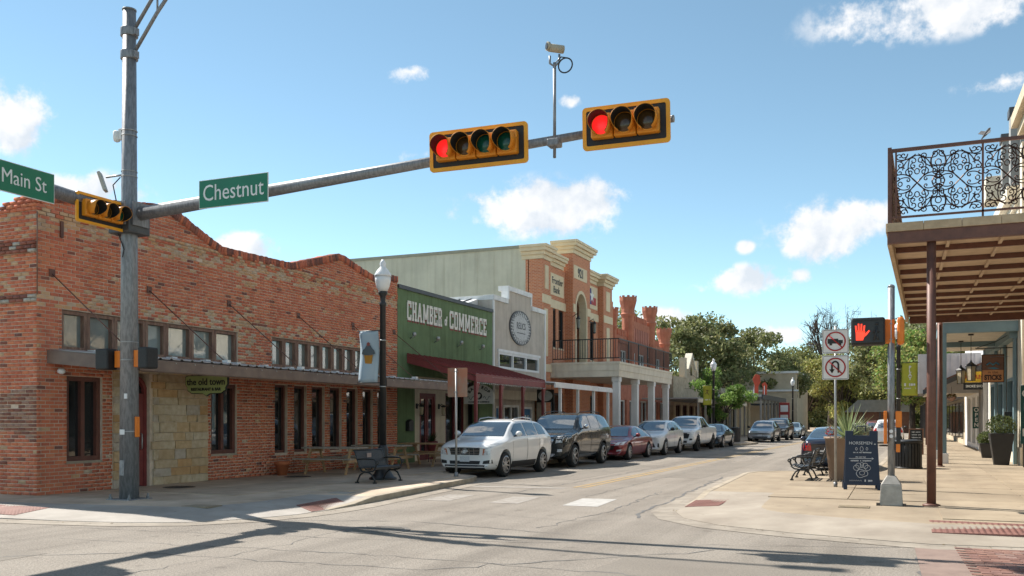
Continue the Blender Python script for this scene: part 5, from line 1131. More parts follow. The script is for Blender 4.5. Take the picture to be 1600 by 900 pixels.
MB().tube([(-.09, 0, 1.28), (-.09, 0, 1.40), (.09, 0, 1.40), (.09, 0, 1.28)], .018, 6).build('handle', navy, T)
# ------------------------------------------------------------------ planters, bin
def blades(name, n, L, wdt, mat_cols, parent, o, spread=1., seed=1, droop=.3):
    rr = np.random.default_rng(seed); Q = []; C = []
    for k in range(n):
        az = rr.uniform(0, 2*PI); el_ = rr.uniform(.15, 1.45); l = L*rr.uniform(.6, 1.1); d = np.array([math.cos(az)*math.cos(el_)*spread, math.sin(az)*math.cos(el_)*spread, math.sin(el_)]); s = np.cross(d, [0, 0, 1]); s /= np.linalg.norm(s)+1e-9
        p = np.array(o, float); w0 = wdt; c = np.array(mat_cols[rr.integers(len(mat_cols))])
        for t in range(3):
            q = p+d*l/3; w1 = wdt*(1, .75, .4, .05)[t+1]; Q.append([p-s*w0/2, p+s*w0/2, q+s*w1/2, q-s*w1/2]); C.append(c); p = q; w0 = w1; d = d-np.array([0, 0, droop*(1-el_/1.6)*.5]); d /= np.linalg.norm(d)
    return setp(quads(name, Q, leaf_m, parent, C), kind='stuff')
def bush(name, n, rx, rz, size, cols, parent, o, seed=1):
    rr = np.random.default_rng(seed); P = rr.normal(0, 1, (n, 3)); P /= np.linalg.norm(P, axis=1)[:, None]; P *= (rr.uniform(.15, 1, n)**.4)[:, None]*np.array([rx, rx, rz]); P += np.array(o)
    return leafquads(name, P, size, cols, parent, rr)
def leafquads(name, P, size, cols, parent, rr, shade=None):
    n = len(P); a = rr.normal(0, 1, (n, 3)); a /= np.linalg.norm(a, axis=1)[:, None]; b = np.cross(a, rr.normal(0, 1, (n, 3))); b /= np.linalg.norm(b, axis=1)[:, None]
    s = size*rr.uniform(.55, 1.3, n)[:, None]; a = a*s; b = b*s*.55
    Q = np.stack([P-a, P-b*.9, P+a, P+b*.9], 1); c = np.asarray(cols)[rr.integers(len(cols), size=n)]*rr.uniform(.8, 1.2, n)[:, None]
    if shade is not None: c = c*shade[:, None]
    return setp(quads(name, Q, leaf_m, parent, c), kind='stuff')
T = thing('round_planter', 'tall taupe round planter with spiky yucca and flowers behind the sandwich board', 'planter', (-1.33, 24.9, .13))
MB().lathe([(.29, 0), (.30, .03), (.41, 1.05), (.44, 1.06), (.44, 1.12), (.39, 1.12), (.37, 1.05)], (0, 0, 0), 22).build('pot', taupe, T); MB().lathe([(.37, 1.04), (.2, 1.06)], (0, 0, 0), 16).build('soil', tar, T)
blades('yucca', 110, .95, .06, [(.22, .28, .13), (.30, .36, .18), (.36, .40, .22)], T, (.16, 0, 1.05), 1.15, 3); bush('silver_leaves', 900, .3, .2, .035, [(.45, .46, .38), (.35, .38, .30)], T, (.42, .0, 1.28), 5)
bush('red_flowers', 160, .16, .16, .028, [(.45, .03, .04), (.12, .18, .07), (.35, .04, .06)], T, (-.26, -.12, 1.25), 6)
def square_planter(label, loc, w, h, seed, sz):
    T = thing('square_planter', label, 'planter', loc)
    MB().hexa([(-w*.3, -w*.3, 0), (w*.3, -w*.3, 0), (w*.3, w*.3, 0), (-w*.3, w*.3, 0), (-w/2, -w/2, h), (w/2, -w/2, h), (w/2, w/2, h), (-w/2, w/2, h)]).build('pot', M('black_pot', (.022, .022, .024), None, 6, .5), T, bevel=.015)
    MB().box(-w*.44, w*.44, -w*.44, w*.44, h-.0, h+.012).build('soil', tar, T)
    bush('shrub', 1500, sz, sz*.8, .04, [(.13, .16, .06), (.19, .22, .08), (.10, .13, .05)], T, (0, 0, h+sz*.55), seed); MB().tube([(0, 0, h), (.03, 0, h+.2), (.1, .05, h+sz)], .012, 5).tube([(0, 0, h), (-.08, 0, h+sz)], .01, 5).build('stem', bark, T)
square_planter('tapered black planter with olive green shrub beside the blue shopfront', (3.25, 35.1, .13), .74, 1.08, 8, .48)
square_planter('small black planter with thin shrub farther along the shopfronts', (3.3, 41.2, .13), .55, .6, 9, .36)
T = thing('litter_bin', 'black slatted steel litter bin behind the grey pedestrian pole', 'litter bin', (.3, 31.7, .131))
for k in range(26):
    a = 2*PI*k/26; mb = MB().box(-.012, .012, -.038, .038, .04, .82); mb.xf(Matrix.Translation((.4*math.cos(a), .4*math.sin(a), 0)) @ Matrix.Rotation(a, 4, 'Z')); mb.build('slat', black_m, T)
MB().lathe([(.385, .03), (.385, .84)], (0, 0, 0), 20).build('liner', black_p, T); MB().lathe([(.43, .0), (.43, .05), (.40, .05)], (0, 0, 0), 24).build('foot_ring', black_m, T); MB().lathe([(.42, .80), (.45, .84), (.44, .89), (.25, .92), (.23, .88)], (0, 0, 0), 24).build('rim', black_m, T)
T = thing('potted_plant', 'dark red pot with leafy plant beside the green hall door', 'potted plant', (-15.6, 29.3, .13)); MB().lathe([(.14, 0), (.22, .35), (.22, .42), (.18, .42)], (0, 0, .35), 12).build('pot', red_trim, T); MB().tube([(.15, 0, 0), (.1, 0, .36)], .012, 5).tube([(-.1, .1, 0), (-.08, .08, .36)], .012, 5).tube([(-.1, -.1, 0), (-.08, -.08, .36)], .012, 5).build('stand', black_m, T)
blades('leaves', 60, .45, .06, [(.05, .10, .035), (.08, .14, .05)], T, (0, 0, .72), 1, 12)
# bird in flight
T = thing('bird', 'small grey bird flying beside the upper balcony railing', 'bird', (1.91, 24, 8.4), R(40)); T.rotation_euler = (R(20), R(-50), R(20))
bm_ = MB().tube([(-.16, 0, 0), (-.1, 0, .005), (-.03, 0, .01), (.05, 0, .012), (.1, 0, .02), (.13, 0, .025), (.155, 0, .02), (.175, 0, .018)], [.012, .02, .04, .045, .03, .028, .018, .003], 8)
bm_.hexa([(-.26, -.03, -.004), (-.12, -.012, -.004), (-.12, .012, -.004), (-.26, .03, -.004), (-.26, -.03, .002), (-.12, -.012, .006), (-.12, .012, .006), (-.26, .03, .002)])
for s in (-1, 1): bm_.hexa([(-.05, s*.02, .015), (.06, s*.02, .015), (.05, s*.16, .06), (-.03, s*.2, .05), (-.05, s*.02, .022), (.06, s*.02, .022), (.05, s*.16, .066), (-.03, s*.2, .056)])
bm_.build('body', M('feather_grey', (.10, .10, .105), (.05, .05, .055), 30, .8), T)
# ------------------------------------------------------------------ right side: balcony building
T = thing('balcony_building', 'tan stone building with iron scroll balcony on brown steel posts', 'building')
FX = 4.05
def fx(y): return FX                   # facade line
w = MB(); wall_cells(w, FX, FX+.4, 18.4, 35.3, .05, 11.9, [(20+3.2*k, 21.6+3.2*k, 5.6, 8.4) for k in range(5)]+[(19.6+3.9*k, 22.3+3.9*k, .05, 3.6) for k in range(4)]); w.build('wall', tan_wall, T)
MB().box(FX+.41, 20, 18.4, 35.3, .1, 11.5).build('roof', roof_grey, T); bx('side_wall', tan_wall, T, FX+.4, 20, 18.2, 18.39, .05, 11.9)
for pj, z0, z1 in ((.1, 11.0, 11.3), (.3, 11.301, 11.6), (.5, 11.601, 12.0), (.25, 12.001, 12.7)): bx('cornice', tan_wall, T, FX-pj, FX+.4, 18.3, 35.2, z0, z1, .015)
for k in range(5): bx('window', win_glass, T, FX+.2, FX+.23, 20+3.2*k, 21.6+3.2*k, 5.6, 8.4)
for k in range(4): bx('shop_window', shop_glass, T, FX+.2, FX+.23, 19.6+3.9*k, 22.3+3.9*k, .1, 3.6)
pil = MB().box(FX-.22, FX+.2, 34.7, 35.28, .13, 11.0).build('pilaster', cream, T, bevel=.01); bx('pilaster_base', cream, pil, FX-.28, FX-.22, 34.65, 35.3, .13, .75)
# deck: corners slightly askew as in the street
D = [(-.13, 18.0), (4.0, 18.0), (4.0, 32.9), (.30, 32.9)]
def ex(y): return -.13+.43*(y-18)/14.9
dz0, dz1 = 5.0, 5.12
MB().hexa([(*p, 5.121) for p in D]+[(*p, 5.24) for p in D]).build('deck_slab', deck_stone, T)
for k in range(7):
    x = -.19+k*.62; bx('deck_edge_stone', deck_stone, T, x+.002, x+.616, 17.93, 18.0-.002, 5.115, 5.27, .006)
n_ = 20
for k in range(n_):
    ya, yb = 17.95+k*.75, 17.95+(k+1)*.75-.004; xa, xb = ex(ya), ex(yb)
    MB().hexa([(xa-.07, ya, 5.115), (xa-.002, ya, 5.115), (xb-.002, yb, 5.115), (xb-.07, yb, 5.115), (xa-.07, ya, 5.27), (xa-.002, ya, 5.27), (xb-.002, yb, 5.27), (xb-.07, yb, 5.27)]).build('deck_edge_stone', deck_stone, T)
MB().hexa([(*p, 5.09) for p in D]+[(*p, 5.12) for p in D]).build('soffit', ply, T)
bx('front_beam', rust_steel, T, -.17, 4.0, 17.96, 18.06, 4.90, 5.114, .006)
MB().hexa([(ex(18.07)-.05, 18.07, 4.9), (ex(18.07)+.03, 18.07, 4.9), (ex(32.8)+.03, 32.8, 4.9), (ex(32.8)-.05, 32.8, 4.9), (ex(18.07)-.05, 18.07, 5.114), (ex(18.07)+.03, 18.07, 5.114), (ex(32.8)+.03, 32.8, 5.114), (ex(32.8)-.05, 32.8, 5.114)]).build('side_beam', deck_stone, T)
bx('rear_beam', rust_steel, T, .36, 4.0, 32.75, 32.88, 4.86, 5.088)
for k in range(9): y = 19.5+k*1.47; bx('joist', rust_steel, T, ex(y)+.05, 4.0, y, y+.08, 4.985, 5.088)
for x in (.85, 1.75, 2.7): bx('soffit_batten', ply, T, x, x+.06, 18.1, 32.7, 5.03, 5.087)
for x, y in ((.56, 17.72+.36), (1.28, 33.0)):
    p = MB().cyl((x, y, .13), (x, y, 4.9), .078, n=16).build('post', rust_steel, T); MB().lathe([(.15, .13), (.15, .16), (.08, .18)], (x, y, 0), 14).build('post_foot', rust_steel, p)
# scroll railing
def spiral(c, r, a0, turns, sgn=1, n=16): return [(c[0]+r*(1-.82*t)*math.cos(a0+sgn*turns*2*PI*t), c[1]+r*(1-.82*t)*math.sin(a0+sgn*turns*2*PI*t)) for t in [k/n for k in range(n+1)]]
def qb(p0, p1, p2, n=10): return [((1-t)**2*p0[0]+2*t*(1-t)*p1[0]+t*t*p2[0], (1-t)**2*p0[1]+2*t*(1-t)*p1[1]+t*t*p2[1]) for t in [k/n for k in range(n+1)]]
def motif():
    C = []; Wp, Hp = 1.40, 1.16
    def flip(c, mx, mz): return [((Wp-x if mx else x), (Hp-z if mz else z)) for x, z in c]
    for cx in (.35, 1.05):
        cz = .58
        for sx in (-1, 1):
            for sz in (-1, 1):
                C.append([(cx+sx*x, cz+sz*z) for x, z in qb((0, 0), (.19, .16), (.135, .38))+spiral((.065, .40), .072, 0, 1.1, 1)[1:]])
                C.append([(cx+sx*x, cz+sz*z) for x, z in qb((0, 0), (.15, .2), (.31, .17))+spiral((.32, .10), .07, PI/2, 1.05, -1)[1:]])
                C.append([(cx+sx*x, cz+sz*z) for x, z in qb((.0, .50), (.2, .46), (.24, .25), 8)])
                C.append([(cx+sx*x, cz+sz*z) for x, z in qb((.05, .23), (.13, .33), (.19, .22), 6)+spiral((.12, .2), .07, 0, .9, -1)[1:]])
        for dz in (-.21, .21): C.append([(cx+.04*math.cos(a), cz+dz+.05*math.sin(a)) for a in [2*PI*k/12 for k in range(13)]])
        for dx in (-.28, .28): C.append([(cx+dx+.035*math.cos(a), cz+.04*math.sin(a)) for a in [2*PI*k/12 for k in range(13)]])
    for mz in (0, 1):
        for mx in (0, 1):
            C.append(flip(qb((.70, .02), (.52, .14), (.62, .36))+spiral((.66, .40), .055, PI, 1., -1)[1:], mx, mz))
            C.append(flip(qb((.70, .02), (.9, .15), (.78, .36)), mx, mz))
            C.append(flip(qb((.70, .30), (.5, .34), (.42, .12))+spiral((.47, .1), .055, PI, 1.1, 1)[1:], mx, mz))
            C.append(flip(qb((.02, .16), (.16, .2), (.2, .04))+spiral((.13, .06), .06, 0, 1.05, 1)[1:], mx, mz))
            C.append(flip(spiral((.07, .24), .06, -PI/2, 1.1, 1), mx, mz))
        C.append([(.70+.05*math.cos(a), (.24 if mz else .92)+.055*math.sin(a)) for a in [2*PI*k/12 for k in range(13)]])
    for cx in (.35, 1.05):
        for sx in (-1, 1):
            for sz in (-1, 1):
                C.append([(cx+sx*x, .58+sz*z) for x, z in qb((.02, .52), (.17, .40), (.30, .44), 8)+spiral((.29, .50), .06, -PI/2, 1.1, 1)[1:]])
                C.append([(cx+sx*x, .58+sz*z) for x, z in qb((.20, .28), (.30, .34), (.34, .22), 6)+spiral((.29, .21), .05, 0, 1., -1)[1:]])
                C.append([(cx+sx*x, .58+sz*z) for x, z in spiral((.06, .31), .055, PI/2, 1.1, -1)])
                C.append([(cx+sx*x, .58+sz*z) for x, z in qb((.33, .06), (.24, .14), (.13, .10), 6)+spiral((.15, .06), .04, PI/2, 1., 1)[1:]])
    for r in (.10, .045): C.append([(.70+r*math.cos(a), .58+r*1.15*math.sin(a)) for a in [2*PI*k/16 for k in range(17)]])
    mb = MB()
    for q, c in enumerate(C):
        yo = .0012*((q*7) % 11)-.006
        mb.tube([(x, yo, z) for x, z in c], .0098, 4, cap=False)
    return mb.mesh('scroll_panel', M('wrought_iron', (.035, .022, .018), (.07, .03, .02), 8, .5, .4))
sme = motif()
rz0, rz1 = 5.40, 6.56
rl = bx('railing', rust_steel, T, -.10, 4.0, 17.98, 18.03, 6.57, 6.63); bx('bottom_rail', rust_steel, rl, -.10, 4.0, 17.985, 18.025, 5.36, 5.395)
bx('corner_post', rust_steel, rl, -.17, -.101, 17.97, 18.05, 5.27, 6.66, .006)
for k in range(3):
    o = link('scroll_panel', sme, rl); o.location = (-.03+k*1.44, 18.005, rz0); bx('rail_post', rust_steel, rl, -.075+k*1.44+(.0 if k else .03), -.042+k*1.44+(.0 if k else .03), 17.985, 18.025, 5.27 if k != 0 else 5.396, 6.569)
sr_ = MB().hexa([(ex(18.06)+.0, 18.06, 6.57), (ex(18.06)+.04, 18.06, 6.57), (ex(32.8)+.04, 32.8, 6.57), (ex(32.8), 32.8, 6.57), (ex(18.06), 18.06, 6.63), (ex(18.06)+.04, 18.06, 6.63), (ex(32.8)+.04, 32.8, 6.63), (ex(32.8), 32.8, 6.63)]).build('side_railing', rust_steel, T)
MB().hexa([(ex(18.06)+.0, 18.06, 5.36), (ex(18.06)+.04, 18.06, 5.36), (ex(32.8)+.04, 32.8, 5.36), (ex(32.8), 32.8, 5.36), (ex(18.06), 18.06, 5.395), (ex(18.06)+.04, 18.06, 5.395), (ex(32.8)+.04, 32.8, 5.395), (ex(32.8), 32.8, 5.395)]).build('bottom_rail', rust_steel, sr_)
for k in range(10):
    y = 18.12+k*1.46; o = link('scroll_panel', sme, sr_); o.location = (ex(y)+.02, y, rz0); o.rotation_euler = (0, 0, R(90)-math.atan2(.5, 14.9)); bx('rail_post', rust_steel, sr_, ex(y)-.005, ex(y)+.04, y-.05, y-.015, 5.27, 6.569)

# ------------------------------------------------------------------ right side: slate blue shop with gallery
T = thing('blue_shop', 'slate blue trimmed shop with pale ceiling gallery and white upper railing', 'building')
X0 = 3.8
w = MB(); wall_cells(w, X0, X0+.3, 35.35, 46.2, .05, 9.6, [(36.2+3.3*k, 38.6+3.3*k, .5, 3.2) for k in range(3)]+[(36.6+3.3*k, 37.8+3.3*k, 5.6, 7.9) for k in range(3)]); w.build('wall', cream, T); bx('roof', roof_grey, T, X0+.31, 20, 35.35, 46.2, .1, 9.3)
for pj, z0, z1 in ((.12, 9.0, 9.3), (.35, 9.301, 9.7)): bx('cornice', cream, T, X0-pj, X0+.3, 35.36, 46.3, z0, z1)
for k in range(3):
    window_ = MB().box(X0-.03, X0+.1, 36.2+3.3*k, 36.3+3.3*k, .5, 3.2).box(X0-.03, X0+.1, 38.5+3.3*k, 38.6+3.3*k, .5, 3.2).box(X0-.028, X0+.1, 36.3+3.3*k, 38.5+3.3*k, 3.1, 3.2).build('shop_window', blue_paint, T); bx('pane', shop_glass, window_, X0+.08, X0+.1, 36.25+3.3*k, 38.55+3.3*k, .5, 3.15)
    bx('upper_window', win_glass, T, X0+.15, X0+.18, 36.6+3.3*k, 37.8+3.3*k, 5.6, 7.9)
    bx('pilaster', blue_paint, T, X0-.12, X0-.031, 35.62+3.3*k, 35.95+3.3*k, .13, 4.7)
P0 = 1.47
for k in range(4):
    y = 35.45+3.5*k
    p = bx('gallery_post', blue_paint, T, P0-.11, P0+.11, y-.11, y+.11, .5, 4.72, .01); bx('plinth', white_paint, p, P0-.17, P0+.17, y-.17, y+.17, .13, .499, .01)
bx('front_beam', blue_paint, T, P0-.14, X0, 35.33, 35.58, 4.721, 5.08, .006); bx('side_beam', blue_paint, T, P0-.13, P0+.13, 35.581, 46.2, 4.721, 5.08, .006); bx('wall_beam', blue_paint, T, X0-.25, X0-.001, 35.59, 46.2, 4.5, 4.95)
bx('gallery_ceiling', M('ceiling_white', (.62, .55, .44), None, 3, .8), T, P0+.131, X0-.251, 35.581, 46.1, 4.8, 4.86); bx('gallery_floor', white_paint, T, P0-.2, X0, 35.28, 46.2, 5.081, 5.2)
bx('cross_beam', blue_paint, T, P0+.14, X0-.26, 40.6, 40.8, 4.6, 4.799)
rl = bx('railing', white_paint, T, P0-.15, X0, 35.36, 35.42, 6.15, 6.22)
bx('rail_bottom', white_paint, rl, P0-.15, X0, 35.37, 35.41, 5.35, 5.4)
for k in range(17): bx('baluster', white_paint, rl, P0-.13+k*.145, P0-.095+k*.145, 35.375, 35.405, 5.2 if k % 8 == 0 else 5.4, 6.15)
MB().box(3.0, 3.6, 36.2, 36.3, 3.9, 3.905).build('beam_plate', blue_paint, T)
for x, y, z, lab in ((2.45, 36.9, 3.1, 'hanging black lantern on a long rod, nearest the gallery entrance'), (2.3, 40.0, 3.1, 'hanging black lantern on a long rod, deeper in the blue gallery')):
    L = thing('hanging_lantern', lab, 'lantern', (x, y, z))
    MB().cyl((0, 0, .72), (0, 0, 1.64), .012, n=6).lathe([(.09, 1.64), (.1, 1.69)], (0, 0, 0), 10).build('rod', black_m, L)
    MB().lathe([(.02, .74), (.05, .66), (.2, .54), (.2, .52)], (0, 0, 0), 4, False).build('roof', black_m, L)
    cg = MB()
    for a in range(4): an = PI/2*a; cg.tube([(.17*math.cos(an), .17*math.sin(an), .52), (.13*math.cos(an), .13*math.sin(an), .0)], .012, 4)
    cg.lathe([(.15, 0), (.15, .02)], (0, 0, -.01), 4, False); cg.build('cage', black_m, L)
    MB().lathe([(.115, .02), (.15, .51)], (0, 0, 0), 4, False).build('glass', lantern_glass, L); MB().lathe([(.02, .16), (.035, .24), (.015, .32)], (0, 0, 0), 8).build('bulb', warm_bulb, L)
S = thing('carved_sign', 'brown and orange carved wooden Sticks sign hung from an iron bracket', 'sign', (3.1, 36.3, 3.5))
MB().box(-.36, .36, -.03, .03, -.5, .5).build('frame', M('sign_frame', (.04, .02, .012)), S, bevel=.01); MB().box(-.33, .33, -.045, -.031, -.06, .47).build('upper_panel', M('walnut', (.14, .055, .025), (.10, .04, .02), 6, .6), S); MB().box(-.33, .33, -.045, -.031, -.47, -.061).build('lower_panel', M('carrot_wood', (.48, .20, .07), (.40, .16, .055), 6, .6), S)
text('STICKS', .24, M('walnut_dark', (.05, .018, .008)), S, fr_south(0, -.049, -.33), off=.012, sx=.72); MB().tube([(-.2, -.05, .12), (-.1, -.05, .2), (.0, -.05, .12), (.1, -.05, .2), (.2, -.05, .12)], .03, 6).build('wave', M('sign_teal', (.04, .15, .2)), S); text('in the', .12, M('walnut_dark', (.05, .018, .008)), S, fr_south(0, -.049, -.14), sx=1.2)
MB().prism([(-.2, .02), (.05, -.04), (.2, -.01), (.05, .04)], 'y', -.052, -.046).build('fish', M('sign_teal', (.04, .15, .2)), S)
MB().cyl((-.55, 0, .72), (.7, 0, .72), .018, n=6).cyl((-.25, 0, .5), (-.25, 0, .72), .012, n=5).cyl((.25, 0, .5), (.25, 0, .72), .012, n=5).tube([(-.5, 0, .74), (.1, 0, .95), (.7, 0, 1.3)], .01, 5).build('bracket', black_m, S)
S = thing('green_banner', 'tall dark green OPEN banner standing against the tan pilaster', 'banner', (3.84, 33.6, .9)); gm = M('banner_green', (.015, .085, .075), None, 3, .6)
MB().box(-.17, .17, -.02, .02, 0, 1.9).build('panel', gm, S); [text(c, .34, letter_w, S, fr_south(0, -.025, 1.62-.42*k), off=.008) for k, c in enumerate('OPEN')]
MB().cyl((-.17, .03, 1.9), (.2, .03, 1.9), .015, n=6).box(-.1, .1, -.04, .04, -.77, 0).build('holder', black_m, S)
S = thing('open_sign', 'small dark teal OPEN sign hung beside a far shop door on the right', 'sign', (3.55, 50, 1.25)); MB().box(-.16, .16, -.015, .015, 0, 1.05).build('panel', gm, S); [text(c, .26, letter_w, S, fr_south(0, -.02, .9-.245*k), off=.006) for k, c in enumerate('OPEN')]
S = thing('speaker_box', 'small black wall box on the blue shopfront above the planter', 'wall box', (3.55, 36.05, 1.55)); MB().box(-.12, .12, -.1, .1, 0, .42).build('body', black_p, S, bevel=.02); MB().box(.12, .2, -.03, .03, .15, .27).build('arm', black_m, S)

# ------------------------------------------------------------------ right side: metal roofed shops beyond
T = thing('metal_shop', 'shop with pale metal parapet and brown sloping porch roof beyond the blue gallery', 'building')
w = MB(); wall_cells(w, 3.8, 4.1, 46.3, 62, .05, 6.5, [(47.4+3.4*k, 49.6+3.4*k, .4, 2.9) for k in range(4)]); w.build('wall', white_paint, T); bx('roof', roof_grey, T, 4.11, 18, 46.3, 62, .1, 6.2)
for k in range(4): bx('shop_window', shop_glass, T, 3.95, 3.98, 47.4+3.4*k, 49.6+3.4*k, .4, 2.9)
sd_ = bx('porch_gable', M('pale_siding', (.50, .50, .50), None, 2, .6), T, .95, 3.8, 50.6, 50.8, 3.0, 5.0); [bx('batten', M('pale_siding', (.50, .50, .50)), sd_, 1.0+k*.36, 1.05+k*.36, 50.56, 50.599, 3.02, 4.98) for k in range(8)]
MB().hexa([(1.2, 47.5, 3.1), (3.8, 47.5, 4.35), (3.8, 50.6, 4.35), (1.2, 50.6, 3.1), (1.2, 47.5, 3.2), (3.8, 47.5, 4.45), (3.8, 50.6, 4.45), (1.2, 50.6, 3.2)]).build('porch_roof', rust_steel, T); MB().hexa([(1.1, 47.4, 2.86), (3.8, 47.4, 4.12), (3.8, 47.49, 4.12), (1.1, 47.49, 2.86), (1.1, 47.4, 3.09), (3.8, 47.4, 4.35), (3.8, 47.49, 4.35), (1.1, 47.49, 3.09)]).build('porch_fascia', dark_cap, T)
bx('porch_ceiling', M('ceiling_white', (.62, .55, .44)), T, 1.4, 3.8, 50.9, 61, 3.05, 3.15)
for k in range(4): bx('post', blue_paint if k < 1 else rust_steel, T, 1.55, 1.7, 51+3.2*k, 51.15+3.2*k, .13, 3.05)
bx('eave', dark_cap, T, .9, 1.39, 50.81, 61.2, 3.1, 3.25)
for k in range(3): bx('door_post', M('grey_post', (.33, .31, .28)), T, 3.6, 3.79, 46.7+1.2*k, 46.85+1.2*k, .13, 3.6)
S = thing('yellow_sign', 'yellow and black hanging Red Apple shop sign under the sloping porch', 'sign', (3.15, 47.0, 3.35))
MB().box(-.62, .62, -.025, .025, .05, .55).build('yellow_board', M('sign_yellow', (.68, .42, .02), None, 4, .6), S); MB().box(-.35, .62, -.025, .025, -.28, .03).build('black_board', sign_black, S)
text('RED APPLE', .23, sign_red, S, fr_south(-.1, -.03, .3), off=.006, sx=.85); text('SMOKE SHOP', .16, letter_w, S, fr_south(.13, -.03, -.13), off=.004, sx=.8)
MB().lathe([(.02, -.1), (.1, -.08), (.12, .02), (.08, .1), (.02, .07)], (0, 0, 0), 12).xf(Matrix.Translation((.5, -.03, .3)) @ Matrix.Diagonal((1, .25, 1, 1))).build('apple', sign_red, S)
MB().cyl((-.5, 0, .55), (-.5, 0, .8), .01, n=5).cyl((.5, 0, .55), (.5, 0, .95), .01, n=5).build('hanger', black_m, S)
S = thing('hanging_basket', 'hanging flower basket beneath the yellow shop sign', 'hanging basket', (2.35, 48.0, 2.75)); MB().lathe([(.05, -.2), (.18, -.1), (.22, .02)], (0, 0, 0), 10).build('basket', worn_wood, S); bush('flowers', 300, .24, .12, .04, [(.3, .16, .06), (.1, .15, .05)], S, (0, 0, .05), 21); MB().cyl((0, 0, 0), (0, 0, .5), .008, n=4).build('chain', black_m, S)
T = thing('corner_store', 'low brown store row closing the right pavement under the trees', 'building')
w = MB().box(3.8, 18, 62.2, 100, .05, 5.2); w.build('wall', tan_wall, T); bx('canopy', dark_cap, T, 1.9, 3.79, 63, 99, 3.0, 3.2); bx('cornice', white_paint, T, 3.7, 18, 62.15, 100.1, 5.201, 5.45)
for k in range(9): bx('shop_window', shop_glass, T, 3.74, 3.795, 63.5+4*k, 66.5+4*k, .5, 2.8)
for k in range(6): bx('post', dark_cap, T, 2.0, 2.15, 64+6.5*k, 64.15+6.5*k, .13, 3.0)
T = thing('menu_board', 'wood framed black menu board on the right pavement by the litter bin', 'sign board', (.75, 44, .13)); MB().box(-.3, .3, -.03, .03, .2, 1.15).build('frame', M('red_wood', (.20, .09, .05)), T, bevel=.01); MB().box(-.25, .25, -.037, -.031, .26, 1.1).build('board', sign_black, T); [scribble(fr_south(0, -.039, 1.0-.12*k), .36, .05, chalk, T, 30+k) for k in range(6)]; MB().box(-.3, -.24, -.15, .15, 0, .2).box(.24, .3, -.15, .15, 0, .2).build('feet', M('red_wood', (.20, .09, .05)), T)
# far right tower and upper cornices seen over the balcony
T = thing('grey_tower', 'grey shingled upper storey with dark capped piers above the balcony', 'building')
gm2 = M('grey_shingle', (.30, .30, .29), (.24, .24, .23), 3, .8)
MB().box(4.2, 14, 38.5, 45.8, 9.72, 12.4).build('wall', gm2, T)
for x, y in ((4.0, 38.7), (4.05, 42.2)): p = bx('pier', gm2, T, x-.1, x+.55, y, y+.6, 9.72, 13.1); bx('pier_cap', dark_cap, p, x-.15, x+.6, y-.05, y+.65, 13.101, 13.4)
bx('eave', cream, T, 3.5, 4.19, 44.2, 45.9, 11.2, 12.2, .03)
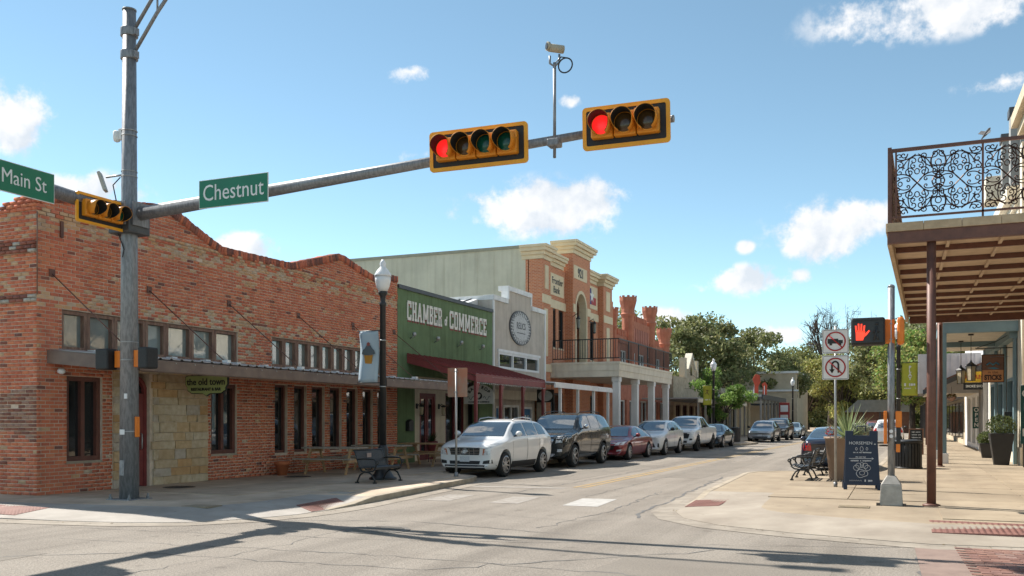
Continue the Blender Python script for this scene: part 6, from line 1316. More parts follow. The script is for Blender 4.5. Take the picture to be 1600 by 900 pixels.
# ------------------------------------------------------------------ cars
def lerp_tab(tab, y):
    for a, b in zip(tab, tab[1:]):
        if a[0] <= y <= b[0]:
            t = (y-a[0])/(b[0]-a[0]); return [p+(q-p)*t for p, q in zip(a, b)]
    return list(tab[0] if y < tab[0][0] else tab[-1])
def car(label, X, Yf, spec, face=1):
    """nose at local y = 0 pointing to -Y (face 1) ; X, Yf: middle of the nose on the road"""
    st = spec['st']; L = st[-1][0]; H = max(s[3] for s in st); W_ = max(s[4] for s in st); PT = spec['paint']
    T = thing('parked_car', label, spec.get('cat', 'car'), (X, Yf, 0.004), spec.get('rz', 0)+(0 if face == 1 else PI), 'cars parked along the kerbs')
    # lofted shell
    bm = bmesh.new(); rings = []
    for y, zb, zs, zt, hw, ht in st:
        zm = zb+(zs-zb)*.55
        half = [(0, zb), (hw*.80, zb), (hw*.93, zb+.07), (hw, zm), (hw*.965, zs), (ht, zt-max(.02, (zt-zs)*.10)), (ht*.80, zt-.012), (0, zt+.012)]
        ring = half+[(-x, z) for x, z in half[-2:0:-1]]
        rv = []
        for x, z in ring:
            k = (abs(x)/W_)**2.2
            sw = spec.get('nose', .16)*k*max(0, 1-y/1.1)-spec.get('tail', .10)*k*max(0, 1-(L-y)/1.0)
            rv.append(bm.verts.new((x, y+sw, z)))
        rings.append(rv)
    n = len(rings[0])
    for a, b in zip(rings, rings[1:]):
        for k in range(n): bm.faces.new((a[k], a[(k+1) % n], b[(k+1) % n], b[k]))
    for r in (rings[0], rings[-1]):
        bm.faces.new((r[1], r[0], r[n-1]))
        for k in range(1, 7):
            if k < 6: bm.faces.new((r[k], r[k+1], r[n-k-1], r[n-k]))
            else: bm.faces.new((r[6], r[7], r[8]))
    cl = bm.edges.layers.float.new('crease_edge')
    for ri_, r in enumerate(rings):
        for k in (1, n-1, 4, n-4, 5, n-5):
            if ri_ < len(rings)-1:
                e = bm.edges.get((r[k], rings[ri_+1][k]))
                if e: e[cl] = {1: .6, 4: .5, 5: .45}[min(k, n-k)]
        if ri_ in (0, len(rings)-1):
            for k in range(n): bm.edges.get((r[k], r[(k+1) % n]))[cl] = .45
    bmesh.ops.recalc_face_normals(bm, faces=bm.faces)
    me = bpy.data.meshes.new('body'); bm.to_mesh(me); bm.free()
    tmp = bpy.data.objects.new('tmp', me); COL.objects.link(tmp)
    s = tmp.modifiers.new('s', 'SUBSURF'); s.levels = 2; s.render_levels = 2
    bpy.context.view_layer.update(); dg = bpy.context.evaluated_depsgraph_get()
    shell = bpy.data.meshes.new_from_object(tmp.evaluated_get(dg))
    bv = BVHTree.FromPolygons([v.co for v in shell.vertices], [p.vertices for p in shell.polygons])
    # wheel wells
    R_ = spec['R']; wy = spec['wy']; hwb = W_; trk = hwb-.13
    cut = MB()
    for y in wy:
        for sx in (-1, 1): cut.cyl((sx*(hwb-.34), y, R_+.02), (sx*(hwb+.3), y, R_+.02), R_+.065, n=28)
    co = cut.build('cut', None); tmp.modifiers.clear(); tmp.data = shell
    b_ = tmp.modifiers.new('b', 'BOOLEAN'); b_.object = co; b_.operation = 'DIFFERENCE'; b_.solver = 'EXACT'
    bpy.context.view_layer.update(); dg = bpy.context.evaluated_depsgraph_get()
    body = bpy.data.meshes.new_from_object(tmp.evaluated_get(dg)); body.name = 'body'
    bpy.data.objects.remove(tmp); bpy.data.objects.remove(co)
    body.materials.clear(); body.materials.append(PT)
    for p in body.polygons: p.use_smooth = True; p.material_index = 0
    body.set_sharp_from_angle(angle=R(38))
    bo = link('body', body, T)
    # decals laid on the shell
    def grid(f, nu, nv, name, mat, d, off=.007, par=None, th=0):
        vs = []
        for j in range(nv+1):
            for i in range(nu+1):
                a, z = f(i/nu, j/nv)
                if d == 'front': o, dr = Vector((a, -3, z)), Vector((0, 1, 0))
                elif d == 'rear': o, dr = Vector((a, L+3, z)), Vector((0, -1, 0))
                elif d == 'right': o, dr = Vector((4, a, z)), Vector((-1, 0, 0))
                elif d == 'left': o, dr = Vector((-4, a, z)), Vector((1, 0, 0))
                elif d == 'top': o, dr = Vector((a, z, 4)), Vector((0, 0, -1))
                h, nn, _, _ = bv.ray_cast(o, dr)
                if h is None: h, nn, _, _ = bv.find_nearest(Vector((a, 0 if d == 'front' else L, z)) if d in ('front', 'rear') else Vector((hwb if d == 'right' else -hwb, a, z)))
                if nn.dot(dr) > 0: nn = -nn
                vs.append(h+nn*off)
        mb = MB().add(vs, [(j*(nu+1)+i, j*(nu+1)+i+1, (j+1)*(nu+1)+i+1, (j+1)*(nu+1)+i) for j in range(nv) for i in range(nu)], True)
        return mb.build(name, mat, par or T)
    def quad(c):   # four corners, bilinear
        return lambda u, v: tuple((c[0][k]*(1-u)+c[1][k]*u)*(1-v)+(c[3][k]*(1-u)+c[2][k]*u)*v for k in (0, 1))
    def both(c, nu, nv, name, mat, d='front', off=.007):
        grid(quad(c), nu, nv, name, mat, d, off); grid(quad([(-x, z) for x, z in c]), nu, nv, name, mat, d, off)
    yc, yr0, yr1 = spec['cowl'], spec['roof0'], spec['roof1']
    zc = lerp_tab(st, yc)[3]; ztop = lerp_tab(st, yr0)[3]; wt = lerp_tab(st, yr0)[5]; wc = lerp_tab(st, yc)[5]
    grid(quad([(-wc*.93, zc+.035), (wc*.93, zc+.035), (wt*.90, ztop-.075), (-wt*.90, ztop-.075)]), 12, 8, 'windscreen', car_glass, 'front', .014)
    if spec.get('rearglass', True):
        ry = spec['rglass']; z0, z1 = ry; grid(quad([(-wc*.85, z0), (wc*.85, z0), (wt*.82, z1), (-wt*.82, z1)]), 8, 4, 'rear_window', car_glass, 'rear')
    low = lambda y: lerp_tab(st, y)[2]+.035
    up = lambda y: max(low(y)+.012, lerp_tab(st, y)[3]-spec.get('roofband', .12))
    for a, b in spec['wins']:
        for d in ('right', 'left'):
            grid(lambda u, v: (a+(b-a)*u, low(a+(b-a)*u)*(1-v)+up(a+(b-a)*u)*v), 8, 4, 'side_window', car_glass, d)
    for y0, y1 in spec['doors']:
        for d in ('right', 'left'):
            for yy in (y0, y1): grid(lambda u, v: (yy+.012*u, (lerp_tab(st, yy)[1]+.16)*(1-v)+(low(yy)-.02)*v), 1, 6, 'door_gap', trim_blk, d, .003)
            grid(lambda u, v: (y1-.24+.17*u, low(y1)-.11+.03*v), 2, 1, 'door_handle', spec.get('handle', PT), d, .03)
    # lower cladding
    ca = spec.get('clad')
    if ca:
        for d in ('right', 'left'): grid(lambda u, v: (wy[0]+R_+.12+(wy[1]-wy[0]-2*R_-.24)*u, (lerp_tab(st, 2)[1]+.035)*(1-v)+(lerp_tab(st, 2)[1]+ca)*v), 6, 3, 'sill_cladding', spec.get('cladm', trim_blk), d, .008)
    for nm, c, m in spec.get('front', []):
        if c[0][0]*c[1][0] < 0 or nm in ('plate', 'badge'): grid(quad(c), 8, 3, nm, m, 'front', .008 if nm not in ('plate', 'badge', 'bar') else .02)
        else: both(c, 4, 3, nm, m)
    for nm, c, m in spec.get('rear', []):
        if c[0][0]*c[1][0] < 0: grid(quad(c), 8, 3, nm, m, 'rear', .008 if nm != 'plate' else .02)
        else: both(c, 4, 3, nm, m, 'rear')
    for z in spec.get('bars', []):
        w = z[2]; grid(quad([(-w, z[0]), (w, z[0]), (w, z[1]), (-w, z[1])]), 10, 1, 'grille_bar', chrome, 'front', .016)
    for x in spec.get('vbars', []): grid(quad([(x-.008, spec['vz'][0]), (x+.008, spec['vz'][0]), (x+.008, spec['vz'][1]), (x-.008, spec['vz'][1])]), 1, 3, 'grille_bar', chrome, 'front', .014)
    for nm, poly, m in spec.get('emblem', []):
        h, nn, _, _ = bv.ray_cast(Vector((0, -3, poly[1])), Vector((0, 1, 0)))
        if nm == 'ring': MB().tube([(poly[0]+poly[2]*math.cos(2*PI*k/20), h.y-.03, poly[1]+poly[3]*math.sin(2*PI*k/20)) for k in range(20)], .012, 6, closed=True).build('emblem', m, T); MB().prism([(poly[0]+poly[2]*.7*math.cos(2*PI*k/16), poly[1]+poly[3]*.7*math.sin(2*PI*k/16)) for k in range(16)], 'y', h.y-.028, h.y-.01).build('emblem_disc', lamp_clear, T)
        else: MB().prism(poly[2], 'y', h.y-.03, h.y-.005).build('emblem', m, T)
    # mirrors
    ym = yc+spec.get('mir', .42); zm = low(ym)+.09
    for sx in (-1, 1):
        x = sx*(hwb+.10); m_ = MB().tube([(x-sx*.11, ym+.02, zm), (x-sx*.06, ym, zm), (x, ym-.01, zm+.005), (x+sx*.06, ym, zm), (x+sx*.085, ym+.02, zm-.005)], [.03, .075, .088, .07, .02], 10); m_.xf(Matrix.Translation((0, ym, zm)) @ Matrix.Diagonal((1, .7, 1, 1)) @ Matrix.Translation((0, -ym, -zm)))
        mo = m_.build('mirror', spec.get('mirm', PT), T); MB().cyl((x-sx*.2, ym+.03, zm-.08), (x-sx*.05, ym+.01, zm-.03), .025, n=6).build('mirror_arm', trim_blk, mo)
    # wheels
    NS = spec.get('spokes', 7)
    for y in wy:
        for sx in (-1, 1):
            RX = Matrix.Translation((sx*trk, y, R_)) @ Matrix.Rotation(sx*PI/2, 4, 'Y')
            wl = .12; ri = R_*.68
            ty = MB().lathe([(ri*.3, -wl), (R_*.93, -wl), (R_, -wl*.75), (R_, wl*.75), (R_*.94, wl), (ri+.01, wl*1.02), (ri-.01, wl*.8), (ri-.015, -wl*.5)], (0, 0, 0), 28, True, False).xf(RX).build('tyre', rubber, T)
            rm = MB().lathe([(ri-.004, wl*.7), (ri-.02, wl*.6), (ri-.05, wl*.25), (.02, wl*.25)], (0, 0, 0), 24, True, False); rm.xf(RX); rimo = rm.build('wheel_well', rim_dark, ty)
            sp = MB()
            for k in range(NS):
                a = 2*PI*k/NS; sp_ = MB().hexa([(.03, -.03, wl*.45), (ri-.02, -.022, wl*.7), (ri-.02, .022, wl*.7), (.03, .03, wl*.45), (.03, -.022, wl*.85), (ri-.02, -.015, wl*.97), (ri-.02, .015, wl*.97), (.03, .022, wl*.85)]); sp_.xf(Matrix.Rotation(a, 4, 'Z')); sp.add(sp_.v, sp_.f)
            sp.lathe([(.075, wl*.4), (.075, wl*.86), (.05, wl*.92), (.01, wl*.93)], (0, 0, 0), 12); sp.lathe([(ri-.001, wl*.8), (ri+.012, wl*1.03), (ri-.022, wl*1.0)], (0, 0, 0), 28, True, False)
            sp.xf(RX); sp.build('rim', spec.get('rim', rim_m), ty)
            if spec.get('arch'):
                aN = 14; v = []
                for t in range(aN+1):
                    a = PI*t/aN
                    for rr_ in (R_+.062, R_+.115): v.append((rr_*math.cos(a), rr_*math.sin(a)))
                vs = []
                for (dy, dz) in v:
                    h, nn, _, _ = bv.ray_cast(Vector((sx*4, y+dy, R_+.02+dz)), Vector((-sx, 0, 0)))
                    if h is None: h, nn = Vector((sx*hwb*.9, y+dy, R_+.02+dz)), Vector((sx, 0, 0))
                    vs.append(h+Vector((sx*.012, 0, 0)))
                MB().add(vs, [(2*k, 2*k+1, 2*k+3, 2*k+2) for k in range(aN)], True).build('arch_trim', spec['arch'], T)
    if spec.get('rails'):
        for sx in (-1, 1):
            ya, yb = yr0+.15, yr1-.1; zt = [lerp_tab(st, q)[3] for q in (ya, (ya+yb)/2, yb)]
            MB().tube([(sx*wt*.86, ya, zt[0]-.03), (sx*wt*.88, ya+.12, zt[0]+.035), (sx*wt*.9, (ya+yb)/2, zt[1]+.04), (sx*wt*.88, yb-.12, zt[2]+.03), (sx*wt*.86, yb, zt[2]-.04)], .018, 6).build('roof_rail', spec['rails'], T)
    MB().tube([(-.55, yc-.02, zc+.045), (-.1, yc+.06, zc+.075)], .008, 4).build('wiper', trim_blk, T)
    return T
def suv(L, W_, H, hood, cowl, r0, r1, zb=.24, nose_z=.74, belt=1.02, tailin=.25, tw=.70):
    h = W_/2
    return [(0, zb+.08, nose_z-.10, nose_z, h*.86, h*.74), (.10, zb, nose_z+.02, hood-.10, h*.93, h*.80), (.38, zb-.02, hood-.13, hood-.02, h*.985, h*.82), (cowl*.62, zb-.02, hood-.06, hood+.04, h, h*.82), (cowl, zb-.02, belt-.04, hood+.09, h, h*.80), ((cowl+r0)/2, zb-.02, belt, (hood+.09+H-.05)/2+.05, h, h*(tw+.07)),
            (r0, zb-.02, belt+.01, H-.05, h, h*tw), ((r0+r1)/2, zb-.02, belt+.03, H, h, h*tw), (r1, zb-.02, belt+.05, H-.04, h*.995, h*(tw-.01)), (L-tailin, zb, belt+.05, H-.24, h*.97, h*(tw+.0)), (L-.07, zb+.03, belt-.03, belt+.10, h*.93, h*.72), (L, zb+.12, belt-.22, belt-.12, h*.86, h*.70)]
def sedan(L, W_, H, hood, cowl, r0, r1, deck, dz, zb=.2, nose_z=.62, belt=.90):
    h = W_/2
    return [(0, zb+.06, nose_z-.09, nose_z, h*.84, h*.72), (.10, zb, nose_z, hood-.12, h*.92, h*.78), (.4, zb-.02, hood-.12, hood-.03, h*.98, h*.80), (cowl*.62, zb-.02, hood-.06, hood+.04, h, h*.80), (cowl, zb-.02, belt-.03, hood+.08, h, h*.78), ((cowl+r0)/2, zb-.02, belt, (hood+.08+H-.04)/2+.05, h, h*.71),
            (r0, zb-.02, belt+.01, H-.04, h, h*.62), ((r0+r1)/2, zb-.02, belt+.02, H, h, h*.60), (r1, zb-.02, belt+.03, H-.06, h, h*.60), ((r1+deck)/2, zb-.02, belt+.03, (H+dz)/2+.02, h*.99, h*.66), (deck, zb, belt+.01, dz+.03, h*.97, h*.74), (L-.1, zb+.03, belt-.05, dz, h*.92, h*.74), (L, zb+.14, belt-.22, dz-.16, h*.85, h*.70)]
white_p = paint('pearl_white_paint', (.80, .80, .79), .0, .35); black_pt = paint('black_paint', (.012, .014, .013), .3, .25); red_p = paint('dark_red_paint', (.24, .02, .024), .3, .3)
white2 = paint('white_paint_car', (.80, .80, .80), .0, .35); blue_p = paint('dark_blue_paint', (.02, .035, .055), .5, .3); silver_p = paint('silver_grey_paint', (.42, .43, .45), .5, .32); char_p = paint('charcoal_paint', (.035, .035, .037), .4, .3); navy_p = paint('navy_paint', (.010, .014, .03), .4, .28)
PLATE = lambda z: ('plate', [(-.16, z), (.16, z), (.16, z+.16), (-.16, z+.16)], plate_m)
S1 = dict(st=suv(4.83, 1.90, 1.72, 1.06, 1.25, 2.0, 3.9, nose_z=.88, belt=1.13, tailin=.28, tw=.71), paint=white_p, R=.365, wy=(.98, 3.79), cowl=1.25, roof0=2.05, roof1=3.75, wins=[(1.62, 2.52), (2.60, 3.42), (3.50, 4.12)], doors=[(1.50, 2.56), (2.58, 3.52)], rglass=(1.16, 1.52), clad=.22, rails=rim_m, spokes=9, nose=.22, cat='suv',
    front=[('grille', [(-.46, .66), (.46, .66), (.50, .85), (-.50, .85)], trim_blk), ('headlight', [(.60, .66), (.80, .68), (.86, 1.00), (.66, .93)], lamp_clear), ('amber', [(.57, .66), (.63, .66), (.67, .84), (.60, .84)], lamp_amber), ('lower_grille', [(-.48, .39), (.48, .39), (.5, .49), (-.5, .49)], trim_blk), ('fog_light', [(.58, .40), (.84, .42), (.84, .53), (.60, .49)], trim_blk), PLATE(.46), ('lower_bumper', [(-.84, .245), (.84, .245), (.86, .37), (-.86, .37)], trim_blk)],
    bars=[(.70, .712, .47), (.75, .762, .48), (.80, .812, .49), (.85, .875, .51)], vbars=[-.3, -.15, .15, .3], vz=(.66, .85), emblem=[('ring', (0, .76, .09, .075), chrome)])
S2 = dict(st=suv(5.3, 2.02, 1.96, 1.22, 1.40, 1.98, 4.6, zb=.33, nose_z=1.02, belt=1.30, tailin=.16, tw=.76), paint=black_pt, R=.405, wy=(1.0, 4.08), cowl=1.40, roof0=1.98, roof1=4.6, wins=[(1.70, 2.62), (2.72, 3.62), (3.75, 4.62)], doors=[(1.62, 2.67), (2.69, 3.70)], rglass=(1.36, 1.74), clad=.14, cladm=chrome, rails=trim_blk, spokes=6, nose=.14, handle=chrome, mirm=chrome, arch=M('arch_grey', (.10, .10, .10)), cat='suv',
    front=[('grille', [(-.42, .80), (.42, .80), (.52, 1.06), (-.52, 1.06)], trim_blk), ('headlight', [(.60, .86), (.93, .92), (.95, 1.13), (.66, 1.10)], lamp_clear), ('skid_plate', [(-.5, .40), (.5, .40), (.6, .50), (-.6, .50)], silver_p), ('fog_light', [(.66, .56), (.84, .57), (.84, .66), (.68, .66)], lamp_clear), ('chrome_strut', [(.34, .76), (.44, .76), (.60, 1.11), (.48, 1.11)], chrome)], bars=[(1.07, 1.11, .52)])
S3 = dict(st=sedan(4.85, 1.86, 1.46, .86, 1.30, 2.15, 3.25, 4.25, 1.06), paint=red_p, R=.335, wy=(.94, 3.75), cowl=1.30, roof0=2.15, roof1=3.25, wins=[(1.62, 2.58), (2.66, 3.50), (3.56, 3.86)], doors=[(1.55, 2.62), (2.64, 3.60)], rglass=(1.10, 1.34), roofband=.11, spokes=10, nose=.22,
    front=[('grille', [(-.44, .44), (.44, .44), (.56, .70), (-.56, .70)], trim_blk), ('headlight', [(.50, .62), (.82, .64), (.86, .78), (.60, .74)], lamp_clear), ('fog_light', [(.58, .36), (.80, .42), (.80, .47), (.58, .43)], lamp_clear)], bars=[(.69, .71, .56), (.6, .61, .52), (.52, .53, .48)])
S4 = dict(st=suv(4.74, 1.86, 1.68, 1.03, 1.30, 2.05, 3.6, nose_z=.84, belt=1.10, tailin=.35), paint=white2, R=.365, wy=(.94, 3.63), cowl=1.30, roof0=2.1, roof1=3.55, wins=[(1.65, 2.50), (2.58, 3.42), (3.50, 3.95)], doors=[(1.55, 2.54), (2.56, 3.50)], rglass=(1.18, 1.48), clad=.16, spokes=10, nose=.24, mirm=trim_blk, cat='suv',
    front=[('grille', [(-.62, .38), (.62, .38), (.44, .74), (-.44, .74)], trim_blk), ('headlight', [(.42, .78), (.80, .82), (.84, .94), (.50, .84)], lamp_clear), ('side_vent', [(.70, .40), (.78, .38), (.78, .56), (.72, .58)], trim_blk)], emblem=[('ring', (0, .82, .08, .055), chrome)])
pk = [(0, .42, .86, .98, .90, .80), (.10, .36, .95, 1.12, .97, .84), (.4, .34, 1.08, 1.20, 1.0, .86), (1.0, .34, 1.14, 1.24, 1.01, .86), (1.55, .34, 1.17, 1.27, 1.01, .82), (1.9, .34, 1.19, 1.62, 1.01, .76), (2.25, .34, 1.2, 1.84, 1.01, .70), (2.9, .34, 1.22, 1.90, 1.01, .69), (3.7, .34, 1.24, 1.87, 1.01, .69), (3.95, .34, 1.24, 1.55, 1.01, .74), (4.05, .34, 1.24, 1.36, 1.01, .86), (5.0, .36, 1.25, 1.33, 1.01, .90), (5.75, .42, 1.22, 1.31, .99, .90), (5.85, .5, 1.05, 1.2, .95, .86)]
S5 = dict(st=pk, paint=white2, R=.41, wy=(1.02, 4.75), cowl=1.55, roof0=2.25, roof1=3.7, wins=[(1.85, 2.80), (2.90, 3.72)], doors=[(1.8, 2.84), (2.86, 3.85)], rearglass=False, spokes=6, rim=rim_dark, nose=.1, tail=.04, mirm=trim_blk, cat='pickup truck', mir=.5,
    front=[('grille', [(-.66, .68), (.66, .68), (.78, 1.00), (-.78, 1.00)], trim_blk), ('headlight', [(.76, .84), (.93, .86), (.95, 1.04), (.80, 1.02)], lamp_clear), ('lower_grille', [(-.6, .44), (.6, .44), (.6, .56), (-.6, .56)], trim_blk), ('fog_light', [(.72, .58), (.88, .60), (.88, .68), (.74, .68)], trim_blk)], emblem=[('bow', (0, .86, [(-.11, .845), (-.045, .845), (-.045, .82), (.045, .82), (.045, .845), (.11, .845), (.13, .88), (.045, .88), (.045, .905), (-.045, .905), (-.045, .88), (-.13, .88)]), black_m)])
S6 = dict(S3, st=sedan(4.88, 1.84, 1.44, .84, 1.32, 2.15, 3.25, 4.28, 1.04), paint=blue_p, front=[('grille', [(-.60, .32), (.60, .32), (.46, .50), (-.46, .50)], trim_blk), ('headlight', [(.44, .62), (.84, .66), (.86, .74), (.48, .68)], lamp_clear), ('side_vent', [(.66, .36), (.80, .36), (.80, .54), (.72, .50)], trim_blk)], bars=[(.6, .615, .44)])
S7 = dict(st=suv(4.75, 1.92, 1.62, .92, 1.15, 2.0, 3.2, belt=.98, nose_z=.68, tailin=.45), paint=silver_p, R=.36, wy=(.88, 3.77), cowl=1.15, roof0=2.0, roof1=3.2, wins=[(1.52, 2.5), (2.58, 3.45), (3.52, 3.95)], doors=[(1.45, 2.54), (2.56, 3.50)], rglass=(1.12, 1.42), clad=.14, spokes=5, nose=.24, mirm=trim_blk,
    front=[('headlight', [(.52, .66), (.84, .70), (.86, .80), (.60, .77)], lamp_clear), ('lower_grille', [(-.55, .30), (.55, .30), (.6, .42), (-.6, .42)], trim_blk), PLATE(.42)])
S8 = dict(S2, st=suv(5.0, 2.0, 1.84, 1.10, 1.3, 2.0, 4.1, zb=.3, nose_z=.88, belt=1.18), paint=char_p, arch=None, mirm=char_p, wy=(.95, 3.87), wins=[(1.65, 2.55), (2.65, 3.5), (3.6, 4.35)], roof1=4.1, rails=None, front=[('grille', [(-.5, .72), (.5, .72), (.52, .9), (-.52, .9)], trim_blk), ('headlight', [(.56, .76), (.9, .80), (.92, .92), (.6, .9)], lamp_clear), ('lower_grille', [(-.6, .42), (.6, .42), (.6, .56), (-.6, .56)], trim_blk)], bars=[])
S9 = dict(S3, st=sedan(4.7, 1.80, 1.47, .86, 1.30, 2.1, 3.2, 4.1, 1.10), paint=navy_p, wy=(.92, 3.6), front=S3['front'], rear=[('tail_light', [(.50, .72), (.80, .74), (.84, .93), (.52, .95)], tail_red), ('plate', [(-.25, .62), (.25, .62), (.25, .75), (-.25, .75)], plate_m), ('rear_bumper', [(-.7, .36), (.7, .36), (.7, .44), (-.7, .44)], trim_blk)], rglass=(1.13, 1.37), tail=.16)
S10 = dict(S4, st=suv(4.5, 1.84, 1.72, 1.0, 1.2, 1.9, 3.7, belt=1.05, tailin=.15), wy=(.9, 3.5), roof0=1.9, roof1=3.7, cowl=1.2, paint=white2, rear=[('tail_light', [(.66, .86), (.84, .86), (.84, 1.12), (.68, 1.14)], tail_red), PLATE(.8)], rglass=(1.16, 1.55), emblem=[])
S11 = dict(S7, paint=paint('rust_red_paint', (.22, .03, .03)), rear=[('tail_light', [(.60, .8), (.84, .82), (.84, .95), (.62, .96)], tail_red)])
for lab, xt, yw, sp in (('pearl white crossover suv parked first at the kerb bulb, behind the bare sign', -10.66, 24.62, S1), ('big black suv with chrome grille strut and chrome mirrors, parked behind the white crossover', -10.5, 30.4, S2), ('dark red sedan parked behind the big black suv', -10.28, 36.75, S3), ('white suv with black lower grille parked between red sedan and white pickup', -10.08, 42.3, S4),
                          ('white pickup truck with black grille parked before the dark blue sedan', -9.85, 48.7, S5), ('dark blue sedan parked behind the white pickup', -9.65, 55.2, S6), ('silver grey smooth nosed car parked beyond the far kerb bulb', -8.5, 70.0, S7), ('charcoal boxy suv parked behind the silver grey car', -8.2, 76.6, S8)):
    W_ = max(s[4] for s in sp['st']); sp = dict(sp, rz=R(-1.7)); car(lab, xt-W_+.02, yw-sp['wy'][0], sp)
car('small pale blue sedan parked farthest along the left kerb', -8.9, 84.5, dict(S6, paint=paint('pale_blue_paint', (.30, .38, .42)), rz=R(-1.7)))
car('navy sedan seen from behind, red tail light above the iron bench', -1.95, 34.0, S9, -1)
car('white boxy suv seen from behind on the right, beyond the litter bin', -.55, 66, S10, -1)
car('rust red car seen from behind, left of the white boxy suv', -1.35, 73, S11, -1)
# ------------------------------------------------------------------ trees
def tree(label, loc, h, rx, trunk_h, cols, seed, n=7000, leaf=.2, bare=False, squash=.75, name='street_tree', lean=0., clumps=None):
    rr = np.random.default_rng(seed); rnd = random.Random(seed)
    T = thing(name, label, 'tree', loc)
    tr = MB(); top = Vector((lean, 0, trunk_h)); r0 = max(.12, h*.028)
    tr.tube([(0, 0, -.1), (lean*.2, .05, trunk_h*.4), tuple(top)], [r0*1.35, r0, r0*.8], 9)
    cz = trunk_h+(h-trunk_h)*.5; rzz = (h-trunk_h)*.56; cents = []
    nc = clumps or 48; n = int(n*1.55)
    while len(cents) < nc:
        p = Vector((rnd.gauss(0, 1), rnd.gauss(0, 1), rnd.gauss(0, 1))); p.normalize(); q = rnd.uniform(.45, 1)
        c = Vector((p.x*rx*q+lean, p.y*rx*q, cz+p.z*rzz*q))
        if c.z > trunk_h*.8: cents.append(c)
    for i, c in enumerate(cents):
        m = top.lerp(c, .45)+Vector((rnd.gauss(0, .25), rnd.gauss(0, .25), .35)); rl = r0*(.42 if i < nc*.4 else .25)
        tr.tube([tuple(top-Vector((0, 0, rnd.uniform(0, trunk_h*.25)))), tuple(m), tuple(c)], [rl, rl*.6, rl*.18], 6)
        if bare:
            for k in range(7):
                d = Vector((rnd.gauss(0, 1), rnd.gauss(0, 1), rnd.gauss(.35, .7))).normalized()*rnd.uniform(.7, 2.0); e = c+d
                s = m.lerp(c, rnd.uniform(.3, 1)); tr.tube([tuple(s), tuple(s.lerp(e, .5)+Vector((rnd.gauss(0, .12), rnd.gauss(0, .12), .1))), tuple(e)], [rl*.3, rl*.2, .012], 4)
                for q in range(4):
                    b = s.lerp(e, rnd.uniform(.35, 1)); f = b+Vector((rnd.gauss(0, 1), rnd.gauss(0, 1), rnd.gauss(.3, .8))).normalized()*rnd.uniform(.4, 1.1); tr.tube([tuple(b), tuple(f)], [.018, .007], 3)
        else:
            for k in range(3):
                e = c+Vector((rnd.gauss(0, .7), rnd.gauss(0, .7), rnd.gauss(.1, .5))); tr.tube([tuple(m.lerp(c, .7)), tuple(e)], [rl*.3, .012], 4)
    tr.build('trunk', bark, T)
    if not bare:
        per = n//nc; P = []; S = []
        for c in cents:
            r = rr.uniform(.5, 1.05)*rx*.34
            d = rr.normal(0, 1, (per, 3)); d /= np.linalg.norm(d, axis=1)[:, None]; d *= (rr.uniform(0, 1, per)**.45*r)[:, None]; d[:, 2] *= squash
            P.append(np.array(c)+d); S.append(np.full(per, rr.uniform(.8, 1.2)))
        leafquads('crown', np.concatenate(P), leaf, cols, T, rr, np.concatenate(S))
    return T
OAK = [(0.195, 0.215, 0.091), (0.247, 0.254, 0.111), (0.156, 0.176, 0.072), (0.299, 0.28, 0.13)]
YEL = [(0.364, 0.351, 0.104), (0.286, 0.293, 0.091), (0.442, 0.39, 0.143), (0.221, 0.234, 0.078)]
LIME = [(.20, .32, .07), (.16, .27, .06), (.26, .36, .10)]
DKG = [(0.156, 0.176, 0.065), (0.195, 0.208, 0.078), (0.234, 0.227, 0.098)]
tree('broad dark live oak behind the red castle building', (-27, 88, 0), 12.2, 6.6, 3.2, OAK, 3, 9000, .20)
tree('spreading live oak behind the stone shop and cafe', (-22.0, 101, 0), 12.8, 7.6, 3.2, OAK, 4, 13000, .24, squash=.6)
tree('low live oak leaning over the cafe roof', (-17.0, 113, 0), 11.8, 6.4, 3.4, OAK, 5, 10000, .24, squash=.55, lean=.8)
tree('young lime green street tree before the stone shop', (-12.3, 69.5, .13), 5.1, 2.1, 1.5, LIME, 6, 5200, .11, name='young_tree', clumps=26)
tree('tall bare tree with grey branches at the end of the street', (-9.5, 150, 0), 19.5, 6.5, 6.5, OAK, 7, bare=True, name='bare_tree', clumps=44)
tree('dense dark oak closing the street end beside the tan block', (-12.5, 142, 0), 12.5, 6.5, 2.8, DKG, 8, 9000, .24)
tree('yellowish oak in front of the bare tree', (-7.0, 132, 0), 11, 5.6, 2.4, YEL, 9, 8500, .23)
tree('dark rounded oak across the street end behind the sign post', (-1.8, 138, 0), 10.5, 5.8, 2.6, DKG, 10, 8500, .23)
tree('olive green oak on the right behind the orange hand signal', (4.5, 118, 0), 13.5, 6.6, 3.4, YEL, 11, 10000, .22)
tree('bright green street tree on the right pavement behind the lime banner', (1.0, 74, .13), 8.0, 3.4, 3.0, YEL+LIME, 12, 6500, .15, name='young_tree')
tree('dark green street tree between the right shops and the far cars', (-.2, 92, .13), 11.0, 4.8, 3.2, OAK, 13, 8500, .19)
tree('dark oak filling the gap at the far end of the road', (-16, 170, 0), 14, 7.5, 2.5, DKG, 14, 8000, .28)
tree('second bare tree, slighter, to the right of the tall bare one', (-3.5, 158, 0), 17, 5.0, 6.0, OAK, 15, bare=True, name='bare_tree', clumps=34)
tree('dense oak far right behind the corner store', (11, 128, 0), 15, 7.0, 3.0, OAK, 16, 9000, .24)
tree('shady oak low at the very end of the street', (-5.0, 175, 0), 9.5, 7.5, 1.8, DKG, 17, 7500, .3)
wd = thing('far_pavilion', 'low grey roofed pavilion under the trees at the street end', 'building', (-2.0, 122, 0))
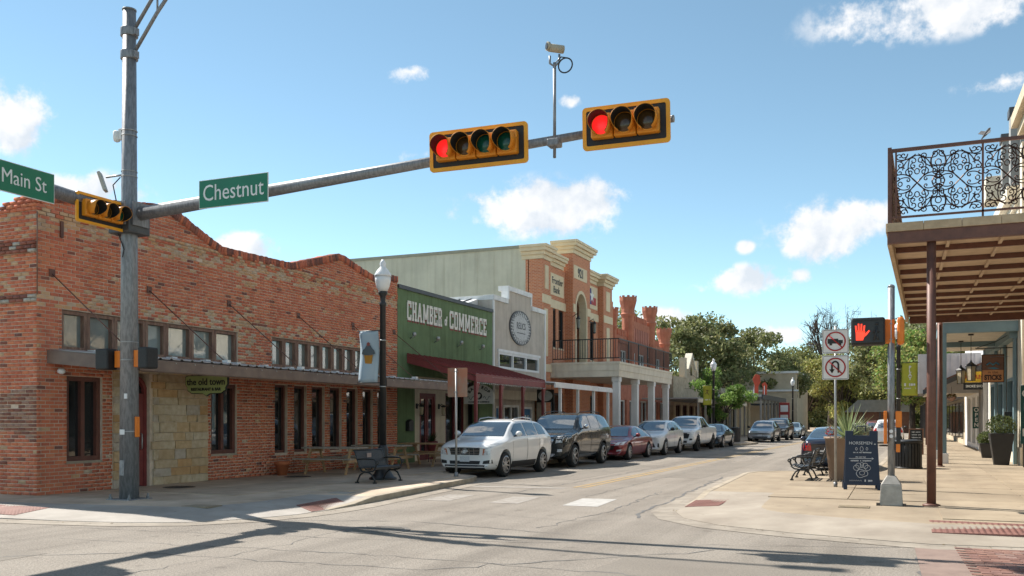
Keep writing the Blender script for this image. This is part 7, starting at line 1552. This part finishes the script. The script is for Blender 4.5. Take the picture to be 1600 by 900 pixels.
MB().box(-3.5, 3.5, 0, 6, .05, 2.6).build('wall', M('far_brick', (.25, .12, .08), None, 3, .9), wd); MB().prism([(-4.2, 2.6), (4.2, 2.6), (2.6, 4.1), (-2.6, 4.1)], 'y', -.6, 6.5).build('roof', roof_grey, wd)
for k in range(5): bx('post', dark_cap, wd, -3.9+1.9*k, -3.75+1.9*k, -.5, -.35, .0, 2.6)
# distant wood and a red kiosk sign
rr = np.random.default_rng(40); P = np.stack([rr.uniform(-75, 60, 42000), rr.uniform(184, 198, 42000), rr.uniform(0, 1, 42000)], 1); P[:, 2] *= 7.5+2.5*np.sin(P[:, 0]*.23)+1.5*np.sin(P[:, 0]*.61+1); o = leafquads('far_wood', P, .55, DKG+OAK, None, rr); setp(o, 'mass of distant dark green trees closing the horizon', 'trees', kind='stuff')
T = thing('kiosk_sign', 'red framed notice board beside the far lamp post', 'notice board', (-10.3, 93, .13)); MB().box(-.45, -.37, -.05, .05, 0, 3.0).box(.37, .45, -.05, .05, 0, 3.0).build('posts', dark_cap, T); MB().box(-.5, .5, -.06, .06, 1.35, 3.2).build('frame', M('kiosk_red', (.35, .05, .04)), T, bevel=.02); MB().box(-.36, .36, -.07, -.061, 2.3, 2.95).build('upper_notice', sign_white, T); MB().box(-.36, .36, -.07, -.061, 1.55, 2.0).build('lower_notice', sign_white, T)
T = thing('litter_bin', 'dark litter bin on the far kerb bulb behind the blue sedan', 'litter bin', (-10.2, 62.8, .13)); [MB().box(-.012, .012, -.05, .05, .04, .95).xf(Matrix.Translation((.36*math.cos(a), .36*math.sin(a), 0)) @ Matrix.Rotation(a, 4, 'Z')).build('slat', black_m, T) for a in [2*PI*k/20 for k in range(20)]]; MB().lathe([(.34, .03), (.34, .9)], (0, 0, 0), 16).build('liner', black_p, T); MB().lathe([(.4, .92), (.42, .98), (.25, 1.02)], (0, 0, 0), 18).build('rim', black_m, T)

# dry leaves blown into the gutters
rr = np.random.default_rng(77); L_ = []
for E_, sgn in ((EL, 1), (ER, 1)):
    for a, b in zip(E_, E_[1:]):
        ln = math.hypot(b[0]-a[0], b[1]-a[1])
        if ln > 40: continue
        for k in range(int(ln*9)):
            t = rr.uniform(); off = abs(rr.normal(0, .16)); nx, ny = (b[1]-a[1])/ln, -(b[0]-a[0])/ln
            L_.append((a[0]+(b[0]-a[0])*t+nx*off, a[1]+(b[1]-a[1])*t+ny*off, .018))
P = np.array(L_); n = len(P); a = np.concatenate([rr.normal(0, 1, (n, 2)), rr.normal(0, .12, (n, 1))], 1); a /= np.linalg.norm(a, axis=1)[:, None]; b = np.stack([-a[:, 1], a[:, 0], rr.normal(0, .15, n)], 1); s_ = rr.uniform(.008, .026, n)[:, None]
o = quads('leaf_litter', np.stack([P-a*s_, P-b*s_*.5, P+a*s_, P+b*s_*.5], 1), leaf_m, None, np.array([(.20, .13, .06), (.13, .085, .04), (.26, .19, .09)])[rr.integers(3, size=n)])
setp(o, 'scattered dry brown leaf litter along the gutters', 'leaf litter', kind='stuff')
